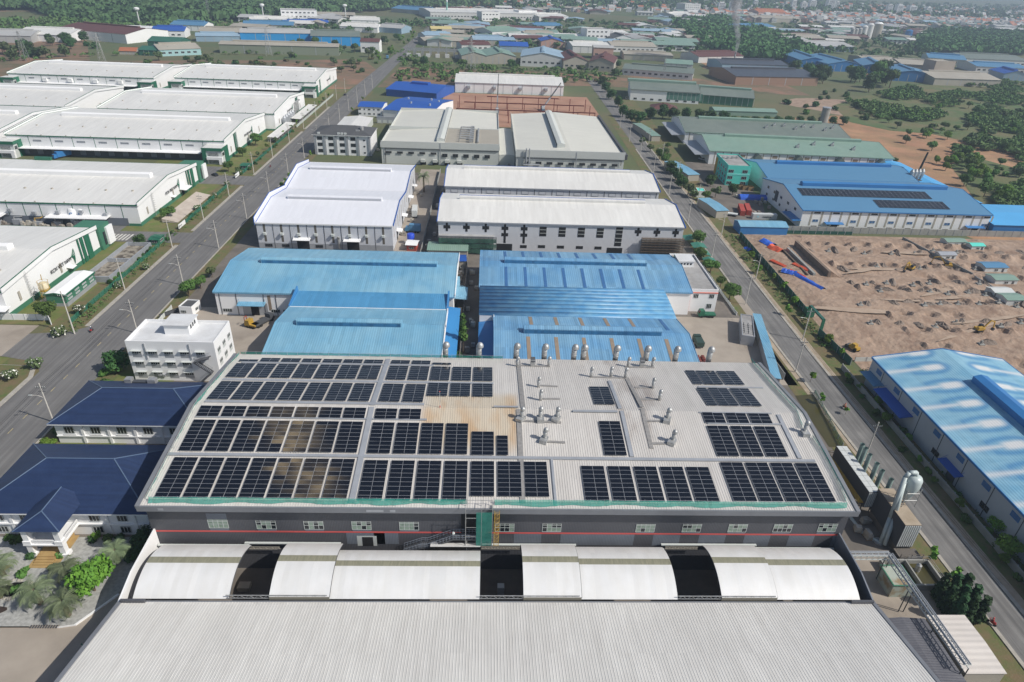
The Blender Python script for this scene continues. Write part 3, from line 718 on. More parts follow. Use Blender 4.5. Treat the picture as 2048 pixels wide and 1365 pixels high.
# end walls with sloping tops
for lb, x, sgn in (('white sloping end wall with grey face at the left of the arched canopies', -62.0, 1),('grey sloping end wall at the right of the arched canopies', 71.6, -1)):
    t = thing('end_wall', lb, 'wall', (x,85,0)); mb = MB()
    xx = x if sgn > 0 else x
    mb.prism([(-.25,-7.4,0),(-.25,7.6,0),(-.25,7.6,10.9),(-.25,-2,10.4),(-.25,-7.4,9.0)],(.28,0,0)); mb.build('panel', m_white if sgn > 0 else m_dgrey2, t)
    mb = MB(); mb.box(*(sorted((0.26*sgn,4.4*sgn))), -7.6,-7.2,6.5,9.5); mb.build('return_wall', m_dgrey, t)
# things standing on the dark floor inside the openings
for lb, px, py, m, sz in (('brown crate on the dark floor of the first opening',490,1178,m_tan,(2.2,1.6,1.1)),('pale steel cabinet in the dark middle opening',1001,1190,m_wbox,(1.3,1.2,2.6))):
    a = G(px,py,0); t = thing('storage_crate', lb, 'crate', a); mb = MB(); mb.box(-sz[0]/2,sz[0]/2,-sz[1]/2,sz[1]/2,.12,sz[2]); mb.build('body', m, t); mb = MB()
    for x in (-.35,0,.35): mb.box(x*sz[0]-.06,x*sz[0]+.06,-sz[1]/2-.04,sz[1]/2+.04,0,.12)
    mb.build('base', m_wood, t)
# ================================================================ BUILDING KIT
FACES = {'S':0., 'E':PI/2, 'N':PI, 'W':-PI/2}
_wc = {}
def win_mesh(w, h, nx, ny, gm, fm, shade=False):
    key = (round(w,2), round(h,2), nx, ny, gm.name, fm.name, shade)
    if key in _wc: return _wc[key]
    mb = MB(); mb.k = 0; mb.box(-w/2, w/2, -.05, -.004, 0, h); mb.k = 1; t = min(.1, w*.08)
    for i in range(nx+1): x = -w/2+(w-t)*i/nx; mb.box(x, x+t, -.09, -.053, 0, h)
    for i in range(ny+1): z = (h-t)*i/ny; mb.box(-w/2, w/2, -.12, -.093, z, z+t)
    if shade: mb.box(-w/2-.15, w/2+.15, -.7, -.004, h+.1, h+.2)
    _wc[key] = mb.mesh('window', [gm, fm]); return _wc[key]
class Bld:
    def __init__(s, name, label, cat, cx, cy, w, d, h, rise, roof, wall, ridge='x', rot=0., ov=.45, group=None, trim=None, flat=False, z0=0., kind2='gable', wallname='wall'):
        s.t = thing(name, label, cat, (cx,cy,z0), rot, group); s.w, s.d, s.h, s.rise, s.ridge = w, d, h, rise, ridge
        X, Y = w/2, d/2; mb = MB()
        if flat:
            mb.box(-X, X, -Y, Y, 0, h); mb.build(wallname, wall, s.t)
            mb = MB(); p = .25; ph = rise
            for b in ((-X,X,-Y,-Y+p),(-X,X,Y-p,Y),(-X,-X+p,-Y+p,Y-p),(X-p,X,-Y+p,Y-p)): mb.box(*b, h+.01, h+ph)
            if ph > 0: mb.build('parapet', wall, s.t)
            mb = MB(); mb.box(-X+p, X-p, -Y+p, Y-p, h+.005, h+.06); mb.build('roof', roof, s.t)
            return
        if kind2 == 'hip':
            mb.box(-X, X, -Y, Y, 0, h); mb.build(wallname, wall, s.t)
            a, b = X+ov, Y+ov; mb = MB(); e = min(a,b)*.98
            if a >= b: r0, r1 = (-a+e,0,h+rise), (a-e,0,h+rise)
            else: r0, r1 = (0,-b+e,h+rise), (0,b-e,h+rise)
            z = h+.02
            if a >= b:
                mb.q((-a,-b,z),(a,-b,z),r1,r0); mb.q((a,b,z),(-a,b,z),r0,r1); mb.q((a,-b,z),(a,b,z),r1); mb.q((-a,b,z),(-a,-b,z),r0)
            else:
                mb.q((-a,-b,z),(a,-b,z),r0); mb.q((a,b,z),(-a,b,z),r1); mb.q((a,-b,z),(a,b,z),r1,r0); mb.q((-a,b,z),(-a,-b,z),r0,r1)
            mb.q((-a,-b,z-.02),(-a,b,z-.02),(a,b,z-.02),(a,-b,z-.02)); mb.build('roof', roof, s.t)
            mb = MB()
            for bx in ((-a,a,-b-.02,-b+.12),(-a,a,b-.12,b+.02),(-a-.02,-a+.12,-b+.12,b-.12),(a-.12,a+.02,-b+.12,b-.12)): mb.box(*bx, z-.3, z-.022)
            mb.build('eaves', trim or wall, s.t); return
        th = .12
        def slope(y): return h+rise*(1-abs(y)/((Y if ridge == 'x' else X)))
        if ridge == 'x':
            mb.prism([(-X,-Y,0),(-X,Y,0),(-X,Y,h-th),(-X,0,h+rise-th),(-X,-Y,h-th)],(w,0,0))
        else:
            mb.prism([(-X,-Y,0),(X,-Y,0),(X,-Y,h-th),(0,-Y,h+rise-th),(-X,-Y,h-th)],(0,d,0))
        mb.build(wallname, wall, s.t)
        mb = MB(); k = rise/(Y if ridge == 'x' else X)
        if ridge == 'x':
            for sg in (-1,1):
                ye, ze = sg*(Y+ov), h-k*ov
                mb.prism([(-X-ov,ye,ze-th+.005),(-X-ov,0,h+rise-th+.005),(-X-ov,0,h+rise),(-X-ov,ye,ze)],(w+2*ov,0,0))
        else:
            for sg in (-1,1):
                xe, ze = sg*(X+ov), h-k*ov
                mb.prism([(xe,-Y-ov,ze-th+.005),(0,-Y-ov,h+rise-th+.005),(0,-Y-ov,h+rise),(xe,-Y-ov,ze)],(0,d+2*ov,0))
        mb.build('roof', roof, s.t)
        if trim:
            for sg in (-1,1):
                mb = MB()
                if ridge == 'x': ye = sg*(Y+ov); a, b = sorted((ye+sg*.01, ye+sg*.2)); mb.box(-X-ov, X+ov, a, b, h-.55, h-k*ov+.05)
                else: xe = sg*(X+ov); a, b = sorted((xe+sg*.01, xe+sg*.2)); mb.box(a, b, -Y-ov, Y+ov, h-.55, h-k*ov+.05)
                mb.build('gutter', trim, s.t)
            for e in ((-X-ov-.16, X+ov+.01) if ridge == 'x' else (-Y-ov-.16, Y+ov+.01)):
                mb = MB()
                for sg in (-1,1):
                    if ridge == 'x': mb.prism([(e,sg*(Y+ov),h-k*ov-.3),(e,0,h+rise-.3),(e,0,h+rise+.12),(e,sg*(Y+ov),h-k*ov+.12)],(.15,0,0))
                    else: mb.prism([(sg*(X+ov),e,h-k*ov-.3),(0,e,h+rise-.3),(0,e,h+rise+.12),(sg*(X+ov),e,h-k*ov+.12)],(0,.15,0))
                mb.build('verge_trim', trim, s.t)
        s.k = k
    def off(s, face): return s.d/2 if face in 'SN' else s.w/2
    def P(s, face, u, z, out=0.):
        o = s.off(face)+out
        return {'S':(u,-o,z),'N':(-u,o,z),'E':(o,u,z),'W':(-o,-u,z)}[face]
    def put(s, name, me, face, u, z, out=0., parent=None): return put(name, me, parent or s.t, s.P(face,u,z,out), (0,0,FACES[face]))
    def window(s, face, u, z, w=1.6, h=1.3, nx=2, ny=1, gm=None, fm=None, shade=False, name='window', out=0.):
        return s.put(name, win_mesh(w,h,nx,ny,gm or m_glass,fm or m_frame,shade), face, u, z, out)
    def panel(s, name, face, rects, m, th=.05, out=.004, parent=None):
        if name in ('pilaster','pier','downpipe','light_strip','spandrel','door','loading_door','stripe','coping','vent_slot','bay','panel','seam','dock_wall') and len(rects) > 1:
            return [s.panel(name, face, [q], m, th, out, parent) for q in rects][-1]
        mb = MB()
        for u0,u1,z0,z1 in rects:
            a = s.P(face,u0,z0,out); b = s.P(face,u1,z1,out+th)
            x0,x1 = sorted((a[0],b[0])); y0,y1 = sorted((a[1],b[1])); mb.box(x0,x1,y0,y1,z0,z1)
        return mb.build(name, m, parent or s.t)
    def canopy(s, face, u, z, w, dep, m, th=.18, drop=.35, name='canopy'):
        mb = MB(); mb.prism([(-w/2,-.01,0),(-w/2,-dep,-drop),(-w/2,-dep,-drop+th),(-w/2,-.01,th)],(w,0,0))
        mb.beam((-w/2+.2,-dep+.2,-drop+th),(-w/2+.2,-.03,1.1),.06); mb.beam((w/2-.2,-dep+.2,-drop+th),(w/2-.2,-.03,1.1),.06)
        return s.put(name, mb.mesh(name, m), face, u, z)
    def vent(s, a0, a1, w, hh, m, side=None, side_mat=None, off=0.):
        """raised ridge ventilator from a0 to a1 along the ridge"""
        z = s.h+s.rise; mb = MB(); W2 = w/2; kk = s.k*W2
        prof = [(-W2,z-kk-.4),(W2,z-kk-.4),(W2,z+hh*.72),(0,z+hh),(-W2,z+hh*.72)]
        if s.ridge == 'x': mb.prism([(a0,y+off,zz) for y,zz in prof],(a1-a0,0,0))
        else: mb.prism([(x+off,a0,zz) for x,zz in prof],(0,a1-a0,0))
        o = mb.build('ridge_vent', m, s.t)
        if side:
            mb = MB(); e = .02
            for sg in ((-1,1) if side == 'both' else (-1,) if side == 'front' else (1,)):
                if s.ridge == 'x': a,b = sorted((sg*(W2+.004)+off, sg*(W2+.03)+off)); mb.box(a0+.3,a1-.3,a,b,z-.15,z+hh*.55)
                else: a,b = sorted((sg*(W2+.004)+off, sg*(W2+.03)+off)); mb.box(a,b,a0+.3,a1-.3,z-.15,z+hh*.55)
            mb.build('louvre_or_shade', side_mat or m_steel, o)  # front strips are hood-side shade put into the colour; the rest are louvres
        return o
    def strips(s, us, m, w=1., lo=.04, hi=.97, sides=(-1,), name='skylight', z=.015):
        """skylight sheets laid on the slope (ridge along x)"""
        for u in us:
            for sg in sides:
                mb = MB(); Y = s.d/2; ya, yb = sg*Y*(1-lo), sg*Y*(1-hi); za, zb = s.h+s.rise*lo+z, s.h+s.rise*hi+z
                mb.prism([(u-w/2,ya,za),(u+w/2,ya,za),(u+w/2,yb,zb),(u-w/2,yb,zb)],(0,0,.05)); mb.build(name, m, s.t)
def bbox(name, label, cat, x0, x1, y0, y1, h, rise, roof, wall, **kw):
    return Bld(name, label, cat, (x0+x1)/2, (y0+y1)/2, x1-x0, y1-y0, h, rise, roof, wall, **kw)
def bpx(name, label, cat, fl, fr, z, depth, rise, roof, wall, ground_px=False, **kw):
    """building from the two ends of its front eave, read off the survey photo at eave height z"""
    a, b = (G(*fl, 0), G(*fr, 0)) if ground_px else (G(*fl, z), G(*fr, z))
    d = Vector((b.x-a.x, b.y-a.y)); w = d.length; rot = math.atan2(d.y, d.x)
    c = (a+b)/2; n = Vector((-d.y, d.x)).normalized()*depth/2
    return Bld(name, label, cat, c.x+n.x, c.y+n.y, w, depth, z, rise, roof, wall, rot=rot, **kw)
def pole3(b, pts): pass
# ================================================================ WHITE AND GREEN WAREHOUSES ON THE LEFT
def letters(txt, size, m, name='lettering'):
    cu = bpy.data.curves.new('txt', 'FONT'); cu.body = txt; cu.size = size; cu.extrude = .06; cu.align_x = 'CENTER'; cu.resolution_u = 3
    tmp = bpy.data.objects.new('txt', cu); COL.objects.link(tmp)
    dg = bpy.context.evaluated_depsgraph_get(); me = bpy.data.meshes.new_from_object(tmp.evaluated_get(dg))
    bpy.data.objects.remove(tmp); bpy.data.curves.remove(cu)
    me.materials.clear(); me.materials.append(m); me.name = name; return me
m_letter = mat('black_lettering', (.025,.025,.025), .6)
kcn_me = letters('KCN VIET NAM', 2.0, m_letter)
# winged green emblem: a pointed blade with a white slit
mb = MB(); mb.k = 0
out = [(-1.9,1.9),(-.9,2.5),(.2,3.5),(.9,4.7),(1.15,3.4),(1.1,2.0),(.75,.6),(.25,-.7),(-.1,-1.4),(-.05,-.2),(-.15,.7),(-.55,1.5),(-1.1,1.85)]
mb.prism([(x,-.02,z) for x,z in out],(0,-.1,0)); mb.k = 1
mb.prism([(x,-.13,z) for x,z in ((-.7,2.25),(.35,3.0),(.85,3.9),(.2,2.75))],(0,-.02,0)); mb.prism([(x,-.13,z) for x,z in ((-.2,1.9),(.5,2.2),(.8,2.9),(.6,2.0))],(0,-.02,0))
emb_me = mb.mesh('emblem', [m_green, m_white])
RV_ME = MB().cyl((0,0,-.1),(0,0,.5),.5,.5,8).mesh('roof_vent', m_tan); RO_ME = MB().box(-.25,.25,-.2,.2,-.1,.45).mesh('roof_outlet', m_tan)
def kwh(label, x0, x1, y0, y1, h, sign=False, dock=False, office=None, stripes=None, venty=True, vx=None, bays=9, aircon=False):
    b = bbox('warehouse', label, 'warehouse', x0, x1, y0, y1, h, (y1-y0)*.045, m_wroof, m_white, ov=.1, trim=m_green, group='white and green warehouses')
    X, Y = b.w/2, b.d/2; k = b.rise/Y
    for sg, nm in ((1,'E'),(-1,'W')):                       # parapets standing above the roof edge
        mb = MB(); xa = sg*(X+.27); xx = sorted((xa, xa+sg*.3))
        for s2 in (-1,1): mb.prism([(xx[0],s2*(Y+.3),h-.6),(xx[0],0,h+b.rise-.6),(xx[0],0,h+b.rise+.9),(xx[0],s2*(Y+.3),h+1.)],(.3,0,0))
        mb.build('parapet', m_white, b.t)
        mb = MB(); xx = sorted((xa-sg*.03, xa+sg*.34))
        for s2 in (-1,1): mb.prism([(xx[0],s2*(Y+.3),h+1.003),(xx[0],0,h+b.rise+.903),(xx[0],0,h+b.rise+1.03),(xx[0],s2*(Y+.3),h+1.13)],(.37,0,0))
        mb.build('coping', m_green, b.t)
    b.panel('plinth','E',[(-Y,Y,0,1.7)],m_wgreen,.1); b.panel('plinth','S',[(-X,X,0,1.2)],m_wgreen,.08)
    n = bays; rects = [(-X+i*(2*X)/n-.12, -X+i*(2*X)/n+.12, 1.25, h-.6) for i in range(1,n)]
    b.panel('trim','S',rects,m_green,.06)
    if venty: b.vent(-X+12, (X-9) if vx is None else vx, 3.4, 2.0, m_white, 'one', m_steel)
    for i in range(9):
        put('roof_vent', RV_ME, b.t, (-X+8+i*(2*X-16)/8, -.55*Y, h+b.rise*.45)); put('roof_outlet', RO_ME, b.t, (-X+6+i*(2*X-12)/8, -Y+.4, h))
    if stripes:
        b.panel('stripe','E',[(u,u+w,.1,h+.9) for u,w in stripes],m_green,.06,.35)
    if sign is not False:
        u, z, sc = sign
        o = b.put('lettering', kcn_me, 'E', u, z, .38); o.rotation_euler = (PI/2,0,PI/2); o.scale = (sc,)*3
        o = b.put('emblem', emb_me, 'E', u+8.7*sc, z-.9*sc, .36); o.scale = (sc,)*3
    b.panel('vent_slot','E',[(-Y*.78,-Y*.78+1.,3.2,6.4),(Y*.05,Y*.05+.9,2.6,6.2),(Y*.62,Y*.62+.8,3,6.6)],m_tan,.03,.3)
    if dock:
        b.panel('dock_wall','S',[(-X+4,X-12,.15,4.4)],m_graydk,.12,.1)
        for i in range(int((2*X-20)/8)):
            b.window('S',-X+9+i*8,1.0,3.0,2.6,1,3,m_dgrey2,m_tray,name='dock_door',out=.24)
        b.canopy('S',-4,5.0,2*X-18,4.6,m_white,.22,.3)
        for i in range(n-1): b.window('S',-X+(i+1.5)*(2*X)/n-1.5,h-3.4,4.6,.9,1,2,m_tray,m_tray)
    if aircon:
        for i in range(10):
            u = -X+6+i*(2*X-10)/10; mb = MB(); mb.box(-.8,.8,-1.2,-.02,0,1.2); mb.box(-.5,.5,-1.25,-1.202,.2,1.0); mb.beam((-.7,-1.1,0),(-.7,-.05,-.9),.08); mb.beam((.7,-1.1,0),(.7,-.05,-.9),.08)
            b.put('cooler', mb.mesh('cooler', m_tray), 'S', u, 4.6+(i%3)*.5)
    if office:
        for oc in office:
            side, w_, d_, h_ = oc
            xa = (X-w_+1.4) if side == 'r' else -X-3
            ty = -Y-d_+1.2
            mb = MB(); mb.box(xa+.5,xa+w_-.5,ty+.5,ty+d_,0,h_-1.6); wl = mb.build('office_block', m_frame, b.t)
            mb = MB(); mb.box(xa,xa+w_,ty,ty+d_+.1,h_-1.6,h_); mb.box(xa,xa+2.2,ty,ty+d_,0,h_-1.603); mb.box(xa+w_-.9,xa+w_,ty+d_*.45,ty+d_,0,h_-1.603); mb.build('office_frame', m_green, wl)
            mb = MB(); mb.box(xa+.3,xa+w_-.3,ty+.3,ty+d_-.2,h_+.004,h_+.12); mb.build('office_roof', m_wroof, wl)
            mb = MB(); mb.box(xa+2.6,xa+w_-.2,ty-.9,ty+.48,2.9,4.4); mb.box(xa+w_-2.2,xa+w_-.3,ty-1.0,ty+.46,.2,2.88); mb.build('balcony', m_white, wl)
            mb = MB()
            for z0 in (.5,4.6): mb.box(xa+3.2,xa+w_-2.6,ty+.42,ty+.495,z0,z0+2.0)
            mb.box(xa+w_-.498,xa+w_-.42,ty+1.2,ty+d_*.4,4.7,6.4)
            g = mb.build('window', m_glass, wl)
            mb = MB()
            for z0 in (.5,4.6):
                for i in range(8): x = xa+3.5+i*(w_-6.6)/7; mb.box(x,x+.22,ty+.36,ty+.41,z0,z0+2.0)
            mb.build('mullion', m_frame, g)
    return b
k1 = kwh('nearest white and green warehouse, its lettered side wall facing the wide road', -262,-154.8,194.8,252.5,9.7, sign=(2.3,4.5,.95), stripes=((15.0,.9),(16.9,1.9),(19.8,3.4)), vx=40, bays=10)
k2 = kwh('white and green warehouse with green corner blade and blue trimmed tanks in front', -262,-151.6,281,346.5,9.7, sign=(.6,5.6,.95), stripes=((19.3,.9),(21.4,1.8),(24.6,3.0)), vx=48, bays=16, aircon=True)
k3 = kwh('large white warehouse with long dark loading dock and a green office at its corner', -274.5,-152.2,391,468.5,11.3, sign=(1.5,6.2,.95), dock=True, office=(('r',11.5,10,9.2),('l',11,9,9.2)), stripes=((-23,1.7),(-20.2,.7),(-18.6,.4)), bays=10)
k4 = kwh('white warehouse behind the large one, stepped back, steel ducts on its end wall', -263,-146,470.5,553,11.3, sign=(-4,6.4,.9), stripes=((14,1.3),(16.6,1.8),(19.6,.8)), bays=11)
k5 = kwh('white warehouse farthest along the road, red pallets under its canopy', -267,-148.3,604,690,11.3, sign=(4,6.2,.9), dock=True, office=(('r',11.5,10,9.2),('l',11,9,9.2)), stripes=((-30,1.6),(-27.3,.7)), bays=11)
k6 = kwh('white warehouse farthest to the left at the back, four plant boxes on its wall', -400,-281.5,597,679,11.3, dock=True, office=(('r',11.5,10,9.2),('l',11,9,9.2)), bays=9)
k7 = kwh('white warehouse left of the stepped back one, cut by the photo edge', -410,-285,470.5,552,11.3, bays=10)
k8 = kwh('white warehouse at the left photo edge beside the large docked one', -410,-281,391,468.5,11.3, bays=10)
for i in range(4):
    mb = MB(); mb.box(-1.8,1.8,-1.4,-.01,0,2.6); k6.put('plant_box', mb.mesh('plant_box', m_white), 'S', -30+i*20.5, 6.2)
for i in range(5):
    mb = MB(); mb.tube([(0,-.6,1+i%3),(0,-.6,9),(0,-1.6,10.4),(0,-2.2,9.6)], .5, 8); k4.put('duct', mb.mesh('duct', m_galv), 'E', 9+i*2.6, 0)
    mb = MB(); mb.cyl((0,-2.2,0),(0,-2.2,5.2),1.5,1.5,10); mb.cyl((0,-2.2,5.2),(0,-2.2,6.6),1.5,.4,10); k4.put('dust_hopper', mb.mesh('dust_hopper', m_tray), 'E', -26+i*5.5, .5)
b = k1; Y = b.d/2; X = b.w/2
# green corner piece at the far end of the nearest warehouse, ladders, small porch
for bb, yy in ((k1, b.d/2),(k2, k2.d/2)):
    mb = MB(); mb.box(bb.w/2-9,bb.w/2+.9,yy+.4,yy+8.5,0,9.6); bk = mb.build('corner_block', m_wgreen, bb.t)
    mb = MB(); mb.box(bb.w/2+.93,bb.w/2+1.7,yy+4.6,yy+9.2,1,8.2); mb.build('corner_fin', m_white, bk)
    mb = MB(); mb.box(bb.w/2+.91,bb.w/2+1.0,yy+2.6,yy+4.2,1.5,6.8); mb.build('window', m_glass, bk)
    mb = MB(); mb.box(-bb.w/2+30,-bb.w/2+38,yy-1,yy+.6,9.9,11.4); mb.build('screen_wall', m_green, bb.t)
    mb = MB()
    for y in (-.35,.35): mb.cyl((-.0,-.25,0),(0,-.25,11.2),.05,.05,5) if y < 0 else mb.cyl((.7,-.25,0),(.7,-.25,11.2),.05,.05,5)
    for i in range(34): mb.cyl((0,-.25,.3+i*.32),(.7,-.25,.3+i*.32),.03,.03,4)
    for i in range(9): z = 2.4+i; mb.tube([(0,-.25,z),(0,-.9,z),(.35,-1.1,z),(.7,-.9,z),(.7,-.25,z)],.035,4)
    bb.put('wall_ladder', mb.mesh('wall_ladder', m_galv), 'E', -yy*.6, 0, .32)
k1.canopy('E', 6.6, 2.9, 3.0, 2.2, m_white); k1.canopy('S', X-1.5, 4.2, 6, 3.4, m_white)
k2.canopy('E', 12.5, 3.8, 7.5, 3.6, m_white); k2.panel('door','E',[(11.6,14,0,2.8)],m_dark,.05,.12); k2.canopy('E', 0.5, 3.2, 2.6, 1.8, m_white)
for u in (-26, 18): k2.canopy('S', u+12, 4.4, 26, 4.4, m_white, .25, .2, 'loading_canopy')
k2.panel('dock_wall','S',[(-30,50,.2,3.6)],m_dgrey2,.06,.09)

# ---- things round the left warehouses
def tank(px, py, lb, m, h, r, cat='tank', legs=False, ring=None, name='storage_tank'):
    a = G(px,py); t = thing(name, lb, cat, (a.x,a.y,0)); mb = MB()
    mb.lathe((0,0,.6 if legs else 0), [(r,0),(r,h*.9),(r*.85,h*.96),(r*.3,h)], 16); mb.build('shell', m, t, True)
    if legs:
        mb = MB(); 
        for k in range(4): q = k*PI/2+.4; mb.cyl((r*math.cos(q),r*math.sin(q),0),(r*math.cos(q),r*math.sin(q),1.5),.15,.15,6)
        mb.build('leg', m_frame, t)
    return t
for i,(px,lb) in enumerate(((155,'white cylindrical tank with blue ring emblem, left one of the pair'),(173,'white cylindrical tank with blue ring emblem, right one of the pair'))):
    t = tank(px,447,lb,m_white,7.6,2.4); n = 20
    mb = MB()
    for k in range(n):
        if k in (0,1,2): continue
        a0, a1 = 2*PI*k/n, 2*PI*(k+1)/n; P = []
        for aa, rr_ in ((a0,1.15),(a1,1.15),(a1,.75),(a0,.75)):
            x = rr_*math.cos(aa)*.9; P.append((x, -math.sqrt(2.43**2-x*x), 4.6+rr_*math.sin(aa)))
        mb.q(*P)
    mb.build('emblem', mat('emblem_blue', (.05,.22,.5), .6), t)
a = G(101,603); t = thing('mixing_silo', 'cream silo with yellow and orange fittings beside the nearest warehouse wall', 'silo', (a.x-.5,a.y,0))
mb = MB(); mb.lathe((0,0,2.8),[(.7,-1.4),(1.4,0),(1.4,3.9),(.9,4.4),(.3,4.6)],16); mb.build('shell', mat('cream_shell', (.62,.55,.38), .5), t, True)
mb = MB(); mb.lathe((0,0,4.1),[(1.43,0),(1.43,.7)],16); mb.build('band', m_yell, t)
mb = MB()
for k in range(6): q = k*PI/3; mb.cyl((1.7*math.cos(q),1.7*math.sin(q),0),(1.7*math.cos(q),1.7*math.sin(q),7.6),.05,.05,5)
for z in (2.6,5.2,7.6): mb.tube([(1.7*math.cos(k*PI/6),1.7*math.sin(k*PI/6),z) for k in range(13)],.05,4)
mb.cyl((0,0,8),(.3,0,10),.12,.12,6); mb.build('cage', m_yell, t)
mb = MB(); mb.cyl((0,0,0),(0,0,.4),2.7,2.7,16); mb.build('base', m_kerb, t)
b = bbox('transformer_house','green slatted transformer house with white roof by the road fence','shed',-147.6,-141.2,203.5,222,4.6,.5,m_white,m_wgreen,ov=.25,trim=m_green,ridge='y')
b.panel('plinth','E',[(-9.2,9.2,0,1.5)],m_tray,.06); b.panel('plinth','S',[(-3.2,3.2,0,1.2)],m_tray,.06)
for i in range(4):
    for z in (1.9,3.1): b.window('E',-6.9+i*4.6,z,2.6,.6,1,2,m_tray,m_frame)
t = thing('concrete_basin','walled concrete basin with stained floor between fence and warehouse','basin',(-141.5,240,0))
mb = MB()
for bx in ((-4.8,-4.3,-17,17),(4.3,4.8,-17,17),(-4.3,4.3,-17,-16.5),(-4.3,4.3,16.5,17),(-4.3,4.3,-.25,.25)): mb.box(*bx,0,2.3)
mb.build('wall', m_tray, t); mb = MB(); mb.box(-4.29,4.29,-16.49,16.49,.12,.8); mb.build('floor', mat('stained_floor', (.30,.27,.22), .9, (.09,.075,.06), .5, 1., lo=.45, hi=.6), t)
t = thing('ramp_bank','pale concrete bank sloping down inside the road fence','embankment',(-141.5,305,0))
mb = MB(); mb.prism([(-3.4,-19,.15),(3.4,-19,.15),(3.4,-19,.4),(-3.4,-19,1.9)],(0,40,0)); mb.build('slab', mat('bank_concrete', (.50,.44,.38), .9, (.38,.32,.27), .3, .8), t)
# parking shelters beside the far warehouses
for lb, px0, px1, x in (('long white roofed bike shelter by the road fence, nearer one',(540,285),(573,254),-139),('long white roofed bike shelter by the road fence, farther one',(590,247),(627,218),-139)):
    a, c = G(*px0,0), G(*px1,0); y0, y1 = a.y, c.y
    t = thing('bike_shelter', lb, 'shelter', (x,(y0+y1)/2,0)); L2 = (y1-y0)/2
    mb = MB(); mb.prism([(-3.4,-L2,3.3),(3.4,-L2,2.9),(3.4,-L2,3.05),(-3.4,-L2,3.45)],(0,2*L2,0)); mb.build('roof', m_wroof, t)
    mb = MB(); y = -L2+.5
    while y < L2:
        for xx in (-3,3): mb.cyl((xx,y,0),(xx,y,2.95),.09,.09,6)
        y += 5
    mb.build('post', m_frame, t)
    mb = MB(); r = random.Random(3); y = -L2+1
    while y < L2-1:
        mb.box(-2.2+r.uniform(-.2,.2),2.0,y,y+.35,.3,1.0); y += .8
    mb.build('parked_bikes', mat('bike_jumble', (.10,.06,.06), .6, (.3,.3,.32), 1.5, 1.), t)['kind'] = 'stuff'
def fence(label, pts, h, m, post=None, step=3.6, th=.08, name='fence', pm=None, base=None, cat='fence'):
    o = Vector((pts[0][0],pts[0][1],0)); t = thing(name, label, cat, o); A = MB(); C = MB(); pm_ = MB().box(-.09,.09,-.09,.09,0,h+.12).mesh('post', pm or m_tray)
    for p, q in zip(pts[:-1],pts[1:]):
        p = Vector((p[0],p[1],0))-o; q = Vector((q[0],q[1],0))-o; d = (q-p); n = max(1,int(d.length/step))
        A.prism([p+Vector((0,0,.05)),p+Vector((0,0,h)),p+Vector((0,0,h))+Vector((-d.y,d.x,0)).normalized()*th,p+Vector((0,0,.05))+Vector((-d.y,d.x,0)).normalized()*th], d)
        for i in range(n+1):
            put('post', pm_, t, p+d*(i/n))
        if base: C.prism([p+Vector((-.15,-.15,0)),p+Vector((.15,.15,0)),p+Vector((.15,.15,base)),p+Vector((-.15,-.15,base))], d)
    A.build('panel', m, t)
    if base: C.build('base_wall', m_tray, t)
    return t
m_mesh = mat('green_wire_mesh', (.04,.22,.15), .6, alpha=.45)
fence('green wire mesh fence along the road, nearest stretch', [(-134.0,192),(-134.2,258)], 1.8, m_mesh, pm=m_green)
fence('green wire mesh fence along the road, middle stretch', [(-134.5,279),(-134.8,341)], 1.8, m_mesh, pm=m_green)
fence('green wire mesh fence along the road beside the bike shelters', [(-134.8,365),(-135,470)], 1.8, m_mesh, pm=m_green)
fence('pale fence along the road beside the farthest warehouse', [(-135,482),(-135.5,610)], 1.7, m_frame, pm=m_green)
fence('low white panel wall at the left edge beside the side street', [(-200,192.5),(-142,193.5),(-139.5,190.5)], 2.2, m_white, th=.2, pm=m_frame, name='boundary_wall', cat='wall')
def sign(px, py, lb, w=4.5):
    a = G(px,py); t = thing('sign_board', lb, 'sign', (a.x,a.y,0), PI/2)
    mb = MB(); mb.box(-w/2,w/2,-.12,.12,.5,2.3); mb.build('board', m_white, t)
    mb = MB(); 
    for k in range(3): mb.box(-w/2+.9+k*.9,-w/2+1.5+k*.9,-.15,-.122,1.3-.2*(k%2),1.6)
    mb.box(-w/2+.25,-w/2+.7,-.15,-.122,1.,1.9); mb.build('marking', m_letter, t)
    mb = MB(); mb.box(-w/2+.3,-w/2+.5,-.08,.08,0,.5); mb.box(w/2-.5,w/2-.3,-.08,.08,0,.5); mb.build('leg', m_steel, t)
sign(365,455,'white name board on two legs at the nearer warehouse entrance',7.); sign(475,355,'white name board on two legs at the farther warehouse entrance',6.)
for px, py, lb in ((316,486,'green guard hut beside the nearer warehouse entrance'),(492,338,'green guard hut beside the farther warehouse entrance')):
    a = G(px,py); b = Bld('guard_hut', lb, 'guard hut', a.x, a.y, 3.6, 5.5, 2.6, .35, m_green, m_wgreen, ov=.5); b.window('S',0,1,2,1); b.window('E',0,1,3,1,3)
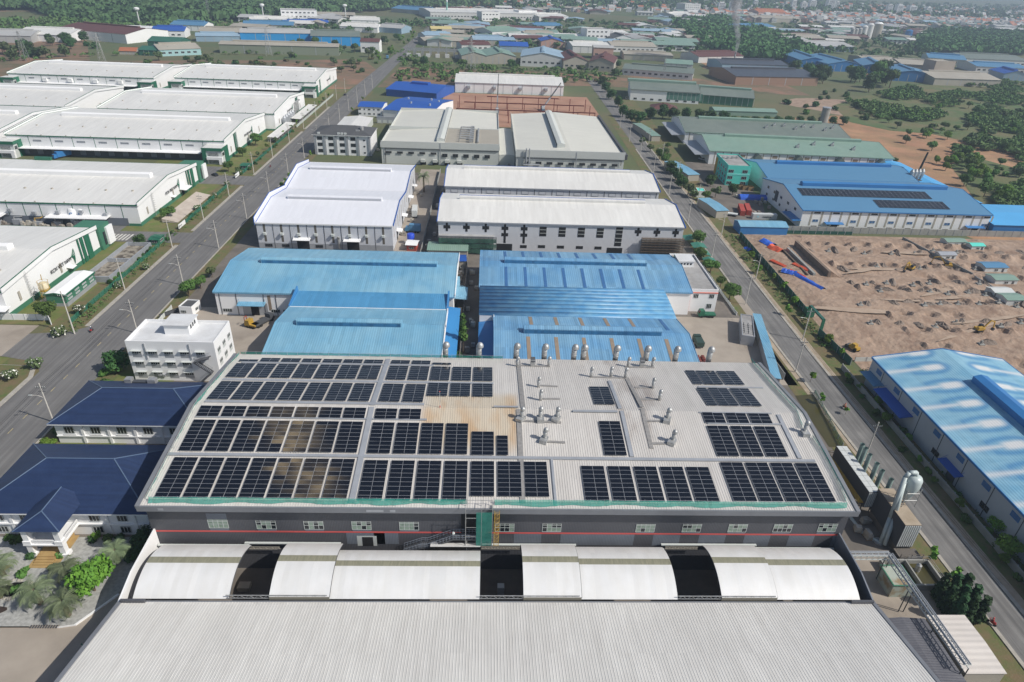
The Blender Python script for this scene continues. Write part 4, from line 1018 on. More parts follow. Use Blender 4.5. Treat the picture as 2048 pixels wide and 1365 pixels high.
# ================================================================ BUILDINGS BETWEEN THE TWO ROADS
# --- navy roofed offices with porch and garden (left of the foreground)
def nav_px(px, py, z): return G(px, py, z)
b = bbox('office_villa','white office wing under a navy hipped roof, behind the porch wing','office',-104.0,-69.5,131.2,148.6,6.3,4.4,m_navy,m_white,kind2='hip',ov=.9,trim=m_white)
for i in range(6):
    u = -14+i*6.3;
    if u > 15: continue
    b.window('S',u,3.1,2.3,2.0,3,1,m_glass,m_frame,out=.05); b.panel('pilaster','S',[(u+2.9,u+3.5,.2,5.9)],m_white,.3)
    b.panel('sill','S',[(u-1.5,u+1.5,2.7,2.9)],m_white,.28)
b.panel('cornice','S',[(-b.w/2,b.w/2,2.2,2.5)],m_white,.34)
mb = MB(); mb.box(-7,-5.3,6.5,8.2,7.4,8.8); mb.box(-1.2,.8,6.6,8.2,7.3,8.7); mb.build('water_tank', m_galv, b.t)
mb = MB(); mb.box(-5.2,-1.3,6.8,8.0,7.4,8.0); mb.build('heater_panel', m_steel, b.t)
for nm, pts in (('ridge_tile',0),):
    a_, b_ = b.w/2+.9, b.d/2+.9; e = b_*.98; z0, z1 = 6.33, 10.73
    mb = MB(); mb.tube([(-a_,-b_,z0),(-a_+e,0,z1),(a_-e,0,z1),(a_,-b_,z0)],.13,5); mb.tube([(-a_,b_,z0),(-a_+e,0,z1)],.13,5); mb.tube([(a_,b_,z0),(a_-e,0,z1)],.13,5); mb.build('ridge_tile', mat('ridge_tile', (.10,.15,.24), .5), b.t)
c = bbox('office_villa','white office wing with navy hipped roof and a pillared entrance porch','office',-102.6,-68.6,101.4,121.8,6.6,5.2,m_navy,m_white,kind2='hip',ov=.9,trim=m_white)
a_, b_ = c.w/2+.9, c.d/2+.9; e = b_*.98; z0, z1 = 6.63, 11.83
mb = MB(); mb.tube([(-a_,-b_,z0),(-a_+e,0,z1),(a_-e,0,z1),(a_,-b_,z0)],.13,5); mb.tube([(-a_,b_,z0),(-a_+e,0,z1)],.13,5); mb.tube([(a_,b_,z0),(a_-e,0,z1)],.13,5); mb.build('ridge_tile', MATS['ridge_tile'], c.t)
xo = -85.6
for x in (-98.6,-93.2,-79.4,-73.8,-73.2):
    u = x-xo
    if x == -73.2: continue
    for z in (3.9,.7): c.window('S',u,z,2.1,1.7,3,1,m_glass,m_frame,out=.05)
    c.panel('pilaster','S',[(u+2.2,u+2.8,.2,6.2)],m_white,.28)
c.panel('cornice','S',[(-c.w/2,c.w/2,3.0,3.3)],m_white,.34)
# porch: four pillars, balustraded balcony, hipped navy roof running back to the wing
py0, py1, px0, px1 = 95.1-111.6, 101.3-111.6, -90.3-xo, -82.6-xo
for x in (px0+.8, px1-.8):
    mb = MB()
    for y in (py0+.8,):
        mb.box(x-.55,x+.55,y-.55,y+.55,.9,7.0); mb.box(x-.85,x+.85,y-.85,y+.85,0,.9); mb.box(x-.75,x+.75,y-.75,y+.75,3.6,4.4); mb.box(x-.7,x+.7,y-.7,y+.7,7.0,7.5)
    mb.build('pillar', m_white, c.t)
mb = MB(); mb.box(px0,px1,py0,py1-.01,3.3,3.59); mb.build('balcony_floor', m_white, c.t)
mb = MB(); mb.box(px0+1.6,px1-1.6,py0+.3,py0+.5,4.4,4.55)
for i in range(16): x = px0+1.8+i*(px1-px0-3.6)/15; mb.box(x-.07,x+.07,py0+.33,py0+.47,3.6,4.4)
for x in (px0+.2,px1-.4):
    mb.box(x,x+.2,py0+1.6,py1-.1,4.4,4.55)
    for i in range(16): y = py0+1.7+i*(py1-py0-1.9)/15; mb.box(x+.03,x+.17,y-.07,y+.07,3.6,4.4)
mb.build('balustrade', m_white, c.t)
mb = MB(); a0,a1,y0,z0,z1 = px0-.6, px1+.6, py0-.3, 7.5, 9.9; xm = (a0+a1)/2; yb = py1+3.6
mb.q((a0,y0,z0),(a1,y0,z0),(xm,y0+3.2,z1)); mb.q((a1,y0,z0),(a1,yb,z0),(xm,yb,z1),(xm,y0+3.2,z1)); mb.q((a0,yb,z0),(a0,y0,z0),(xm,y0+3.2,z1),(xm,yb,z1)); mb.q((a0,y0,z0-.02),(a0,py1-.1,z0-.02),(a1,py1-.1,z0-.02),(a1,y0,z0-.02))
mb.build('porch_roof', m_navy, c.t)
mb = MB(); mb.tube([(a0,y0,z0),(xm,y0+3.2,z1),(xm,yb,z1)],.12,5); mb.tube([(a1,y0,z0),(xm,y0+3.2,z1)],.12,5); mb.build('ridge_tile', MATS['ridge_tile'], c.t)
mb = MB()
for i in range(5): mb.box(px0+2,px1-2,py0-2.6+i*.55,py0-2.0+i*.55 if i<4 else py1,0,.18+.17*i)
mb.build('steps', m_ochre, c.t)
mb = MB(); mb.box(px0+2.4,px1-2.4,py1+.2,py1+.72,0,3.0); mb.build('entrance_door', m_glass, c.t)
# garden
ZG = Z3+.03
gp = [(-130,79.2),(-80.9,79.3),(-80.4,79.6),(-75.8,79.6),(-75.5,79.2),(-73.0,79.7),(-68.7,86.3),(-67.5,93),(-69.5,100.5),(-130,100.5)]
sheet('garden_ground', gp, ZG, m_gravel)
kerbline([(-130,79.1),(-80.9,79.1)],.35,.3,m_white); kerbline([(-75.6,79.0),(-72.9,79.5),(-68.4,86.2)],.35,.3,m_white)
mb = MB()
for i in range(11): mb.box(-80.6+i*.45,-80.4+i*.45,78.9,79.5,ZG,ZG+.12)
tag(mb.build('drain_grate', m_steel), 'dark slatted drain grate in the white garden kerb', 'grate')
blob('pond', -88.5,87.3,2.6,1.9,ZG+.05,m_water,seed=21)
blob('pond', -92.5,82.2,5.0,1.9,ZG+.05,mat('still_brown_water',(.06,.045,.04),.25),seed=22)
blob('path', -95,91,3.2,1.2,ZG+.03,m_ochre,seed=23,rot=.5)
rect('path', -89,-83.4,92.4,101,ZG+.03,m_ochre)
b2 = thing('fish_pond_rim','ring of pale boulders round the dark garden pond','rockery',(-88.5,87.3,0)); mb = MB(); r = random.Random(8)
for i in range(22):
    q = 2*PI*i/22; s_ = r.uniform(.3,.6); x,y = 2.95*math.cos(q)+r.uniform(-.2,.2), 2.2*math.sin(q)+r.uniform(-.2,.2)
    mb.lathe((x,y,.05),[(s_*.9,0),(s_,s_*.4),(s_*.6,s_*.8),(s_*.1,s_*.95)],6)
mb.build('boulder', m_kerb, b2)
# --- three-storey white block with stair
b = bbox('office_block','white three-storey block with flat roof, roof hut and outside steel stair','office block',-98.7,-74.7,159.5,172.2,12,.9,m_wflat,m_white,flat=True)
mb = MB(); mb.box(-3.4,3.4,-1.0,5.2,12.06,15.0); hut = mb.build('roof_hut', m_white, b.t); mb = MB(); mb.box(-3.8,3.8,-1.4,5.6,15.0,15.25); mb.build('hut_roof', m_wflat, hut)
mb = MB()
for i in range(3): mb.box(3.403,3.45,0.2+i*1.4,1.1+i*1.4,13.3,14.5)
mb.build('window', m_glass, hut)
for r_ in range(3):
    for i in range(5):
        u = -9.6+i*4.35; z = 8.8-r_*3.4
        if i == 4 and r_ > 0: continue
        b.window('S',u,z,2.5,1.0,4,1,m_glass,m_frame,True); b.panel('spandrel','S',[(u-1.25,u+1.25,z-1.15,z-.05)],m_tray,.02)
    for i in range(3):
        u = -3.8+i*3.9; b.window('E',u,8.8-r_*3.6,2.0,1.1,4,1,m_glass,m_frame); b.panel('spandrel','E',[(u-1,u+1,7.8-r_*3.6,8.7-r_*3.6)],m_frame,.02)
b.panel('downpipe','S',[(-7.2,-6.9,7.2,12.2),(4.9,5.2,7.2,12.2)],m_tray,.2)
mb = MB()
for i,(u,z) in enumerate(((-5.2,1.7),(-4,1.6),(-5.4,2.4))): mb.box(u,u+.8,-.45,-.02,z,z+.6)
b.put('aircon', mb.mesh('aircon', m_tray),'S',0,0)
st = MB(); rl = MB()
for (x0,zA,x1,zB) in ((6.2,0,10.4,3.6),(10.4,3.6,6.2,7.2),(6.2,7.2,10.6,8.6)):
    for y in (-.8,.7): st.beam((x0,y-1,zA),(x1,y-1,zB),.12,.25); rl.beam((x0,y-1,zA+1.1),(x1,y-1,zB+1.1),.06)
    for i in range(12): f = i/12; st.box(x0+(x1-x0)*f-.18,x0+(x1-x0)*f+.18,-1.7,-.35,zA+(zB-zA)*f,zA+(zB-zA)*f+.06); rl.beam((x0+(x1-x0)*f,-1.8,zA+(zB-zA)*f),(x0+(x1-x0)*f,-1.8,zA+(zB-zA)*f+1.1),.05)
so_ = b.put('outside_stair', st.mesh('outside_stair', m_steel),'S',0,0); o = rl.build('railing', m_tray, so_)
for i in range(3):
    mb = MB(); mb.box(-9.5+i*.0,-4,-.01,.5,0,.6)
# --- twin blue factories BL (left)
m_hood_shade = mat('blue_hood_shade',(.05,.19,.36),.5,(.03,.12,.25),.4,.8,sheets=(0,1.,.15))  # shade on the hood fronts, put into a darker blue
b = bbox('factory','light blue roofed factory left of the alley, back part with long ridge hood','factory',-89.7,-10.6,199.9,237.5,8.8,3.0,m_blue,m_white,ov=.35,trim=m_blue,group='light blue roofed factories')
b.vent(-29,33,2.6,1.7,m_blue,'front',m_hood_shade)
b.panel('coping','E',[(-b.d/2,b.d/2,8.0,9.2)],m_white,.2,.5)
X0 = -50.15
for x in (-86.5,-70.5,-66.5): b.window('S',x-X0,1.2,3.0,1.2,4,1,m_glass,m_frame)
b.panel('cladding_patch','S',[(-85.5-X0+4.2,-73-X0,.1,4.6)],m_tray,.03); b.panel('door','S',[(-78.6-X0,-76-X0,.1,4.0)],m_dark,.05,.03)
b.canopy('S',-77.8-X0,5.0,9,2.6,m_blue)
b.panel('downpipe','S',[(x-X0,x-X0+.2,.2,8) for x in (-88.5,-83,-74,-70)],m_steel,.12); b.panel('light_strip','S',[(-72.6-X0,-71.6-X0,2,7.6)],m_sky,.03)
c = bbox('factory','light blue roofed factory left of the alley, front part nearest the solar roof','factory',-62,-12.4,159.6,190,8.8,2.5,m_blue,m_white,ov=.3,trim=m_blue,group='light blue roofed factories')
c.vent(-18.5,12.5,2.8,1.7,m_blue,'front',m_hood_shade)
c.panel('coping','E',[(-c.d/2,c.d/2,8.0,9.3)],m_white,.25,.45)
mb = MB(); mb.prism([(-25.2,15.1,8.6),(-25.2,26,9.0),(-25.2,26,9.2),(-25.2,15.1,8.8)],(50,0,0)); mb.build('link_roof', m_bluedk if False else mat('bright_blue_link', (.085,.29,.51), .42, (.06,.235,.43), .1, .7, rib=(0,.7), sheets=(0,1.05,.06)), c.t)
mb = MB(); mb.prism([(-25.6,15,7.6),(-25.6,27,7.8),(-25.6,26.4,10.8),(-25.6,15.5,9.1)],(.35,0,0)); mb.prism([(24.9,14.2,7.6),(24.9,25.5,7.8),(24.9,25.5,10.6),(24.9,24.6,10.6),(24.9,15.2,9.0)],(.5,0,0)); mb.build('end_board', mat('edge_blue',(.05,.22,.48),.5), c.t)
mb = MB(); mb.box(-25,25,14.85,15.1,8.72,8.95); mb.build('flashing', m_white, c.t)
mb = MB(); mb.prism([(25.2,-15.5,6.6),(29.2,-15.5,6.0),(29.2,-15.5,6.15),(25.2,-15.5,6.75)],(0,37,0)); mb.build('lean_to', mat('bright_blue_lean',(.05,.25,.54),.42), c.t)
mb = MB(); mb.box(25.15,28.9,-15.2,21.2,0,6.0); mb.build('lean_to_wall', m_bluedk, c.t)
mb = MB(); mb.box(37.6,42.5,41,49,4.9,5.05); mb.prism([(38.8,24,5.2),(42,24,4.8),(42,24,4.95),(38.8,24,5.35)],(0,8,0)); 
b.canopy('E', -8, 5.0, 10, 4.5, m_blue)
# --- BR (right)
b = bbox('factory','weathered blue roofed factory right of the alley with dark sheet stripes','factory',-1.6,72.6,206.9,240.5,9.,2.9,m_blue2,m_white,ov=.3,trim=m_blue2,group='weathered blue roofed factories')
b.vent(-28.5,24,2.8,1.7,m_blue2,'front',m_hood_shade); b.strips([-28+i*6.9 for i in range(8)],m_skyb,1.1,.05,.78,(-1,1))
c = bbox('factory','weathered blue roofed factory with brown skylight strips just behind the solar roof','factory',3.3,62.0,158.5,187,8.6,2.6,m_blue2,m_white,ov=.3,trim=m_blue2,group='weathered blue roofed factories')
c.vent(-20.8,21,2.8,1.8,m_blue2,'front',m_hood_shade); c.strips([-19.5+i*8.3 for i in range(6)],m_sky,1.15,.02,.8,(-1,)); c.strips([-18+i*8 for i in range(5)],m_sky,1.1,.05,.8,(1,)); c.strips([24],m_skyb,1.0,.05,.8,(1,))
mb = MB(); P = []
for j in range(9):
    s = j/8; P.append((29.75-14.4+19.6*s, 8.7+1.0*math.sin(PI*min(1,s*.62+.0))+.2*s))
yb0 = P[0][0]
for (ya,za),(yb,zb) in zip(P[:-1],P[1:]): mb.prism([(-34.4,ya-1,za-.15),(-34.4,yb-1,zb-.15),(-34.4,yb-1,zb),(-34.4,ya-1,za)],(64.2,0,0))
mb.build('curved_link_roof', mat('curved_blue_roof', (.10,.31,.54), .42, (.07,.22,.44), .06, .9, c3=(.24,.45,.60), sc3=.3, amt3=.6), c.t, True)
mb = MB(); mb.box(-34.2,29.6,14.4,33.9,0,8.55); mb.build('link_wall', m_white, c.t)
mb = MB(); mb.prism([(-34.4,-14.3,6.0),(-29.5,-14.3,6.6),(-29.5,-14.3,6.75),(-34.4,-14.3,6.15)],(0,28.6,0)); mb.build('lean_to', m_bluedk, c.t)
mb = MB(); mb.box(-34,-29.5,-14.2,14.2,0,5.95); mb.build('lean_to_wall', m_bluedk, c.t)
mb = MB(); mb.box(-29.7,-29.5,-14.2,14.3,6.0,8.9); mb.build('end_board', m_white, c.t)
b = bbox('office_block','white two-storey office with flat stained roof behind the blue factory','office block',73.2,83.2,209.6,242.5,8.2,.7,m_flat,m_white,flat=True)
mb = MB(); mb.box(-4.2,1.5,4.5,11,8.27,10.6); h = mb.build('roof_hut', m_white, b.t); mb = MB(); mb.box(-4.6,1.9,4.1,11.4,10.6,10.8); mb.build('hut_roof', m_wflat, h)
mb = MB()
for i in range(4): mb.box(-3.6+i*1.2,-2.9+i*1.2,4.44,4.498,9.2,9.9)
mb.build('window', m_glass, h)
for u in (-2.8,2.9):
    b.window('S',u,5.4,1.8,1.6,3,1,m_glass,m_frame)
b.window('S',2.6,1.4,1.8,1.8,3,1,m_glass,m_frame); b.panel('red_surround','S',[(-4.95,5.0,7.4,7.65),(-4.95,-4.7,.1,7.4)],m_orng,.2)
mb = MB(); mb.box(-3.6,-2.4,13,14.5,8.3,9.2); mb.build('plant_tray', m_green, b.t)
mb = MB()
for i in range(8): mb.box(-9+i*.6,-8.4+i*.6,-16,-14.8,.3+i*.45,.4+i*.45)
for y in (-16.05,-14.75): mb.beam((-9,y,1.2),(-4.2,y,4.9),.08); mb.beam((-9,y,.2),(-4.2,y,3.9),.1)
mb.build('outside_stair', m_tray, b.t)
# --- W1: clean white twin-bay factory
def bay(lb, y0, y1, va, vb):
    b = bbox('factory', lb, 'factory', -94.0,-38.6,y0,y1,11.2,(y1-y0)*.07,m_wroof2,mat('pale_grey_wall',(.60,.62,.66),.6,(.54,.56,.60),.1,.5,rib=(0,.5)),ov=.25,trim=m_white,group='clean white twin bay factory')
    b.vent(va,vb,3.0,1.4,m_wroof2,'front',mat('hood_grey_shade',(.45,.46,.49),.6)); return b  # hood fronts painted greyer to stand for their shaded side
f1 = bay('clean white factory bay with grey facade and two dark loading doors', 259.6, 305.8, -20, 20.5)
f2 = bay('clean white factory bay behind the grey facade one, joined to it', 306.4, 352.2, -21.5, 18.5)
for f in (f1, f2):
    mb = MB(); Y = f.d/2+.2
    for sg in (-1,1): mb.prism([(28.1,sg*Y,10.9),(28.1,0,f.h+f.rise-.3),(28.1,0,f.h+f.rise+.25),(28.1,sg*Y,11.5)],(.25,0,0))
    mb.build('blue_verge', m_royal, f.t)
    mb = MB(); 
    mb.prism([(-28.0,-Y,10),(-28.0,0,f.h+f.rise-.5),(-28.0,Y,10),(-28.0,Y,12.6),(-28.0,0,f.h+f.rise+1.9),(-28.0,-Y,13.2)],(-.4,0,0)); mb.build('parapet', m_wroof2, f.t)
    mb = MB(); mb.tube([(-28.2,-Y,13.25),(-28.2,0,f.h+f.rise+1.95),(-28.2,Y,12.65)],.16,5); mb.tube([(-28.2,-Y-.05,10),(-28.2,-Y-.05,13.3)],.16,5); mb.tube([(-27.55,-Y,11.35),(-27.55,0,f.h+f.rise+.05),(-27.55,Y,11.35)],.13,5); mb.build('parapet_trim', m_royal, f.t)
    for i in range(7):
        u = -f.d/2+4+i*(f.d-7)/6; f.panel('light_strip','E',[(u,u+.8,4.5,10)],m_sky,.03); 
        if i % 3 == 1: f.canopy('E',u+3,4.4,4,2.4,m_white); f.panel('door','E',[(u+1.6,u+4.4,.1,4)],m_dark,.05)
uu = [-27.7+i*6.92+3.1 for i in range(8)]
for i,u in enumerate(uu):
    f1.panel('light_strip','S',[(u-.45,u+.45,6.8,10.8),(u-.45,u+.45,2.9,6.0)],mat('smoky_strip',(.13,.12,.10),.4),.03)
    mb = MB(); mb.box(-.6,.6,-1.0,-.02,0,1.0); mb.box(-.4,.4,-1.05,-1.002,.15,.85); f1.put('exhaust_box', mb.mesh('exhaust_box', m_frame),'S',u,6.0)
f1.panel('seam','S',[(u+3.4,u+3.6,.1,10.8) for u in uu[:-1]],m_steel,.1)
f1.panel('plinth','S',[(-27.7,27.7,.05,2.4)],m_tray,.04)
for u in (uu[0]+.9,uu[1]+.9,uu[3]+.9): f1.window('S',u,.7,3.0,1.2,4,1,m_glass,m_steel,out=.04)
for u in (uu[2]+1.2,uu[5]+1.): f1.panel('loading_door','S',[(u-2.4,u+2.6,.06,4.4)],m_dark,.08,.05); f1.canopy('S',u,4.9,7,2.6,m_white)
mb = MB(); mb.tube([(0,-.6,.2),(0,-.6,4.6),(0,-1.0,5.4),(0,-1.6,5.2)],.55,8); f1.put('duct', mb.mesh('duct', m_galv),'S',uu[4]+2.3,.5)
# --- W2, W3 : long white halls
b = bbox('factory','long white hall under construction with dark cross-shaped window openings','factory',-19.8,83.4,261.8,299.6,13.0,3.4,m_wroof,mat('pale_cladding_wall',(.62,.63,.65),.55,(.55,.56,.585),.08,.6,rib=(0,.5)),ov=.3,trim=m_tray,group='long white halls')
mb = MB(); mb.prism([(-43.5,.1,16.25),(-43.5,2.0,16.3),(-43.5,2.0,17.6),(-43.5,.1,17.4)],(82,0,0)); v = mb.build('ridge_vent', m_wroof, b.t)
mb = MB(); mb.box(-43.6,38.6,2.01,2.25,16.2,17.75); mb.build('louvre_or_shade', m_royal, v)
b.panel('blue_verge','W',[(-18.9,18.9,12.6,13.2)],m_royal,.3,.3)
mb = MB()
for sg in (-1,1): mb.prism([(-52.25,sg*19.3,12.6),(-52.25,0,16.1),(-52.25,0,16.75),(-52.25,sg*19.3,13.25)],(.3,0,0)); mb.prism([(52.05,sg*19.3,12.6),(52.05,0,16.1),(52.05,0,16.75),(52.05,sg*19.3,13.25)],(.3,0,0))
mb.build('blue_verge', m_royal, b.t)
XC = 31.8
def openx(cx): return atY(860+cx/3.25, 460, 261.8).x-XC
def op(name, u, rects): b.panel(name,'S',[(u+a,u+c,z0,z1) for a,c,z0,z1 in rects],m_dark,.06)
for cx in (110,237,362): op('cross_opening',openx(cx),[(-.45,.45,11.2,12.4),(-1.4,1.4,9.8,11.19),(-.45,.45,8.6,9.79)])
for cx in (487,612): op('cross_opening',openx(cx),[(-.45,.45,11.2,12.4),(-1.4,1.4,9.8,11.19),(-.45,.45,8.4,9.79),(-1.4,1.4,7.0,8.39),(-.45,.45,4.0,6.99)])
op('doorway',openx(487),[(-3.3,3.3,.1,3.6)]); op('window_opening',openx(612),[(-1.4,1.4,1.9,3.2)])
for cx in (735,860,985,1108):
    op('window_opening',openx(cx),[(-1.45,1.45,7.4,11.6)]); b.panel('transom','S',[(openx(cx)-1.45,openx(cx)+1.45,10.2,10.35),(openx(cx)-1.45,openx(cx)+1.45,8.7,8.85)],m_frame,.12)
    op('window_opening',openx(cx)-.2,[(-1.5,1.5,2.1,3.4)])
op('tall_opening',openx(1232),[(-1.45,1.45,3.8,12.4)]); b.panel('transom','S',[(openx(1232)-1.45,openx(1232)+1.45,z,z+.2) for z in (5.5,7.3,9.2,10.9)],m_frame,.12); op('doorway',openx(1215),[(-3.3,3.3,.1,3.0)])
for cx in (1355,1478,1600): op('cross_opening',openx(cx),[(-.45,.45,11.2,12.4),(-1.4,1.4,9.8,11.19),(-.45,.45,8.6,9.79)])
b.panel('floor_slab','S',[(34.5,51.5,.1,7.6)],mat('unfinished_render',(.30,.28,.255),.9,(.20,.19,.17),.3,.9),.5)
b.panel('lower_annex','S',[(-51.5,-28.5,.1,7.4)],mat('unpainted_render',(.42,.42,.42),.9,(.30,.30,.29),.3,.8),2.2)
def scaffold(lb, cx, y, w, h, net=None, levels=4):
    t = thing('scaffold', lb, 'scaffold', (cx,y,0)); mb = MB(); n = int(w/1.7)
    for i in range(n+1):
        x = -w/2+w*i/n
        for yy in (-.6,.6): mb.cyl((x,yy,0),(x,yy,h),.05,.05,5)
        mb.beam((x,-.6,h*.5),(x,.6,h*.5),.05)
    for k in range(levels+1):
        z = h*(k+.3)/(levels+.3)
        for yy in (-.6,.6): mb.beam((-w/2,yy,z),(w/2,yy,z),.06)
        mb.box(-w/2,w/2,-.55,.55,z-.25,z-.2)
    for i in range(0,n,2): mb.beam((-w/2+w*i/n,-.62,0),(-w/2+w*min(n,i+2)/n,-.62,h),.05)
    mb.build('frame', m_wood if not net else m_steel, t)
    if net:
        for k in range(3):
            r = random.Random(k); mb = MB(); m_ = 24; za, zb = h*(.08+.3*k), h*(.08+.3*k)+h*.26
            P = [(-w/2+w*i/m_, -.68-.18*math.sin(i*.9+k)-r.uniform(0,.12), r.uniform(-.18,.18)) for i in range(m_+1)]
            for p,q in zip(P[:-1],P[1:]): mb.q((p[0],p[1],za+p[2]),(q[0],q[1],za+q[2]),(q[0],-.65,zb),(p[0],-.65,zb))
            mb.build('netting', net, t)
scaffold('dark green netted scaffold at the left end of the long white hall',-7.5,258.4,24,7.6,mat('scaffold_net',(.025,.085,.06),.9,(.05,.12,.09),.8,.8,alpha=.85))
scaffold('bare timber scaffold before the unfinished annex at the right end of the hall',74.8,259.9,18,8.6,None,7)
b = bbox('factory','long white hall just behind the one with cross-shaped openings','factory',-19.8,83.8,311,348.5,13.0,3.4,m_wroof,MATS['pale_cladding_wall'],ov=.3,trim=m_tray,group='long white halls')
mb = MB(); mb.prism([(-43.5,.1,16.25),(-43.5,2.0,16.3),(-43.5,2.0,17.6),(-43.5,.1,17.4)],(84,0,0)); v = mb.build('ridge_vent', m_wroof, b.t)
mb = MB(); mb.box(-43.6,40.6,2.01,2.25,16.2,17.75); mb.build('louvre_or_shade', m_royal, v)
mb = MB()
for sg in (-1,1): mb.prism([(-52.55,sg*19.1,12.6),(-52.55,0,16.1),(-52.55,0,16.75),(-52.55,sg*19.1,13.25)],(.3,0,0)); mb.prism([(52.25,sg*19.1,12.6),(52.25,0,16.1),(52.25,0,16.75),(52.25,sg*19.1,13.25)],(.3,0,0))
mb.build('blue_verge', m_royal, b.t)
for i in range(12):
    u = -47.5+i*8.5; b.window('S',u,9.9,3.4,1.7,1,1,MATS['pale_cladding_wall'],m_steel)
b.panel('seam','S',[(-51.5+i*8.5,-51.25+i*8.5,.1,12.6) for i in range(1,13)],m_steel,.1)
# --- C1, C2 cream halls
b = bbox('factory','cream roofed factory with ridge box running away from us and rooftop ducts','factory',-62.6,6.9,395.4,497,11.2,2.0,m_croof,m_cwall,ridge='y',ov=.1,group='cream roofed factories')
mb = MB(); mb.box(-34.9,34.9,-51.3,-50.95,9.6,13.4); mb.box(-35.2,-34.9,-51.3,50.9,9.6,12.2); mb.box(34.9,35.2,-51.3,50.9,9.6,12.2); mb.box(-34.9,34.9,50.6,50.9,9.6,13.2); mb.build('parapet', m_cwall, b.t)
mb = MB(); mb.box(-.1,34.8,-50.9,-12,12.35,13.05); mb.build('flat_deck', m_beige, b.t)
b.vent(-48,48,4.6,2.2,m_cwall,'both',m_graydk)
mb = MB(); mb.box(-34.8,34.8,-12,-11.4,11.6,13.6); mb.build('cross_wall', m_cwall, b.t)
r = random.Random(12); mb = MB()
for i in range(6): mb.tube([(11+r.uniform(-.4,.4),-46+i*6,13),(11,-46+i*6,15.2),(18,-46+i*6,15.2)],.4,7)
for i in range(7): mb.box(17,19.4,-48+i*5.4,-45.4+i*5.4,13,15.4)
mb.tube([(22,-49,13.8),(22,-14,13.8)],.6,8); mb.build('rooftop_duct', m_galv, b.t)
XC = -27.85
b.panel('band_line','S',[(-32.7,-32.3,.2,9.2),(-32.7,34,8.9,9.25)],m_graydk,.06,.4)
for i in range(5): b.window('S',-30.5+i*6.6,6.2,3.4,1.3,4,1,m_glass,m_graydk,out=.4)
for i in range(5): b.window('S',2.6+i*6.3,4.9,3.2,2.0,2,1,m_glass,m_graydk,out=.4)
for i in range(4): b.panel('loading_door','S',[(-12+i*7.2,-8.6+i*7.2,.1,1.9)],m_dark,.1,.4); mb = MB(); mb.box(-1.3,1.3,-2.4,-.4,0,1.6); b.put('dock_box', mb.mesh('dock_box', m_cwall),'S',-10.3+i*7.2,2.0)
b.panel('downpipe','S',[(-.2,.25,.2,13)],m_tray,.25,.4)
c = bbox('factory','cream roofed factory with ridge box, right of the one with rooftop ducts','factory',17,80,384,498,11.2,2.2,m_croof,m_cwall,ridge='y',ov=.1,group='cream roofed factories')
mb = MB(); mb.box(-31.8,31.8,-57.6,-57.2,9.4,13.6); mb.box(-32,-31.8,-57.6,57.2,9.4,12.2); mb.build('parapet', m_cwall, c.t)
mb = MB(); mb.box(31.65,33.2,-57.6,57.2,9.4,12.4); mb.build('dark_gutter', m_graydk, c.t)
c.vent(-48,52,4.6,2.4,m_cwall,'both',m_graydk,off=-5)
c.panel('band_line','S',[(-28,30,8.6,8.95),(29.6,30,6,8.6)],m_graydk,.06,.5)
for i in range(9): c.window('S',-25+i*6.4,5.4,3.4,1.5,4,1,m_glass,m_graydk,out=.5)
c.panel('downpipe','S',[(3.1,3.5,.2,13)],m_tray,.25,.5)
mb = MB(); mb.cyl((-26,-58.6,6),(-26,-58.6,14.6),.35,.35,8); mb.cyl((-24.2,-58.6,6),(-24.2,-58.6,14.6),.35,.35,8); mb.box(-27.5,-18,-60,-57.7,5.2,5.6); mb.build('flue', m_tray, c.t)
d = bbox('link_building','low cream link between the two cream factories','link building',7.2,16.6,398,470,6.5,.4,m_croof,m_cwall,ridge='y',ov=0)
for i in range(5): mb = MB(); mb.box(-.8,.8,-.9,-.02,0,2.6); d.put('vent_box', mb.mesh('vent_box', m_frame),'N',-3+i*1.5,1)
# --- O1 three storey office with hipped dark roof
b = bbox('office_block','white three-storey office with dark hipped roof and grey piers','office block',-105.5,-71.5,411.2,433.4,12.2,3.6,m_graydk,m_white,kind2='hip',ov=1.0,trim=m_white)
for i in range(5):
    u = -13.6+i*6.7
    for z in (9.0,5.3,1.5):
        w_ = 3.0 if i < 4 else 1.2; b.window('S',u,z,w_,2.0 if i < 4 else .8,3 if i<4 else 1,1,m_glass,m_steel)
    b.panel('pier','S',[(u+2.5,u+3.7,.1,11.6)],m_tray,.5)
b.panel('pier','S',[(-17,-15.6,.1,11.6)],m_tray,.5); b.panel('pier','E',[(-11+i*4.4,-10.2+i*4.4,.1,11.6) for i in range(6)],m_white,.4)
for (u,y) in ((-14,.6),(-2,.6),(0,1),(2,.6)): mb = MB(); mb.box(-.7,.7,-.2,1,0,1.1); b.put('aircon', mb.mesh('aircon', m_frame),'S',u,12.3)
mb = MB(); mb.lathe((11,-4,13.6),[(1.2,0),(1.2,2.2),(.4,2.7)],10); mb.box(7.6,10,-7,-5.4,12.8,14.4); mb.build('water_tank', m_galv, b.t)
mb = MB()
for z in (1.8,5.3,8.6): mb.box(-17.5,-9.5,-3.6,-.4,z,z+.15)
for x in (-17.4,-13.5,-9.6): mb.cyl((x,-3.5,0),(x,-3.5,9.8),.14,.14,6)
for z0 in (1.9,5.4): mb.beam((-17,-2,z0),(-10,-2,z0+3.4),1.2,.2)
for z in (2.9,6.4,9.7): mb.beam((-17.5,-3.6,z),(-9.5,-3.6,z),.08)
mb.build('outside_stair', m_tray, b.t)
t = bbox('canopy_shed','long white curved canopy beside the wide road','canopy',-104,-84,455,500,5.0,1.0,m_wroof,m_frame,ridge='y',ov=.4)
b = bbox('boundary_wall','pale panelled yard wall with a row of small arches behind the cream factory','wall',-82,-45,505,506.2,4.6,.1,m_tray,m_tray,ov=.1)
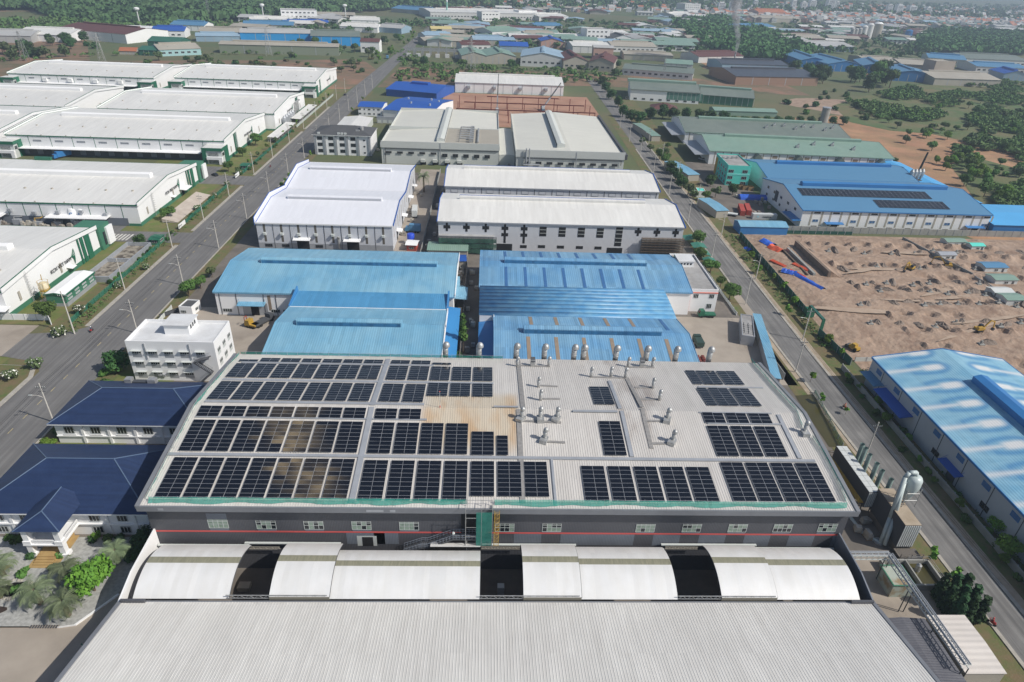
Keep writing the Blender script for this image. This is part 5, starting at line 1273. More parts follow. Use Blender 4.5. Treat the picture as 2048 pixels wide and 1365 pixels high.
b.panel('bay','S',[(-18+i*4,-15.2+i*4,.3,2.4) for i in range(9)],m_frame,.08)
# --- S1/S2 royal-blue offices
b = bpx('factory','royal blue roofed hall with raised centre vent behind the blue and white office','factory',(772,178),(873,187),6,46,3.2,m_royal,m_royal,ov=.6)
b.vent(-8,8,7,1.6,m_royal)
c = bpx('office_block','white two-storey office with royal blue roof by the wide road','office block',(716,213),(764,215),7,22,1.6,m_royal,m_white,ov=.5)
for i in range(5):
    for z in (4.4,1.2): c.window('S',-8+i*3.6,z,1.2 if i%2 else 2.,1.2,2,1)
d = bpx('factory','white workshop with royal blue roof joined to the small blue and white office','factory',(766,219),(862,227),7,58,2.6,m_royal,m_white,ov=.4)
d.panel('loading_door','S',[(-4,1,.1,4.5)],m_green,.06); d.canopy('S',-2,5,10,2.5,m_royal)
for x,y in ((-12,8),(-4,-8),(6,12),(12,-10),(14,6)): MB().box(x-.5,x+.5,y-.5,y+.5,8,10.2).build('roof_vent', m_frame, d.t)
# --- L1 long white hall with four wall fans
b = bbox('warehouse','long white hall with four wall fans behind the red earth site','warehouse',-31,70,648,700,9.,4.,m_wroof,m_white,ov=.3,trim=m_tray)
b.vent(-48,44,3,1.2,m_wroof)
for i in range(4):
    mb = MB(); mb.box(-1.6,1.6,-1.6,-.02,0,2.4); mb.box(-1.2,1.2,-2.6,-1.602,.3,2.0); b.put('wall_fan', mb.mesh('wall_fan', m_tray),'S',-38+i*24,4.0)
b.panel('seam','S',[(-42+i*9,-41.7+i*9,.1,8.6) for i in range(11)],m_tray,.1)
# --- red earth site: steel columns, beams, two cranes
def column_rows():
    proto = thing('steel_column','red oxide steel column standing in the red earth site','steel column',(0,0,0),0,'steel columns of the red earth site')
    mb = MB(); mb.box(-.25,.25,-.28,-.22,0,9.5); mb.box(-.25,.25,.22,.28,0,9.5); mb.box(-.05,.05,-.22,.22,0,9.5); mb.build('shaft', m_rust, proto); mb = MB(); mb.box(-.5,.5,-.5,.5,0,.25); mb.build('base_plate', m_rust, proto)
    first = True
    for j in range(3):
        for i in range(9):
            p = (-24+i*13.2, 520+j*28, .1)
            if first: proto.location = p; first = False
            else: dup(proto, p)
column_rows()
for j in range(3):
    t = thing('steel_beam', ['row of red steel beams along the front of the red earth site','row of red steel beams across the middle of the red earth site','row of red steel beams at the back of the red earth site'][j], 'steel beam', (28.8,520+j*28,9.5)); mb = MB(); w_ = (53,48,30)[j]
    mb.box(-w_,w_,-.3,.3,-.35,-.3); mb.box(-w_,w_,-.3,.3,.3,.35); mb.box(-w_,w_,-.06,.06,-.3,.3); mb.build('web', m_rust, t)
def crane(lb, base, tip, th):
    a = G(*base); d = atY(tip[0],tip[1],a.y+th); t = thing('mobile_crane', lb, 'crane', a)
    mb = MB(); mb.box(-1.3,1.3,-5,5,.9,2.0); mb.box(-1.2,1.2,3.2,5.2,2.0,3.2); mb.build('chassis', mat('crane_blue',(.1,.16,.22),.5), t)
    mb = MB()
    for y in (-3.8,-2.2,2.2,3.8):
        for x in (-1.25,1.25): mb.cyl((x-.2,y,.6),(x+.2,y,.6),.6,.6,12)
    mb.build('wheel', m_black, t)
    mb = MB(); mb.box(-1.1,1.1,-3,1,2.0,3.6); mb.build('cab', m_wbox, t)
    e = d-a; s = Vector((0,-1,3)); mb = MB(); mb.beam(s, s+(e-s)*.4, 1.0); mb.build('lower_boom', m_tray, t); mb = MB(); mb.beam(s+(e-s)*.4, s+(e-s)*.75, .75); mb.beam(s+(e-s)*.75, e, .5); mb.build('upper_boom', m_steel, t)
    mb = MB(); mb.cyl(e,(e.x,e.y,max(3,e.z-14)),.07,.07,4); mb.build('cable', m_black, t)
crane('mobile crane with near-vertical boom in the red earth site',(994,226),(997,148),2)
crane('mobile crane with boom leaning right in the red earth site',(1086,222),(1122,166),4)
# ---- yard things
def truck(px, py, lb, rot, body, L=7.5, cabm=None, cat='truck', z=0, h=2.9, name='truck', flat=False):
    a = G(px,py,z); t = thing(name, lb, cat, a, rot)
    mb = MB(); mb.box(-1.2,1.2,-L/2,L/2-2.0,1.0,1.0+(h if not flat else .5)); mb.build('cargo_body', body, t)
    mb = MB(); mb.prism([(-1.15,L/2-1.9,.7),(-1.15,L/2,.7),(-1.15,L/2,1.7),(-1.15,L/2-.4,2.7),(-1.15,L/2-1.9,2.8)],(2.3,0,0)); c_ = mb.build('cab', cabm or body, t)
    mb = MB(); mb.prism([(-1.0,L/2+.01,1.75),(1.0,L/2+.01,1.75),(1.0,L/2-.37,2.6),(-1.0,L/2-.37,2.6)],(0,.03,.01)); mb.build('windscreen', m_glass, c_)
    mb = MB(); mb.box(-.9,.9,-L/2+.1,L/2-.1,.6,.98); mb.build('chassis', m_steel, t)
    for y in (-L/2+1.1,-L/2+2.2,L/2-1.0):
        for x in (-1.0,1.0): w_ = MB(); w_.cyl((x-.16,y,.48),(x+.16,y,.48),.48,.48,14); w_.build('wheel', m_black, t)
    return t
def car(px, py, lb, rot, m, z=0, cat='car'):
    a = G(px,py,z) if px is not None else py; t = thing('parked_car' if cat == 'car' else cat, lb, cat, a, rot)
    mb = MB(); mb.prism([(-.88,-2.2,.35),(-.88,2.2,.35),(-.88,2.25,.8),(-.88,1.2,.95),(-.88,-1.9,1.0),(-.88,-2.2,.8)],(1.76,0,0)); mb.build('body', m, t)
    mb = MB(); mb.prism([(-.78,1.1,.95),(-.78,.4,1.5),(-.78,-1.3,1.52),(-.78,-1.9,1.0)],(1.56,0,0)); g = mb.build('cabin', m_glass, t)
    mb = MB(); mb.prism([(-.74,.36,1.5),(-.74,-1.28,1.525),(-.74,-1.28,1.57),(-.74,.36,1.55)],(1.48,0,0)); mb.build('roof', m, g)
    for y in (-1.35,1.4):
        for x in (-.82,.82): w_ = MB(); w_.cyl((x-.1,y,.34),(x+.1,y,.34),.34,.34,12); w_.build('wheel', m_black, t)
    return t
def bike(px, py, lb, rot, shirt):
    a = G(px,py); a.z = Z4+.02; t = thing('motorbike', lb, 'motorbike', a, rot)
    mb = MB(); mb.prism([(-.16,-.75,.6),(-.16,-.6,.95),(-.16,.1,.85),(-.16,.3,.6),(-.16,.0,.35),(-.16,-.4,.35)],(.32,0,0)); mb.beam((0,.3,.5),(0,.55,1.05),.1); mb.beam((-.34,.5,1.08),(.34,.5,1.08),.05); mb.build('frame', mat('bike_red',(.3,.03,.03),.4), t)
    for y in (-.62,.66): w_ = MB(); w_.cyl((-.06,y,.3),(.06,y,.3),.3,.3,14); w_.build('wheel', m_black, t)
    r = thing('person', lb.replace('motorbike','').replace('carrying','').strip() if False else shirt[1], 'person', a, rot)
    me = bpy.data.meshes.new('person'); V = [(0,-.2,.95),(0,-.12,1.2),(0,-.02,1.45),(0,.0,1.56),(0,.02,1.72),(-.19,-.03,1.42),(-.27,.16,1.2),(-.31,.45,1.1),(.19,-.03,1.42),(.27,.16,1.2),(.31,.45,1.1),(-.12,-.18,.92),(-.17,.22,.86),(-.17,.16,.42),(-.17,.3,.36),(.12,-.18,.92),(.17,.22,.86),(.17,.16,.42),(.17,.3,.36)]
    E_ = [(0,1),(1,2),(2,3),(3,4),(2,5),(5,6),(6,7),(2,8),(8,9),(9,10),(0,11),(11,12),(12,13),(13,14),(0,15),(15,16),(16,17),(17,18)]
    me.from_pydata(V,E_,[]); o = put('body', me, r); me.materials.append(shirt[0])
    md = o.modifiers.new('Skin','SKIN'); R = [.15,.16,.15,.06,.11,.08,.06,.04,.08,.06,.04,.1,.085,.06,.05,.1,.085,.06,.05]
    for i,v in enumerate(me.skin_vertices[0].data): v.radius = (R[i],R[i])
    me.skin_vertices[0].data[0].use_root = True; o.modifiers.new('Sub','SUBSURF').levels = 1
    mb = MB(); mb.lathe((0,.02,1.66),[(.13,-.06),(.15,.05),(.12,.15),(.04,.2)],10); mb.build('helmet', m_white if shirt[2] else m_red, r, True)
bike(184,664,'motorbike ridden along the wide left road below the street lamps',-.08,(m_cloth,'rider in dark jacket and pale helmet on the wide left road',1))
bike(1688,818,'motorbike ridden along the right-hand road near the solar roof',.05,(mat('tan_shirt',(.4,.2,.12),.8),'rider in tan shirt and red helmet on the right-hand road',0))
bike(1981,1249,'dark motorbike at the lower end of the right-hand road',.5,(mat('red_shirt',(.3,.05,.05),.8),'rider in dark red shirt near the bottom of the right-hand road',0))
bike(541,335,'motorbike on the wide road level with the twin bay factory',.0,(mat('black_shirt',(.05,.05,.06),.8),'rider in black on the wide road near the side street entrance',1))
truck(527,648,'dark flatbed lorry parked in the yard beside the blue factory',-.5,m_graydk,8,m_steel,flat=True)
t = truck(505,655,'yellow forklift with raised red mast beside the dark lorry',1.2,m_yell,4.2,m_yell,'forklift',name='forklift',flat=True); mb = MB(); mb.box(-.6,-.45,2.2,2.4,.2,3.6); mb.box(.45,.6,2.2,2.4,.2,3.6); mb.box(-.6,.6,2.2,2.35,3.4,3.6); mb.build('mast', m_redbox, t)
b = bpx('guard_house','small white guard house with flat dark roof by the yard gate','guard house',(357,615),(383,617),3,5.5,.4,m_graydk,m_white,flat=True); b.window('S',-.8,1,1.8,1,3,1); b.window('E',0,1,1.6,1,2,1)
a = G(345,625); t = thing('sliding_gate','dark sliding gate left open beside the white guard house','gate',(a.x,a.y-2,0),.9); mb = MB(); mb.box(-3.4,3.4,-.05,.05,.3,1.5); mb.build('panel', m_steel, t); mb = MB(); mb.box(-3.5,3.5,-.1,.1,.15,.3); mb.box(-3.5,3.5,-.1,.1,1.5,1.6); mb.build('rail', m_black, t)
fence('white slatted yard fence along the wide road beside the blue factory', [(-106.5,184),(-106.5,203)], 1.6, m_frame, pm=m_white)
fence('grey yard wall between the twin bay factory and the alley', [(-26.8,252),(-26.8,380)], 2.2, m_cfence, th=.2, name='boundary_wall', cat='wall')
truck(830,430,'white covered lorry parked beside the twin bay factory',.05,m_wbox,11); truck(826,465,'dark blue lorry parked in front of the white covered one',1.5,m_n2roof,7)
tank(822,488,'upright blue plastic water tank beside the twin bay factory',mat('tank_blue',(.03,.08,.55),.35),4.2,1.6,legs=True)
b = bpx('booth','white roofed booth with red counter near the alley end','booth',(813,489),(832,490),3,5,.4,m_white,m_redbox,ov=.6); b.window('S',0,1,2,1,2,1)
b = bpx('lean_to_shed','pale green roofed shed across the top of the alley','shed',(855,500),(935,502),4,9,.5,m_pgreen,m_tan,ov=.3)
b = bpx('lean_to_shed','small bright blue roofed shed at the top of the alley','shed',(909,522),(932,522),3.4,6,.4,m_royal,m_tan,ov=.3)
b = bpx('lean_to_shed','square light blue canopy against the alley wall','shed',(903,572),(919,572),4.5,8,.2,m_blue,m_bluedk,ov=.2)
fence('dark alley wall between the two blue factories', [(-7.2,165),(-7.2,250)], 2.6, m_concd, th=.2, name='boundary_wall', cat='wall')
# coil of red drums and green trailer by the blue factory, right yard
t = thing('drum_stack','rows of rusty red drums stacked beside the weathered blue factory','drum stack',(67.5,171,0)); r = random.Random(4)
for i in range(4):
    for j in range(9):
        mb = MB(); x,y = -2.7+i*1.55, -5.5+j*1.35; mb.cyl((x,y-.5,.65),(x,y+.5,.65),.62,.62,10); mb.cyl((x,y-.55,.65),(x,y-.5,.65),.7,.7,10); mb.cyl((x,y+.5,.65),(x,y+.55,.65),.7,.7,10); mb.build('drum', m_rust, t)
t = truck(1395,690,'dark green skip trailer parked beside the rusty drums',0,mat('skip_green',(.03,.06,.05),.6),6,cat='trailer',name='trailer',h=1.5)
t = truck(1412,634,'green flatbed cart loaded with timber behind the white office',1.57,m_green,6,cat='trailer',name='trailer',flat=True)
b = bpx('cycle_shed','long light blue roofed cycle shed along the yard wall by the right-hand road','shed',(1545,755),(1561,757),3.2,42,.3,m_blue,m_tray,ov=.3)
b = bpx('substation_hut','grey flat roofed switch room with insulators beside the right-hand road','substation',(1484,672),(1510,676),3.4,16,.3,m_flat,m_tray,flat=True)
mb = MB()
for i in range(5):
    for j in range(3): mb.cyl((-1.4+j*1.4,-6+i*1.5,3.4),(-1.4+j*1.4,-6+i*1.5,4.5),.12,.12,6)
mb.build('insulator', m_steel, b.t)
fence('concrete yard wall with gate piers along the right-hand road', [(91.2,165),(91.2,187),(92.4,193)], 2.4, m_cfence, th=.2, name='boundary_wall', cat='wall')
fence('low white railing beside the two-storey white office', [(90.5,207),(90.2,252)], 1.3, m_frame, pm=m_white)
for i,(px,py,w_,m) in enumerate(((1385,475,8,m_netdk),(1398,490,6,m_netdk),(1408,505,5,m_netdk),(1420,520,5,MATS['pond_water'] if False else m_netdk))):
    a = G(px,py,3); t = thing('tarp_shelter','dark green tarpaulin shelter in the row beside the timber scaffold, %s from the back' % ORD[i],'shelter',(a.x,a.y,0)); mb = MB(); mb.prism([(-w_/2,-3,2.6),(0,-3,3.3),(w_/2,-3,2.6),(w_/2,-3,2.5),(0,-3,3.2),(-w_/2,-3,2.5)],(0,6,0)); mb.build('cover', mat('tarp_green',(.04,.20,.15),.7,(.06,.16,.12),.8,.8), t)
    mb = MB()
    for x in (-w_/2+.2,w_/2-.2):
        for y in (-2.8,2.8): mb.cyl((x,y,0),(x,y,2.5),.06,.06,5)
    mb.build('post', m_wood, t)
# ================================================================ EAST OF THE FACTORY: PLANT ALONG THE ROAD
t = thing('duct_unit','long galvanised air duct housing with gridded top beside the solar hall','duct housing',(88.3,116.5,0))
mb = MB(); mb.box(-1.3,1.3,-8,8.4,2.6,7.0); mb.build('housing', m_steel, t)
mb = MB()
for i in range(9):
    for j in range(2): mb.box(-1.28+j*1.3,-.05+j*1.3,-7.9+i*1.8,-6.2+i*1.8,7.004,7.1)
mb.build('top_panel', m_wbox, t)
mb = MB()
for i in range(6): mb.box(-1.25+i*.42,-1.0+i*.42,-8.12,-8.004,2.8,6.9)
mb.build('ribbed_end', m_wbox, t)
mb = MB()
for y in (-7,-2,3,8):
    for x in (-1.1,1.1): mb.cyl((x,y,0),(x,y,2.6),.12,.12,6)
mb.build('leg', m_steel, t)
mb = MB(); mb.box(-2.9,-1.7,-8,9,3.9,4.0)
for z in (4.5,5.05): mb.beam((-2.9,-8,z),(-2.9,9,z),.06); mb.beam((-2.9,9,z),(2.4,9,z),.06)
y = -8
while y < 9.1: mb.cyl((-2.9,y,3.9),(-2.9,y,5.05),.04,.04,5); y += 1.3
mb.build('walkway_rail', m_yell, t)
for i,(x,y,zt) in enumerate(((92.1,123,9.2),(91.6,120.8,9.8),(91.3,118.3,9.9),(91.2,114.9,10.1),(92,113.5,9.2),(92.7,110.8,9))):
    t = thing('exhaust_stack','pale green exhaust stack with black mouth beside the duct housing, %s from the back' % ORD[i],'stack',(x,y,0),0,'exhaust stacks beside the duct housing')
    mb = MB(); mb.cyl((0,0,2),(0,0,zt),.5,.5,14,False); mb.cyl((0,0,zt-.15),(0,0,zt),.56,.56,14,False); mb.build('pipe', mat('stack_green',(.30,.40,.37),.45,(.24,.33,.31),.8,.6), t, True)
    mb = MB(); mb.cyl((0,0,zt-.7),(0,0,zt-.6),.49,.49,14); mb.build('mouth', m_black, t); mb = MB(); mb.box(-.6,.6,-.5,.5,.8,2.2); mb.tube([(0,0,1.4),(-2.2,0,1.4),(-2.6,0,3)],.3,6); mb.build('elbow', m_tray, t)
t = thing('filter_house','tall grey filter container with white ribbed end and sandy top by the cyclone','filter house',(90.6,103.1,0))
mb = MB(); mb.box(-1.8,1.8,-5.6,5.6,1.8,8); mb.build('housing', m_steel, t)
mb = MB()
for i in range(8): mb.box(-1.75+i*.45,-1.5+i*.45,-5.72,-5.604,2,7.9)
mb.build('ribbed_end', m_wbox, t)
mb = MB(); mb.box(-1.75,1.75,-5.55,5.55,8.004,8.1); mb.build('roof', m_path, t)
mb = MB(); mb.box(-2.2,2.6,-8.4,-5.7,1.2,1.4); 
for z in (1.9,2.5): mb.beam((-2.2,-8.4,z),(2.6,-8.4,z),.07)
for x in (-2.2,.2,2.6): mb.cyl((x,-8.3,0),(x,-8.3,2.5),.08,.08,6)
mb.box(-1.7,1.7,-5.4,5.4,0,1.8); mb.build('platform', m_concd, t)
t = thing('cyclone','pale cyclone separator with cone hopper on a steel frame over the filter house','cyclone',(92.3,104.3,8.1)); t.scale = (1.2,1.2,1.2)
mb = MB(); mb.lathe((0,0,0),[(.25,.2),(1.35,4.0),(1.35,5.6),(1.1,6.1),(.45,6.4)],18); mb.build('cone', mat('cyclone_grey',(.50,.56,.55),.4,(.42,.48,.47),.6,.6), t, True)
mb = MB(); mb.tube([(0,0,6.2),(-.2,0,7.1),(-1.6,-.2,7.2),(-2.2,-.4,6.4),(-2.9,-1.8,-2),(-4.2,-3.6,-6.6),(-6.2,-1.2,-6.8),(-6.6,3.4,-6.8)],.38,8); mb.tube([(-.9,0,4.9),(-1.9,-.4,5.0),(-2.6,-2.4,-1.8),(-4.0,-4.4,-6.2)],.34,8); mb.build('duct', MATS['cyclone_grey'], t, True)
mb = MB()
for x,y in ((-1.2,-1.2),(1.2,-1.2),(1.2,1.2),(-1.2,1.2)): mb.cyl((x,y,0),(x,y,4.2),.07,.07,5)
for z in (1.6,3.2): mb.tube([(-1.2,-1.2,z),(1.2,-1.2,z),(1.2,1.2,z),(-1.2,1.2,z),(-1.2,-1.2,z)],.06,4)
mb.build('frame', m_galv, t)
mb = MB(); mb.cyl((-4.3,-3.2,-8),(-4.3,-3.2,-6.4),.9,.9,10); mb.build('fan', m_galv, t)
t = thing('settling_pit','sunken concrete treatment pit with rails below the filter house','pit',(90,91,0)); mb = MB()
for bx in ((-6.2,-5.8,-3.4,3.4),(3.8,4.2,-3.4,3.4),(-5.8,3.8,-3.4,-3.0),(-5.8,3.8,3.0,3.4),(-1,-.7,-3,3)): mb.box(*bx,0,1.6)
mb.build('wall', m_cfence, t); mb = MB(); mb.box(-5.79,3.79,-2.99,2.99,.12,.6); mb.build('water', m_gwater, t); mb = MB()
for z in (2.1,2.6): mb.beam((-.5,3.2,z),(4,3.2,z),.06); mb.beam((4,3.2,z),(4,-3.2,z),.06)
mb.lathe((.8,1.2,.6),[(.55,0),(.55,1.6),(.2,2)],10); mb.build('rail', m_galv, t)
t = thing('green_tank_box','pale green rusty steel tank box standing under the pipe rack','tank',(83.9,88.6,0)); mb = MB(); mb.box(-2.3,2.0,-2.6,2.4,0,3.4); mb.build('body', mat('pale_rusty_green',(.38,.42,.36),.8,(.27,.19,.10),.35,.9,lo=.5,hi=.62), t); mb = MB(); 
for bx in ((-2.45,-2.2,-2.75,2.55),(1.9,2.15,-2.75,2.55),(-2.2,1.9,-2.75,-2.5),(-2.2,1.9,2.3,2.55)): mb.box(*bx,3.404,3.55)
mb.build('rim', m_wgreen, t)
t = thing('pipe_rack','long steel lattice pipe rack turning a corner and running towards us','pipe rack',(82.0,90.6,0)); st = MB(); pi_ = MB()
def rack(a, c, n):
    a, c = Vector(a), Vector(c); d = (c-a).normalized(); s = Vector((-d.y,d.x,0))*.55
    for sg in (-1,1):
        for z in (6.2,7.2): st.beam(a+s*sg+Vector((0,0,z)), c+s*sg+Vector((0,0,z)), .15)
        for i in range(n):
            p = a.lerp(c,i/n)+s*sg; q = a.lerp(c,(i+1)/n)+s*sg; st.beam(p+Vector((0,0,6.2)),q+Vector((0,0,7.2)),.08); st.beam(p+Vector((0,0,6.2)),p+Vector((0,0,7.2)),.08)
    for i in range(n+1): p = a.lerp(c,i/n); st.beam(p-s*1.3+Vector((0,0,7.2)),p+s*1.3+Vector((0,0,7.2)),.09)
    for k in (-.8,.2,.9): pi_.cyl(a+s*k+Vector((0,0,7.38)),c+s*k+Vector((0,0,7.38)),.1,.1,6)
rack((-9.5,0,0),(0,0,0),8); rack((0,0,0),(.6,-24,0),22)
st.build('lattice', m_frame, t); pi_.build('pipe', m_tray, t); mb = MB()
for p in ((0,0),(.2,-8),(.4,-16),(.6,-24)):
    for x in (-.5,.5): mb.cyl((p[0]+x,p[1],0),(p[0]+x,p[1],6.2),.1,.1,6)
mb.build('leg', m_steel, t)
b = bbox('lean_to_shed','dark grey ribbed shed roof beside the foreground warehouse','shed',73.4,82.3,52,77.4,4.7,.4,mat('charcoal_ribbed',(.10,.10,.115),.5,(.16,.16,.175),.3,.6,rib=(1,.5)),m_graydk,ridge='y',ov=.15)
b = bbox('lean_to_shed','pale cream ribbed shed roof at the lower right beside the pipe rack','shed',83.4,90.4,66.8,78.2,4.7,.3,mat('cream_ribbed',(.66,.61,.56),.5,(.58,.53,.48),.2,.6,rib=(1,1.2)),m_tan,ridge='x',ov=.15)
fence('grey concrete yard wall between the solar hall and the road plant', [(77.5,92),(77.5,118)], 2.2, m_cfence, th=.2, name='boundary_wall', cat='wall')
sheet('water', [(90.9,133),(93.6,133),(97.4,157.5),(91.4,156.5)], Z3+.02, m_gwater)
fence('green mesh fence beside the murky roadside ditch', [(94.4,133),(97.8,158)], 1.4, m_mesh, pm=m_tray)
# ================================================================ FADED BLUE HALL AT THE RIGHT EDGE
b = bbox('factory','faded blue hall at the right edge with pale plume marks on its roof','factory',115.5,155,30,163.4,9.6,3.2,m_blue,mat('cool_grey_wall',(.42,.45,.48),.7,(.36,.39,.42),.2,.6),ridge='y',ov=.25,trim=m_bluedk)
rf = [c for c in b.t.children if c.name.startswith('roof')][0]; bpy.data.objects.remove(rf)
V = []; F = []; A = []; nu, nv = 46, 260; Y0, Y1 = -b.d/2-.2, b.d/2+.2
for sg in (-1,1):
    i0 = len(V)
    for i in range(nu+1):
        for j in range(nv+1):
            s = i/nu; x = sg*(b.w/2+.3)*(1-s); y = Y0+(Y1-Y0)*j/nv; V.append((x,y,b.h+b.rise*s-.06))
            yy = (Y1-y-4.5)/8.7; kk = math.floor(yy); v = (yy-kk-.5)*8.7; rr_ = random.Random(kk*7+sg); sc_ = rr_.uniform(.8,1.15); us = .60+rr_.uniform(-.05,.04); v += rr_.uniform(-.6,.6)
            du = (s-us)*19.5
            head = math.exp(-((du/2.9)**4+(v/1.45)**4)*1.2/sc_)
            tail = (math.exp(-(v/(.42+.05*max(0,-du)))**2)*min(1,max(0,(-du)/2.5))*.8) if du < 0 else 0
            w_ = min(1,max(head*1.15,tail)); ring = math.exp(-(((math.hypot(du/1.35 if du>0 else du*.35,v)-2.7)/.7)**2))*(1 if du > -6 else .35); halo = math.exp(-(((math.hypot(du/1.35 if du>0 else du*.35,v)-4.2)/.8)**2))*.4
            A.append((w_,ring,halo))
    for i in range(nu):
        for j in range(nv): a = i0+i*(nv+1)+j; F.append((a,a+1,a+nv+2,a+nv+1))
me = bpy.data.meshes.new('roof'); me.from_pydata(V,[],F); at_ = me.attributes.new('fade','FLOAT_VECTOR','POINT'); at_.data.foreach_set('vector',[x for a in A for x in a])
m = m_blue.copy(); m.name = 'plume_faded_roof'; nt = m.node_tree; bs = nt.nodes['Principled BSDF']; src = bs.inputs['Base Color'].links[0].from_socket
an = nt.nodes.new('ShaderNodeAttribute'); an.attribute_name = 'fade'; sp = nt.nodes.new('ShaderNodeSeparateXYZ'); nt.links.new(an.outputs['Vector'], sp.inputs[0])
cur = src
for k,c_,am in ((2,(.33,.55,.66),.8),(1,(.07,.235,.46),.75),(0,(.72,.71,.69),.9)):
    x = nt.nodes.new('ShaderNodeMix'); x.data_type = 'RGBA'; mu = nt.nodes.new('ShaderNodeMath'); mu.operation = 'MULTIPLY'; mu.inputs[1].default_value = am
    nt.links.new(sp.outputs[k], mu.inputs[0]); nt.links.new(mu.outputs[0], x.inputs[0]); nt.links.new(cur, x.inputs[6]); x.inputs[7].default_value = lin(c_); cur = x.outputs[2]
nt.links.new(cur, bs.inputs['Base Color']); me.materials.append(m); put('roof', me, b.t)
b.vent(-64,50,4.0,1.9,m_bluedk)
for i in range(10):
    u = 62-i*9.6; b.window('W',u*-1,6.6,2.6,1.4,2,1,m_skyb,m_bluedk)
    if i % 2: b.window('W',-u+2,2.0,2.8,1.5,4,1,m_glass,m_steel)
b.panel('seam','W',[(-60+i*9.6,-59.8+i*9.6,.1,9.2) for i in range(12)],m_steel,.05)
b.canopy('W',-(50),5.2,14,3.6,m_royal,.2,.5); b.canopy('W',-(62),5.2,8,3,m_n2roof); b.canopy('W',-24,4.2,7,2.2,m_royal); b.panel('door','W',[(-25.5,-22.5,.1,3.4)],m_steel,.05)
bbox('factory','deep blue roofed hall beyond the faded blue one at the photo edge','factory',164,200,60,161,8,3,m_royal,m_bluedk,ridge='y')
fence('grey low block wall with plants along the faded blue hall', [(112.2,60),(112.6,172)], 1.9, m_cfence, th=.25, name='boundary_wall', cat='wall')
fence('white rail fence between the building site and the faded blue hall', [(119,176.5),(150,178)], 1.6, m_frame)
# ================================================================ RIGHT OF THE ROAD, MIDDLE DISTANCE
b = bbox('factory','mid blue roofed factory with long solar arrays and a white windowed front','factory',152.2,245.5,301,354,9.4,4.6,m_n2roof,m_white,ov=.5,trim=m_bluedk,rot=0)
b.vent(-38,38,3.4,1.8,m_bluedk)
for i in range(10):
    u = -42.5+i*9.4; b.panel('stripe','S',[(u,u+.9,1.6,8.6),(u+5.2,u+6.1,1.6,8.6)],m_tan,.05)
    b.window('S',u+3,7.6,3.2,.8,3,1,m_glass,m_steel); b.window('S',u+3,.6,2.8,.9,3,1,m_glass,m_tan)
    if i not in (1,8): b.window('S',u+3,3.4,2.8,1.3,2,1,m_skyb,m_frame)
for u in (-31,39.5): b.panel('door','S',[(u,u+3,.1,2.6)],m_dark,.06); b.canopy('S',u+.5,3.4,9,2.4,m_bluedk)
for i in range(5): b.window('W',18-i*9,6.2,2.4,1.4,2,1); b.window('W',18-i*9,2.4,2.,1.3,2,1)
b.panel('opening','W',[(-8,-4,3,8.5)],m_steel,.05); b.canopy('W',20,4,14,4,m_bluedk)
k = b.rise/(b.d/2); ang = math.atan(k)
def farray(lb, x, y, nc, nr):
    t = thing('solar_array', lb, 'solar array', (x,y,9.4+k*(y-301)+.15)); t.rotation_euler = (ang,0,0)
    for r_ in range(nr):
        for c_ in range(nc): put('solar_module', mod_me, t, (c_*2.36,r_*1.13,0))
for j in range(7):
    farray('dark array on the mid blue roof, upper band, %s from the left' % ORD[j], 157+j*9.5, 315.2, 4, 7)
    if j < 4: farray('dark array on the mid blue roof, lower band, %s from the left' % ORD[j], 191.5+j*9.5, 304.9, 4 if j < 3 else 3, 7)
c = bbox('factory','mid blue roofed factory behind the solar roofed one, beside the teal office','factory',157,243,358,400,8,3.6,m_n2roof,m_white,ov=.5,trim=m_bluedk); c.vent(-32,36,3,1.6,m_bluedk)
bbox('lean_to_shed','bright light blue roofed annex at the right end of the mid blue factory','shed',246.5,290,298,330,5.5,1.2,mat('sky_blue_roof',(.10,.42,.78),.4,(.08,.36,.68),.1,.6),m_bluedk)
bbox('lean_to_shed','bright light blue lean-to behind the mid blue factory','shed',246.5,262,331,412,6,1.2,MATS['sky_blue_roof'],m_bluedk,ridge='y')
a = G(1738,340); t = thing('boiler_plant','cluster of grey boiler cyclones with one tall black chimney','boiler plant',(247,372,6.5)); mb = MB()
for i in range(4): mb.lathe((-3+i*2.4,-3+i*.6,0),[(.4,0),(1.2,3),(1.2,5),(.4,6.4)],10)
mb.build('cyclone', m_galv, t); mb = MB(); mb.cyl((2,0,0),(5.5,2,15),.7,.5,10); mb.build('chimney', m_black, t); mb = MB(); mb.box(-5,6,-4,2,-2,.2); mb.build('frame', m_steel, t)
b = bpx('office_block','bright teal three-storey office with yellow end and flat grey roof','office block',(1457,333),(1503,335),11,27,.6,m_flat,m_teal,flat=True)
for z in (7.4,3.8,.7):
    for u in (-4.5,3.5): b.window('S',u,z,3.0,1.8,3,1)
    for i in range(5): b.window('W',-10+i*5,z,2.2,1.8,2,1,m_glass,m_white)
b.panel('band','S',[(-b.w/2,b.w/2,6.3,7)],mat('light_teal',(.25,.75,.68),.7),.1); b.panel('yellow_panel','W',[(-13,-8.5,.2,10)],m_yell,.12)
mb = MB()
for i in range(4): mb.box(-6+i*3,-5+i*3,2+i,3.4+i,11.1,12.3)
each_box(mb, 'roof_plant', m_galv, b.t)
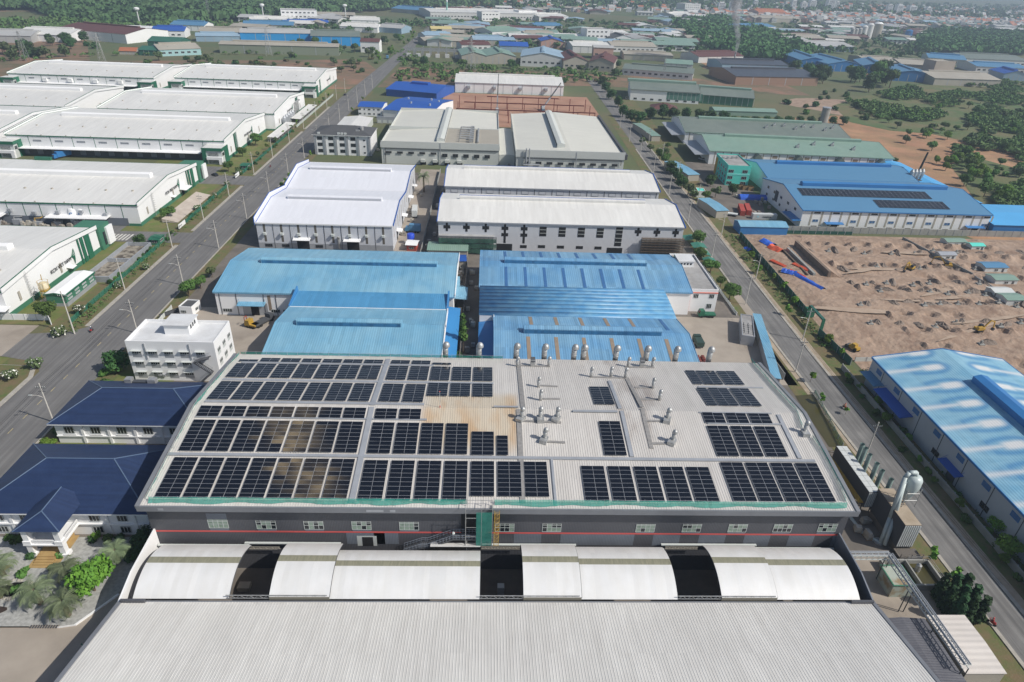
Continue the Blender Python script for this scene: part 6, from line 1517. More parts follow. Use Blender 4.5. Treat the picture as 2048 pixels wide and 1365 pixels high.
for lb, y0, d_, x0, x1, rt, rm, wm in (('pale green roofed long hall with dormers nearest the teal office',414,48,142,258,-.05,m_pgreen,m_white),('grey green roofed long hall with eight roof exhausters',467,54,140.5,256,-.06,m_ggrey,m_white)):
    b = Bld('factory', lb, 'factory', (x0+x1)/2, y0+d_/2+0, x1-x0, d_, 8.6, 4.4, rm, wm, rot=rt, ov=.5, trim=m_pgreen, group='long green roofed halls')
    b.vent(-44,46,3.2,1.6,m_pgreen)
    for i in range(22):
        u = -55+i*5.1; b.panel('stripe','S',[(u,u+.7,.1,8.2)],m_tan,.05); 
        if i % 2: b.panel('panel','S',[(u+1.2,u+4.4,1,2.6),(u+1.2,u+4.4,5.2,6.8)],m_sky,.04)
    b.canopy('W',4,5.6,d_*.8,9,m_tray,.3,.4)
    for i in range(8 if rm is m_ggrey else 4):
        mb = MB()
        u = (2+i*7 if rm is m_ggrey else 0+i*12); y = -9 if i % 3 else -14; z = 8.6+4.4*(1-abs(y)/(d_/2))
        mb.box(u-1,u+1,y-1,y+1,z-.3,z+1.2); mb.cyl((u,y,z+1.2),(u+.9,y,z+2.4),.5,.5,8); mb.build('roof_exhauster', m_galv, b.t)
    for i in range(4):
        if rm is m_pgreen: mb = MB(); mb.prism([(-2.2,0,1.4),(0,0,3.4),(2.2,0,1.4)],(0,-4,0)); mb.box(-2.2,2.2,-4,0,0,1.4); b.put('dormer', mb.mesh('dormer', m_ggrey),'S',-28+i*26,5)
    if rm is m_ggrey:
        t = thing('water_tower','grey concrete cylindrical tank standing behind the grey green hall','tank',(260,520,0)); mb = MB(); mb.cyl((0,0,0),(0,0,19),3,3,16); mb.build('shell', m_cfence, t); mb = MB(); mb.cyl((0,0,19),(0,0,19.6),3.3,3.3,16); mb.build('rim', m_tray, t)
b = bpx('factory','dark green roofed hall with tall glazed green front far beyond the halls','factory',(1262,178),(1400,186),10,50,4,m_ggrey,m_white,ov=.6,trim=m_ggrey); b.vent(-34,30,6,2,m_pgreen); b.panel('glazing','S',[(2,34,2.5,9)],mat('green_glazing',(.10,.22,.18),.2,(.16,.28,.24),.3,.6),.08)
for i in range(9): b.window('S',-34+i*7.6,1,3,1.6,2,1)
b.panel('seam','S',[(4+i*4,4.3+i*4,2.5,9) for i in range(8)],m_frame,.14)
b = bpx('factory','dark green roofed hall stepping down to the right of the glazed one','factory',(1402,189),(1508,197),8,42,4,m_ggrey,m_wgreen,ov=.6,trim=m_ggrey); b.vent(-26,22,5,1.6,m_pgreen); b.panel('seam','S',[(-26+i*5,-25.7+i*5,.3,8) for i in range(11)],m_frame,.14)
bpx('shed','pale green low roofed shed in front of the stepped green hall','shed',(1430,221),(1555,225),4,16,1.5,m_pgreen,m_pgreen)
bpx('pavilion','maroon hip roofed pavilion among trees before the green hall','pavilion',(1305,218),(1355,221),4,18,4,m_brownroof,m_tan,kind2='hip',ov=1)
bpx('canopy_shed','long pale green canopy beside the right-hand road','canopy',(1304,272),(1321,272),4,42,.5,m_pgreen,m_tan,ov=.3)
bpx('canopy_shed','bright blue slanting canopy among roadside trees','canopy',(1377,350),(1399,349),4,30,.5,m_blue,m_tan,ov=.3)
bpx('canopy_shed','small blue canopy beside the grassy verge','canopy',(1434,422),(1457,421),4,20,.5,m_blue,m_tan,ov=.3)
bpx('canopy_shed','barrel roofed bright blue shelter behind the site wall','canopy',(1482,453),(1577,455),4,9,1.2,m_blue,m_bluedk,ov=.3)
bpx('guard_house','teal trimmed guard house with flat roof at the factory entrance','guard house',(1395,383),(1411,384),3.4,6,.3,m_teal,m_white,flat=True)
def cbox(px, py, lb, rot, m, txt=None, L=12.2):
    a = G(px,py); t = thing('shipping_container', lb, 'container', a, rot); mb = MB(); mb.box(-L/2,L/2,-1.22,1.22,.1,2.7)
    i = -L/2+.3
    while i < L/2-.3: mb.box(i,i+.16,-1.27,-1.221,.2,2.6); mb.box(i,i+.16,1.221,1.27,.2,2.6); i += .45
    mb.build('shell', m, t); mb = MB()
    for y in (-.6,.6): mb.box(L/2+.004,L/2+.05,y-.55,y+.55,.2,2.6); mb.cyl((L/2+.08,y,.2),(L/2+.08,y,2.6),.04,.04,5)
    mb.build('door', m, t)
    if txt: o = put('lettering', letters(txt,1.25,m_letter), t, (1.1,-1.29,.85), (PI/2,0,0)); mb = MB(); mb.cyl((-3.6,-1.28,1.5),(-3.6,-1.31,1.5),.55,.55,8); mb.build('emblem', mat('pale_star',(.35,.6,.68),.6), t)
cbox(1482,425,'red container, left one of the stacked pair in the factory yard',1.35,m_redbox); cbox(1494,424,'red container, right one of the pair in the factory yard',1.35,m_redbox)
cbox(1527,438,'pale grey lettered container lying across the factory yard',.0,m_wbox,'MAERSK')
truck(1460,432,'white lorry cab unit parked near the small blue canopy',1.2,m_wbox,7,flat=True)
truck(1461,368,'white minibus parked before the teal office',.9,m_wbox,6); car(1403,320,'white car parked under the hall canopy near the teal office',.6,m_wbox)
for i,(px,py) in enumerate(((1478,378),(1489,380),(1500,381))):
    a = G(px,py); t = thing('crate_stack','stack of brown crates before the teal office, %s from the left' % ORD[i],'crates',a); mb = MB()
    for q in range(4): mb.box(-1.6,1.6,-1.2,1.2,.05+q*.6,.5+q*.6)
    mb.build('crate', mat('crate_wood',(.34,.23,.11),.8,(.26,.17,.08),.9,.7), t); mb = MB(); mb.box(-1.4,1.4,-1,1,0,2.3); mb.build('core', m_wood, t)
a = G(1510,398); t = thing('tarp_cover','deep blue tarpaulin over goods beside the mid blue factory','tarpaulin',a); mb = MB(); mb.prism([(-9,-3,0),(-9,3,0),(-9,2.4,1.6),(-9,0,2.4),(-9,-2.6,1.3)],(18,0,0)); mb.build('cover', m_tarp, t)
# ================================================================ BUILDING SITE
fence('long grey concrete site wall in front of the mid blue factory', [(121,295),(340,296.5)], 3.0, m_cfence, th=.25, step=4.2, name='boundary_wall', cat='wall')
fence('dark green screen along the foot of the grey site wall', [(121,292.6),(175,293.4)], 1.6, m_netdk, th=.1)
fence('tall dark green sheet fence between road and building site, longer part', [(118.2,287),(117.2,230),(116.6,208)], 2.6, m_fenceg, th=.12)
fence('tall dark green sheet fence past the site gate', [(114.6,194),(116.3,174)], 2.6, m_fenceg, th=.12)
t = thing('site_gate','green steel gate arch at the building site entrance','gate',(116.2,201,0)); mb = MB()
for y in (-5.4,5.4):
    for x in (-.5,.5): mb.cyl((x,y,0),(x,y,5),.12,.12,6)
    mb.box(-.5,.5,y-.12,y+.12,0,4.8)
mb.build('post', m_green, t); mb = MB(); mb.box(-.5,.5,-5.3,5.3,4.6,5.2); mb.build('lintel', m_fenceg, t); mb = MB(); mb.box(-.1,2.4,5.5,8.5,.2,3.0); mb.build('leaf', m_green, t)
def site_h(x, y):
    r = .9+.12*math.sin(x*.31+y*.17)+.1*math.sin(x*.13-y*.37+1)
    if x > 146:
        gx, gy = (x-150)/9.5, (y-192)/11.5; fx, fy = (gx-math.floor(gx)-.5)*9.5, (gy-math.floor(gy)-.5)*11.5; s = math.sin(math.floor(gx)*12.9+math.floor(gy)*78.2)
        if s > -.55: r += (1.25+.5*s)*math.exp(-((fx-2.2)/1.7)**2-((fy+.5)/2.)**2)-1.0*math.exp(-((fx+1.0)/1.5)**2-(fy/1.7)**2)+.5*math.exp(-((fx-.3)/3)**2-((fy-2.8)/1.2)**2)
        r += .35*math.sin(y*.55+x*.05)
    e = min(1, max(0,(y-(166 if x > 156 else 189-(x-131)*.9 if x > 131 else 186))/5), max(0,(x-121)/6), max(0,(290-y)/4))
    return .07+max(0,r)*max(0,e)*.95
V = []; F = []; r = random.Random(2); nx, ny = 165, 112
for j in range(ny+1):
    for i in range(nx+1): x, y = 119+i*1.28, 166.5+j*1.12; V.append((x,y,site_h(x,y)+(r.uniform(-.07,.09) if 0<i<nx and 0<j<ny else 0)))
for j in range(ny):
    for i in range(nx): a = j*(nx+1)+i; F.append((a,a+1,a+nx+2,a+nx+1))
me = bpy.data.meshes.new('building_site_ground'); me.from_pydata(V,[],F); me.materials.append(m_sand); tag(put('building_site_ground', me), kind='structure')
m_spoil = mat('spoil_grey',(.25,.20,.165),.95,(.17,.135,.11),.5,.9,bump=.8,bsc=1.2)
def heap_mesh(seed, n=18):
    r = random.Random(seed); V = [(r.uniform(-.1,.1),r.uniform(-.1,.1),1)]; F = []
    for k in range(1,4):
        for i in range(n): t_ = 2*PI*i/n; q = k/3*r.uniform(.85,1.15); V.append((q*math.cos(t_)*1.15,q*math.sin(t_)*.8,max(-.05,(1-(k/3)**1.3)*r.uniform(.7,1.25)-.02)))
    for i in range(n): F.append((0,1+i,1+(i+1)%n))
    for k in range(2):
        for i in range(n): a = 1+k*n; F.append((a+i,a+n+i,a+n+(i+1)%n,a+(i+1)%n))
    me = bpy.data.meshes.new('spoil_heap'); me.from_pydata(V,[],F); me.materials.append(m_spoil); return me
HM = [heap_mesh(s) for s in range(5)]
mbp = MB(); 
for i in range(4): mbp.box(-.35+.0*i,.35,-.35,.35,0,.5)
cap_me = MB().box(-.9,.9,-.9,.9,0,.45).box(-.3,.3,-.3,.3,.45,1.5).mesh('column_footing', m_cfence)
r = random.Random(3); rows = [(505,1620,2040,11),(540,1690,2046,10),(588,1775,2040,9),(610,1740,2046,9),(650,1755,2046,8),(690,1800,2046,8),(570,1700,1960,7)]
nn = 0
for j,(py,pa,pb,n) in enumerate(rows):
    for i in range(n):
        px = pa+(pb-pa)*(i+r.uniform(-.2,.2))/max(1,n-1); a = G(px,py+r.uniform(-4,4)+(px-pa)*.012)
        if a.x > 326 or a.y > 290 or a.y < 189: continue
        o = put('spoil_heap', HM[nn%5], None, (a.x,a.y,site_h(a.x,a.y)-.15), (0,0,r.uniform(0,6.3))); o.scale = (r.uniform(1.5,3.2),r.uniform(1.4,2.6),r.uniform(.8,1.7))
        tag(o,'grey spoil heap beside a footing pit in row %s of the building site' % NUM[j+1],'spoil heap','spoil heaps in the building site')
        if r.random() < .6:
            o = put('column_footing', cap_me, None, (a.x-3.4,a.y-1.4,site_h(a.x-3.4,a.y-1.4)-.1)); tag(o,'small concrete footing next to a spoil heap in row %s of the site' % NUM[j+1],'footing','column footings in the building site')
        nn += 1
for i in range(9):
    a = G(1700+i*35+r.uniform(-8,8), r.uniform(495,690)); blob('site_track', min(a.x,310), min(max(a.y,196),284), r.uniform(8,18), r.uniform(.8,1.8), 1.35+i*.003, mat('track_sand',(.43,.33,.25),.95,(.34,.25,.18),.3,.8), seed=i, rot=r.uniform(-.3,.5))
def excavator(px, py, lb, rot, reach=1.):
    a = G(px,py,1.2); a.z = site_h(a.x,a.y)-.1; t = thing('excavator', lb, 'excavator', a, rot); t.scale = (.82,)*3; mb = MB()
    for x in (-1.1,1.1): mb.prism([(x-.3,-1.9,.15),(x-.3,1.9,.15),(x-.3,2.2,.5),(x-.3,1.9,.9),(x-.3,-1.9,.9),(x-.3,-2.2,.5)],(.6,0,0))
    mb.build('track', m_black, t); mb = MB(); mb.box(-1.3,1.3,-2.3,1.2,.95,1.9); mb.box(.2,1.3,-2.2,.2,1.9,2.4); mb.build('body', m_yell, t)
    mb = MB(); mb.prism([(-1.25,-.4,1.9),(-1.25,1.3,1.9),(-1.25,1.0,3.0),(-1.25,-.3,3.0)],(1.2,0,0)); mb.build('cab', m_glass, t)
    mb = MB(); p = [(.3,1.1,1.9),(.3,3.4*reach,5.0),(.3,5.6*reach,4.3),(.3,6.2*reach,1.2)]; mb.beam(p[0],p[1],.45,.6); mb.beam(p[1],p[2],.4,.5); mb.beam(p[2],p[3],.32,.4); mb.build('boom', m_yell, t)
    mb = MB(); mb.prism([(-.3,6.2*reach,1.4),(-.3,6.7*reach,.9),(-.3,6.1*reach,.1),(-.3,5.5*reach,.5)],(1.2,0,0)); mb.build('bucket', m_steel, t)
excavator(1820,540,'yellow excavator in the middle of the building site',2.2); excavator(1893,533,'yellow excavator with raised boom near the site office wall',1.2,1.2); excavator(1960,660,'yellow excavator at the right edge of the building site',-1.4); 
a = G(1705,700); t = thing('road_roller','small yellow roller on the sand just inside the site fence','roller',a,.4); mb = MB(); mb.box(-.9,.9,-2,1.2,.8,1.7); mb.box(-.7,.7,-1,.4,1.7,2.5); mb.build('body', m_yell, t); mb = MB(); mb.cyl((-.95,1.9,.7),(.95,1.9,.7),.7,.7,16); mb.build('drum', m_steel, t)
for x in (-.8,.8): w_ = MB(); w_.cyl((x-.25,-1.4,.65),(x+.25,-1.4,.65),.65,.65,14); w_.build('wheel', m_black, t)
def heapcloth(name, lb, px, py, m, L, w_, h, rot, n=9, cat='tarpaulin'):
    a = G(px,py); a.z = max(0,site_h(a.x,a.y)-.1); t = thing(name, lb, cat, a, rot); mb = MB(); r = random.Random(int(px)); P = [[(-w_/2+w_*i/4, -L/2+L*j/n, max(.05,h*math.sin(PI*min(.98,max(.03,i/4)))*r.uniform(.6,1.2))) for i in range(5)] for j in range(n+1)]
    for j in range(n):
        for i in range(4): mb.q(P[j][i],P[j][i+1],P[j+1][i+1],P[j+1][i])
    mb.build('cover', m, t, True); mb = MB()
    for x,y in ((-w_/2,-L/2),(w_/2,-L/2),(-w_/2,L/2),(w_/2,L/2)): mb.box(x-.2,x+.2,y-.2,y+.2,0,.3)
    mb.build('weight', m_cfence, t)
heapcloth('tarp_cover','blue tarpaulin over material at the top of the site store',1535,490,m_tarp,7,5,1.2,.3); heapcloth('tarp_cover','orange red canopy sheet over the site store',1552,503,m_orng,7,5,1.6,.3)
heapcloth('tarp_cover','long bright blue pile of wrapped bars on the sand',1618,568,m_tarp,15,2.8,1.0,.35); heapcloth('tarp_cover','crumpled blue heap beside orange machine in the site',1578,548,m_tarp,6,4,1.3,.9); heapcloth('tarp_cover','small blue heap inside the green fence near the wall',1497,500,m_tarp,4,3,1,.3)
for i,(px,py) in enumerate(((1556,530),(1592,552),(1600,540))):
    a = G(px,py); a.z = site_h(a.x,a.y)-.1; t = thing('red_beam_pile','orange red steel pile on the site sand, %s from the left' % ORD[i],'steel pile',a,.45); mb = MB()
    for q in range(4): mb.box(-1+q*.5,-.7+q*.5,-4,4,.1,.5+.1*(q%2))
    mb.build('beam', m_orng, t); mb = MB(); mb.box(-1.2,1.2,-2.2,-1.9,0,.12); mb.box(-1.2,1.2,1.9,2.2,0,.12); mb.build('bearer', m_wood, t)
t = thing('retaining_wall','dark long retaining wall of the deep excavation in the site','wall',(139.6,258,.8)); mb = MB(); mb.box(-.6,.6,-17,17,-.8,2.6); mb.build('face', mat('wet_earth',(.16,.125,.10),.95,(.24,.18,.14),.4,.9), t); mb = MB(); mb.prism([(.6,-17,0),(5,-17,0),(.6,-17,2.5)],(0,34,0)); mb.build('bank', m_sand, t)
t = thing('formwork','long timber formwork beam lying beside the deep excavation','formwork',(134,256,.9)); mb = MB(); mb.box(-.5,.5,-14,14,-.5,1.1); mb.build('beam', m_cfence, t); mb = MB(); mb.box(-3,-2.4,-14,12,0,.7); mb.build('board', m_wood, t)
for i,(px,py,w_,d_,m,lb) in enumerate(((1915,484,12,5,m_pgreen,'long pale green site cabin by the concrete wall'),(1958,492,8,4,m_teal,'teal site cabin beside the pale green one'),(1898,510,10,4,m_tray,'grey site cabin at the corner of the low site wall'),(1995,535,14,6,m_n2roof,'blue roofed site shed in the right hand compound'),(2015,560,14,6,m_pgreen,'pale green roofed site shed in the right hand compound'),(2010,585,12,5,m_wbox,'white site cabin in the right hand compound'),(2035,600,12,6,m_pgreen,'pale green roofed cabin at the photo edge'))):
    b = bpx('site_cabin',lb,'cabin',(px-w_*1.6,py),(px+w_*1.6,py),2.8,d_,.6,m,m_wbox,ov=.3); b.window('S',0,1,1.6,1,2,1); b.panel('door','S',[(b.w*.25,b.w*.25+1,.05,2.1)],m_steel,.04)
fence('low grey block wall round the site office compound', [(196,287),(200,262),(203,246)], 2.0, m_cfence, th=.25, name='boundary_wall', cat='wall'); fence('white post fence along the right hand site compound', [(203,244),(205,215),(206,200)], 1.6, m_frame)
# ================================================================ FAR INDUSTRIAL ESTATE
m_lblue = mat('pale_blue_roof',(.30,.42,.52),.6,(.24,.35,.45),.05,.7); m_lgrey = mat('pale_grey_roof',(.46,.46,.45),.6,(.38,.38,.37),.03,.8); m_tile = mat('orange_tile_roof',(.42,.15,.07),.8,(.34,.11,.06),.1,.6)
m_solroof = mat('solar_covered_roof',(.06,.065,.08),.35,(.09,.095,.11),.2,.7); m_ywall = mat('yellow_wall',(.60,.50,.22),.8); m_pink = mat('pink_wall',(.55,.34,.28),.8); m_wwall = mat('far_white_wall',(.66,.66,.65),.8,(.56,.56,.55),.05,.6); m_dgreen2 = mat('bottle_green_roof',(.03,.13,.09),.6,(.04,.15,.10),.1,.6)
L0 = lambda x,y: (x/2.9257, y/2.9257); C0 = lambda x,y: (680+x/2.9257, y/2.9257); R0 = lambda x,y: (1348+x/2.9257, y/2.9257)
FAR = [ # crop, x0,y0,x1,y1 (ground line of the front), height, depth, rise, roof, wall, ridge, windows, label
 (L0,1288,312,1985,328,10,26,2.5,m_beige,mat('sage_wall',(.24,.27,.20),.8),'x',0,'very long sage green walled shed with beige roof across the scrub field'),
 (L0,1410,243,1838,248,11,30,4,m_lgrey,m_cyan,'x',0,'bright blue walled long shed behind the sage one, left half'),
 (C0,-165,268,122,272,12,46,5,m_ggrey,m_cyan,'x',0,'bright blue walled long shed behind the sage one, right half'),
 (C0,122,308,232,312,13,22,3,m_brownroof,m_white,'x',2,'white three-storey house with maroon roof by the far road bend'),
 (L0,1650,132,1860,135,19,40,.8,m_flat,m_white,'x',4,'white four-storey block standing far beyond the blue walled sheds'),
 (L0,1425,176,1720,182,8,34,4,m_n2roof,m_lgrey,'x',0,'steel blue roofed shed with arched end, far left estate'),
 (L0,1670,165,1930,164,8,30,3,m_royal,m_lgrey,'x',0,'blue roofed shed below the far four-storey block'),
 (L0,340,220,745,258,11,70,5,m_brownroof,m_white,'x',0,'white walled factory with wide maroon roof beyond the tree row'),
 (L0,90,238,400,250,8,60,5,m_wroof,m_white,'x',0,'white roofed factory left of the maroon roofed one'),
 (L0,-60,250,190,254,8,50,4,m_lgrey,m_lgrey,'x',0,'pale grey roofed factory at the far left edge'),
 (L0,893,222,1085,225,9,40,4,m_royal,m_white,'x',1,'royal blue roofed factory with white walls, far left estate'),
 (L0,1000,178,1200,186,8,36,4,m_n2roof,m_white,'x',0,'blue roofed factory with dark panels right behind the royal blue one'),
 (L0,695,205,905,214,8,30,2,m_white,m_white,'x',0,'white factory with a small blue roof patch, far left estate'),
 (L0,870,282,1058,290,8,30,4,m_dgreen2,m_dgreen2,'x',0,'bottle green shed before the royal blue factory'),
 (L0,815,325,960,331,6,24,3,m_dgreen2,m_dgreen2,'x',0,'low bottle green shed nearest the scrub field'),
 (L0,940,332,1180,322,7,40,4,m_beige,mat('aqua_wall',(.35,.55,.56),.7),'x',1,'beige roofed shed with aqua walls beside the green ones'),
 (L0,1165,214,1430,222,7,34,4,m_beige,m_tan,'x',0,'beige roofed shed behind the pale blue one, left estate'),
 (L0,1150,245,1405,246,7,26,3,m_lblue,m_lblue,'x',0,'pale blue roofed shed left of the bright blue walls'),
 (L0,700,320,800,322,4,14,3,m_tile,m_tan,'x',0,'small orange roofed house in the far scrub'),
 (L0,1465,140,1720,142,7,30,3,m_wroof,m_white,'x',0,'white roofed shed far left of the four-storey block'),
 (C0,535,205,655,207,9,26,3,m_ywall,m_ywall,'x',1,'yellow building beside the far road'),
 (C0,498,242,660,240,8,30,3,m_lblue,m_wwall,'x',2,'pale blue roofed works below the yellow building'),
 (C0,580,274,722,278,8,30,3,m_beige,m_tan,'x',0,'beige roofed shed right of the pale blue works'),
 (C0,712,300,880,300,8,28,3,m_brownroof,m_wwall,'x',1,'brown roofed shed with blue front beside the beige one'),
 (C0,780,268,960,272,8,36,4,m_lblue,m_tan,'x',0,'slate blue roofed hall with centre vent behind the brown shed'),
 (C0,712,372,858,375,9,60,4,m_pgreen,m_tan,'y',0,'pale green arched hall beside the pylon, left bay'),
 (C0,858,375,1030,378,9,60,4,m_pgreen,m_tan,'y',0,'pale green arched hall beside the pylon, right bay'),
 (C0,935,305,1100,310,8,30,4,m_royal,m_lblue,'x',0,'royal blue roofed hall behind the green arched ones'),
 (C0,1055,388,1310,400,11,70,5,m_lblue,m_wwall,'y',1,'grey blue roofed hall with white gable beyond the scrub'),
 (C0,1305,408,1450,412,10,60,5,m_brownroof,m_tan,'y',1,'maroon roofed hall with pale gable, left of the pair'),
 (C0,1452,414,1598,424,10,60,5,m_brownroof,m_tan,'y',1,'maroon roofed hall with pale gable, right of the pair'),
 (C0,1175,280,1305,284,9,40,4,m_royal,m_pink,'y',0,'pink gabled hall with royal blue roof'),
 (C0,890,236,1058,230,12,50,4,m_pgreen,m_wwall,'x',1,'tall pale green hall behind the slate blue roof'),
 (C0,1085,236,1258,238,9,40,3,m_beige,m_wwall,'x',1,'beige roofed hall right of the tall pale green one'),
 (C0,1440,250,1575,252,19,30,.8,m_flat,m_white,'x',4,'white four-storey office in the middle of the far estate'),
 (C0,1588,262,1718,264,9,40,5,m_graydk,m_wwall,'y',1,'dark roofed white gabled hall right of the four-storey office'),
 (C0,1360,310,1582,316,9,60,3,m_wroof,m_wwall,'x',0,'white roofed hall in front of the four-storey office'),
 (C0,1590,305,1850,312,8,50,4,m_beige,m_wwall,'x',1,'cream hall with arched bays right of the white roofed one'),
 (C0,1480,345,1595,350,14,24,2,m_lgrey,m_pink,'x',2,'pinkish two-storey block behind the maroon halls'),
 (C0,1660,350,1945,362,7,40,2,m_beige,m_tan,'x',0,'tan walled yard hall right of the pinkish block'),
 (C0,1650,440,2060,472,7,44,3,m_ggrey,m_wwall,'x',1,'long grey green hall with plant along its front beyond the scrub'),
 (C0,1900,400,2060,410,6,36,3,m_pgreen,m_wwall,'x',0,'pale green roofed hall behind the long grey green one'),
 (C0,530,112,1150,122,13,120,3,m_wroof,m_wwall,'x',2,'huge white roofed factory across the far estate'),
 (C0,830,126,935,126,17,24,.8,m_flat,m_white,'x',3,'white office block before the huge white factory, left one'),
 (C0,1045,116,1150,116,17,24,.8,m_flat,m_white,'x',3,'white office block before the huge white factory, right one'),
 (C0,1165,126,1335,124,9,60,4,m_wroof,m_wwall,'x',0,'white halls right of the huge factory'),
 (C0,1140,178,1300,180,8,36,3,m_n2roof,m_wwall,'x',0,'dull blue roofed hall among trees in the far estate'),
 (C0,640,190,850,196,8,40,3,m_lblue,m_tan,'x',0,'slate blue roofed hall beyond the yellow building'),
 (C0,300,72,520,90,8,60,5,m_n2roof,m_lgrey,'x',0,'steel blue roofed hall at the far road end'),
 (C0,0,185,220,195,8,40,4,m_wroof,m_white,'x',0,'white roofed works left of the far road'),
 (C0,220,190,360,200,8,40,4,m_lgrey,m_lblue,'x',0,'grey roofed works touching the far road'),
 (C0,60,150,230,155,9,40,4,m_wroof,m_white,'x',0,'white and blue works behind the roadside ones'),
 (R0,355,498,835,505,9,70,4,m_solroof,mat('rusty_wall',(.32,.20,.14),.8),'x',0,'brown walled factory with dark solar covered roof near the smoke'),
 (R0,275,420,660,430,9,50,3,m_solroof,m_lblue,'x',0,'solar covered hall just behind the brown walled one'),
 (R0,140,370,400,365,8,40,4,m_brownroof,m_wwall,'x',0,'maroon roofed hall behind the smoking works'),
 (R0,735,395,890,402,9,90,4,m_n2roof,m_bluedk,'y',0,'blue hall stepping in a row on the right, farthest left'),
 (R0,892,418,1092,424,9,80,4,m_n2roof,m_bluedk,'y',0,'blue hall stepping in a row on the right, second'),
 (R0,1092,428,1258,440,9,70,4,m_n2roof,m_bluedk,'y',0,'blue hall stepping in a row on the right, third'),
 (R0,1258,472,1515,488,9,60,4,m_n2roof,m_bluedk,'y',0,'blue hall stepping in a row on the right, nearest'),
 (R0,1120,395,1320,405,8,70,3,m_beige,m_tan,'x',0,'long beige roofed hall behind the blue row, left part'),
 (R0,1322,412,1520,424,8,70,3,m_beige,m_tan,'x',0,'long beige roofed hall behind the blue row, right part'),
 (R0,1515,500,1900,512,8,60,4,m_beige,m_tan,'x',0,'tan roofed hall beside the pale cube'),
 (R0,1510,440,1625,442,16,22,1,m_tan,m_beige,'x',0,'pale windowless cube beside the blue row'),
 (R0,1480,372,1700,388,8,50,4,m_n2roof,m_wwall,'x',1,'blue roofed white hall by the plantation, left'),
 (R0,1690,380,2060,396,9,70,4,m_ggrey,m_wwall,'x',1,'grey roofed white hall by the plantation, right'),
 (R0,1760,425,2060,440,8,50,3,m_n2roof,m_wwall,'x',1,'white hall with blue ridge in front of the grey roofed one'),
 (R0,1920,470,2060,478,8,40,4,m_royal,m_lblue,'y',0,'blue gabled hall at the far right edge'),
 (R0,600,250,880,255,8,60,4,m_beige,m_brownroof,'x',0,'brownish long hall before the right hand woods'),
 (R0,640,265,780,262,8,40,3,m_lgrey,m_wwall,'x',0,'grey roofed hall in front of the brownish one'),
 (R0,770,300,1050,306,8,70,4,m_lgrey,m_lblue,'x',0,'wide grey roofed hall left of the silos'),
 (R0,370,190,590,184,9,50,4,m_n2roof,m_wwall,'x',0,'blue and white hall beyond the right hand woods'),
 (R0,470,130,740,136,9,50,4,m_beige,m_tan,'x',0,'long cream roofed hall below the orange roofs'),
 (R0,490,105,655,108,14,50,7,m_tile,m_pink,'x',1,'large orange tiled school block in the far town'),
 (R0,60,75,150,76,22,40,1,m_flat,m_wwall,'x',5,'tall white block at the far town edge, left'),
 (R0,0,110,110,106,8,50,4,m_wroof,m_wwall,'x',0,'white roofed hall at the far town edge'),
 (C0,1170,30,1230,30,36,30,1,m_wwall,m_white,'x',6,'tallest white tower on the far skyline'),
]
names = []
for cr,x0,y0,x1,y1,h,dep,rise,rf,wl,rg,wn,lb in FAR:
    a, c = cr(x0,y0), cr(x1,y1); flat = rise < 1.1
    b = bpx('factory' if not flat else 'office_block', lb, 'factory' if not flat else 'office block', a, c, h, dep, rise, rf, wl, ground_px=True, ridge=rg, ov=.6, flat=flat)
    names.append((((a[0]+c[0])/2,(a[1]+c[1])/2), lb))
    if not flat and b.w > 40 and rg == 'x': b.vent(-b.w*.4,b.w*.4,4,1.4,rf)
    if rg == 'y': b.vent(-dep*.4,dep*.4,4,1.4,rf)
    if wn:
        rows = max(1,wn-1) if flat else 1; n = max(3,int(b.w/7))
        for q in range(rows):
            for i in range(n): b.window('S',-b.w/2+2+(i+.3)*(b.w-4)/n,h*(q+.35)/rows,round((b.w-4)/n*.55,1),round(min(2,h/rows*.42),1),2,1,m_glass,m_wwall)
    elif not flat: b.panel('seam','S',[(-b.w/2+b.w*.2*i,-b.w/2+b.w*.2*i+.8,.2,h*.9) for i in range(1,5)],m_tray,.06)
# silos
for i,(cx,ch,m,r_) in enumerate(((1020,178,m_lgrey,4),(1040,178,m_lgrey,4),(1062,176,m_lgrey,4),(1085,165,m_wwall,6),(1115,155,m_wwall,7),(1160,150,m_beige,9),(1350,185,m_bluedk,7))):
    a = G(*R0(cx+15,226)); t = thing('silo', ['small grey silo, leftmost of the far row','small grey silo, second of the far row','small grey silo, third of the far row','tall white silo beside the small grey ones','tall white silo left of the cream one','broad cream silo with white head house','dark blue silo tower apart from the others'][i],'silo',a)
    hh = (226-ch)/2.9257*(a.y/1250); mb = MB(); mb.cyl((0,0,0),(0,0,hh*.9),r_,r_,16); mb.build('shell', m, t, False); mb = MB(); mb.lathe((0,0,hh*.9),[(r_*1.02,0),(r_*.5,hh*.1)],16); mb.build('cap', m_white if i == 5 else m, t)
# generic halls and the town houses: placed as random plots inside their quarters of the survey
def house_mesh(kind, rf, wl):
    mb = MB(); mb.k = 0
    if kind == 0: mb.prism([(-.5,-.5,0),(-.5,.5,0),(-.5,.5,.7),(-.5,0,.95),(-.5,-.5,.7)],(1,0,0)); mb.k = 1; mb.prism([(-.53,-.54,.69),(-.53,0,.97),(-.53,0,1.),(-.53,-.54,.72)],(1.06,0,0)); mb.prism([(-.53,.54,.69),(-.53,0,.97),(-.53,0,1.),(-.53,.54,.72)],(1.06,0,0))
    else: mb.box(-.5,.5,-.5,.5,0,.9); mb.k = 1; mb.box(-.53,.53,-.53,.53,.901,.95); mb.box(-.2,.2,.0,.4,.951,1.1)
    mb.k = 2
    for u in (-.36,-.12,.12,.36):
        for z in (.2,.5): mb.box(u-.06,u+.06,-.52,-.501,z,z+.13)
    return mb.mesh('town_house', [wl, rf, m_glass])
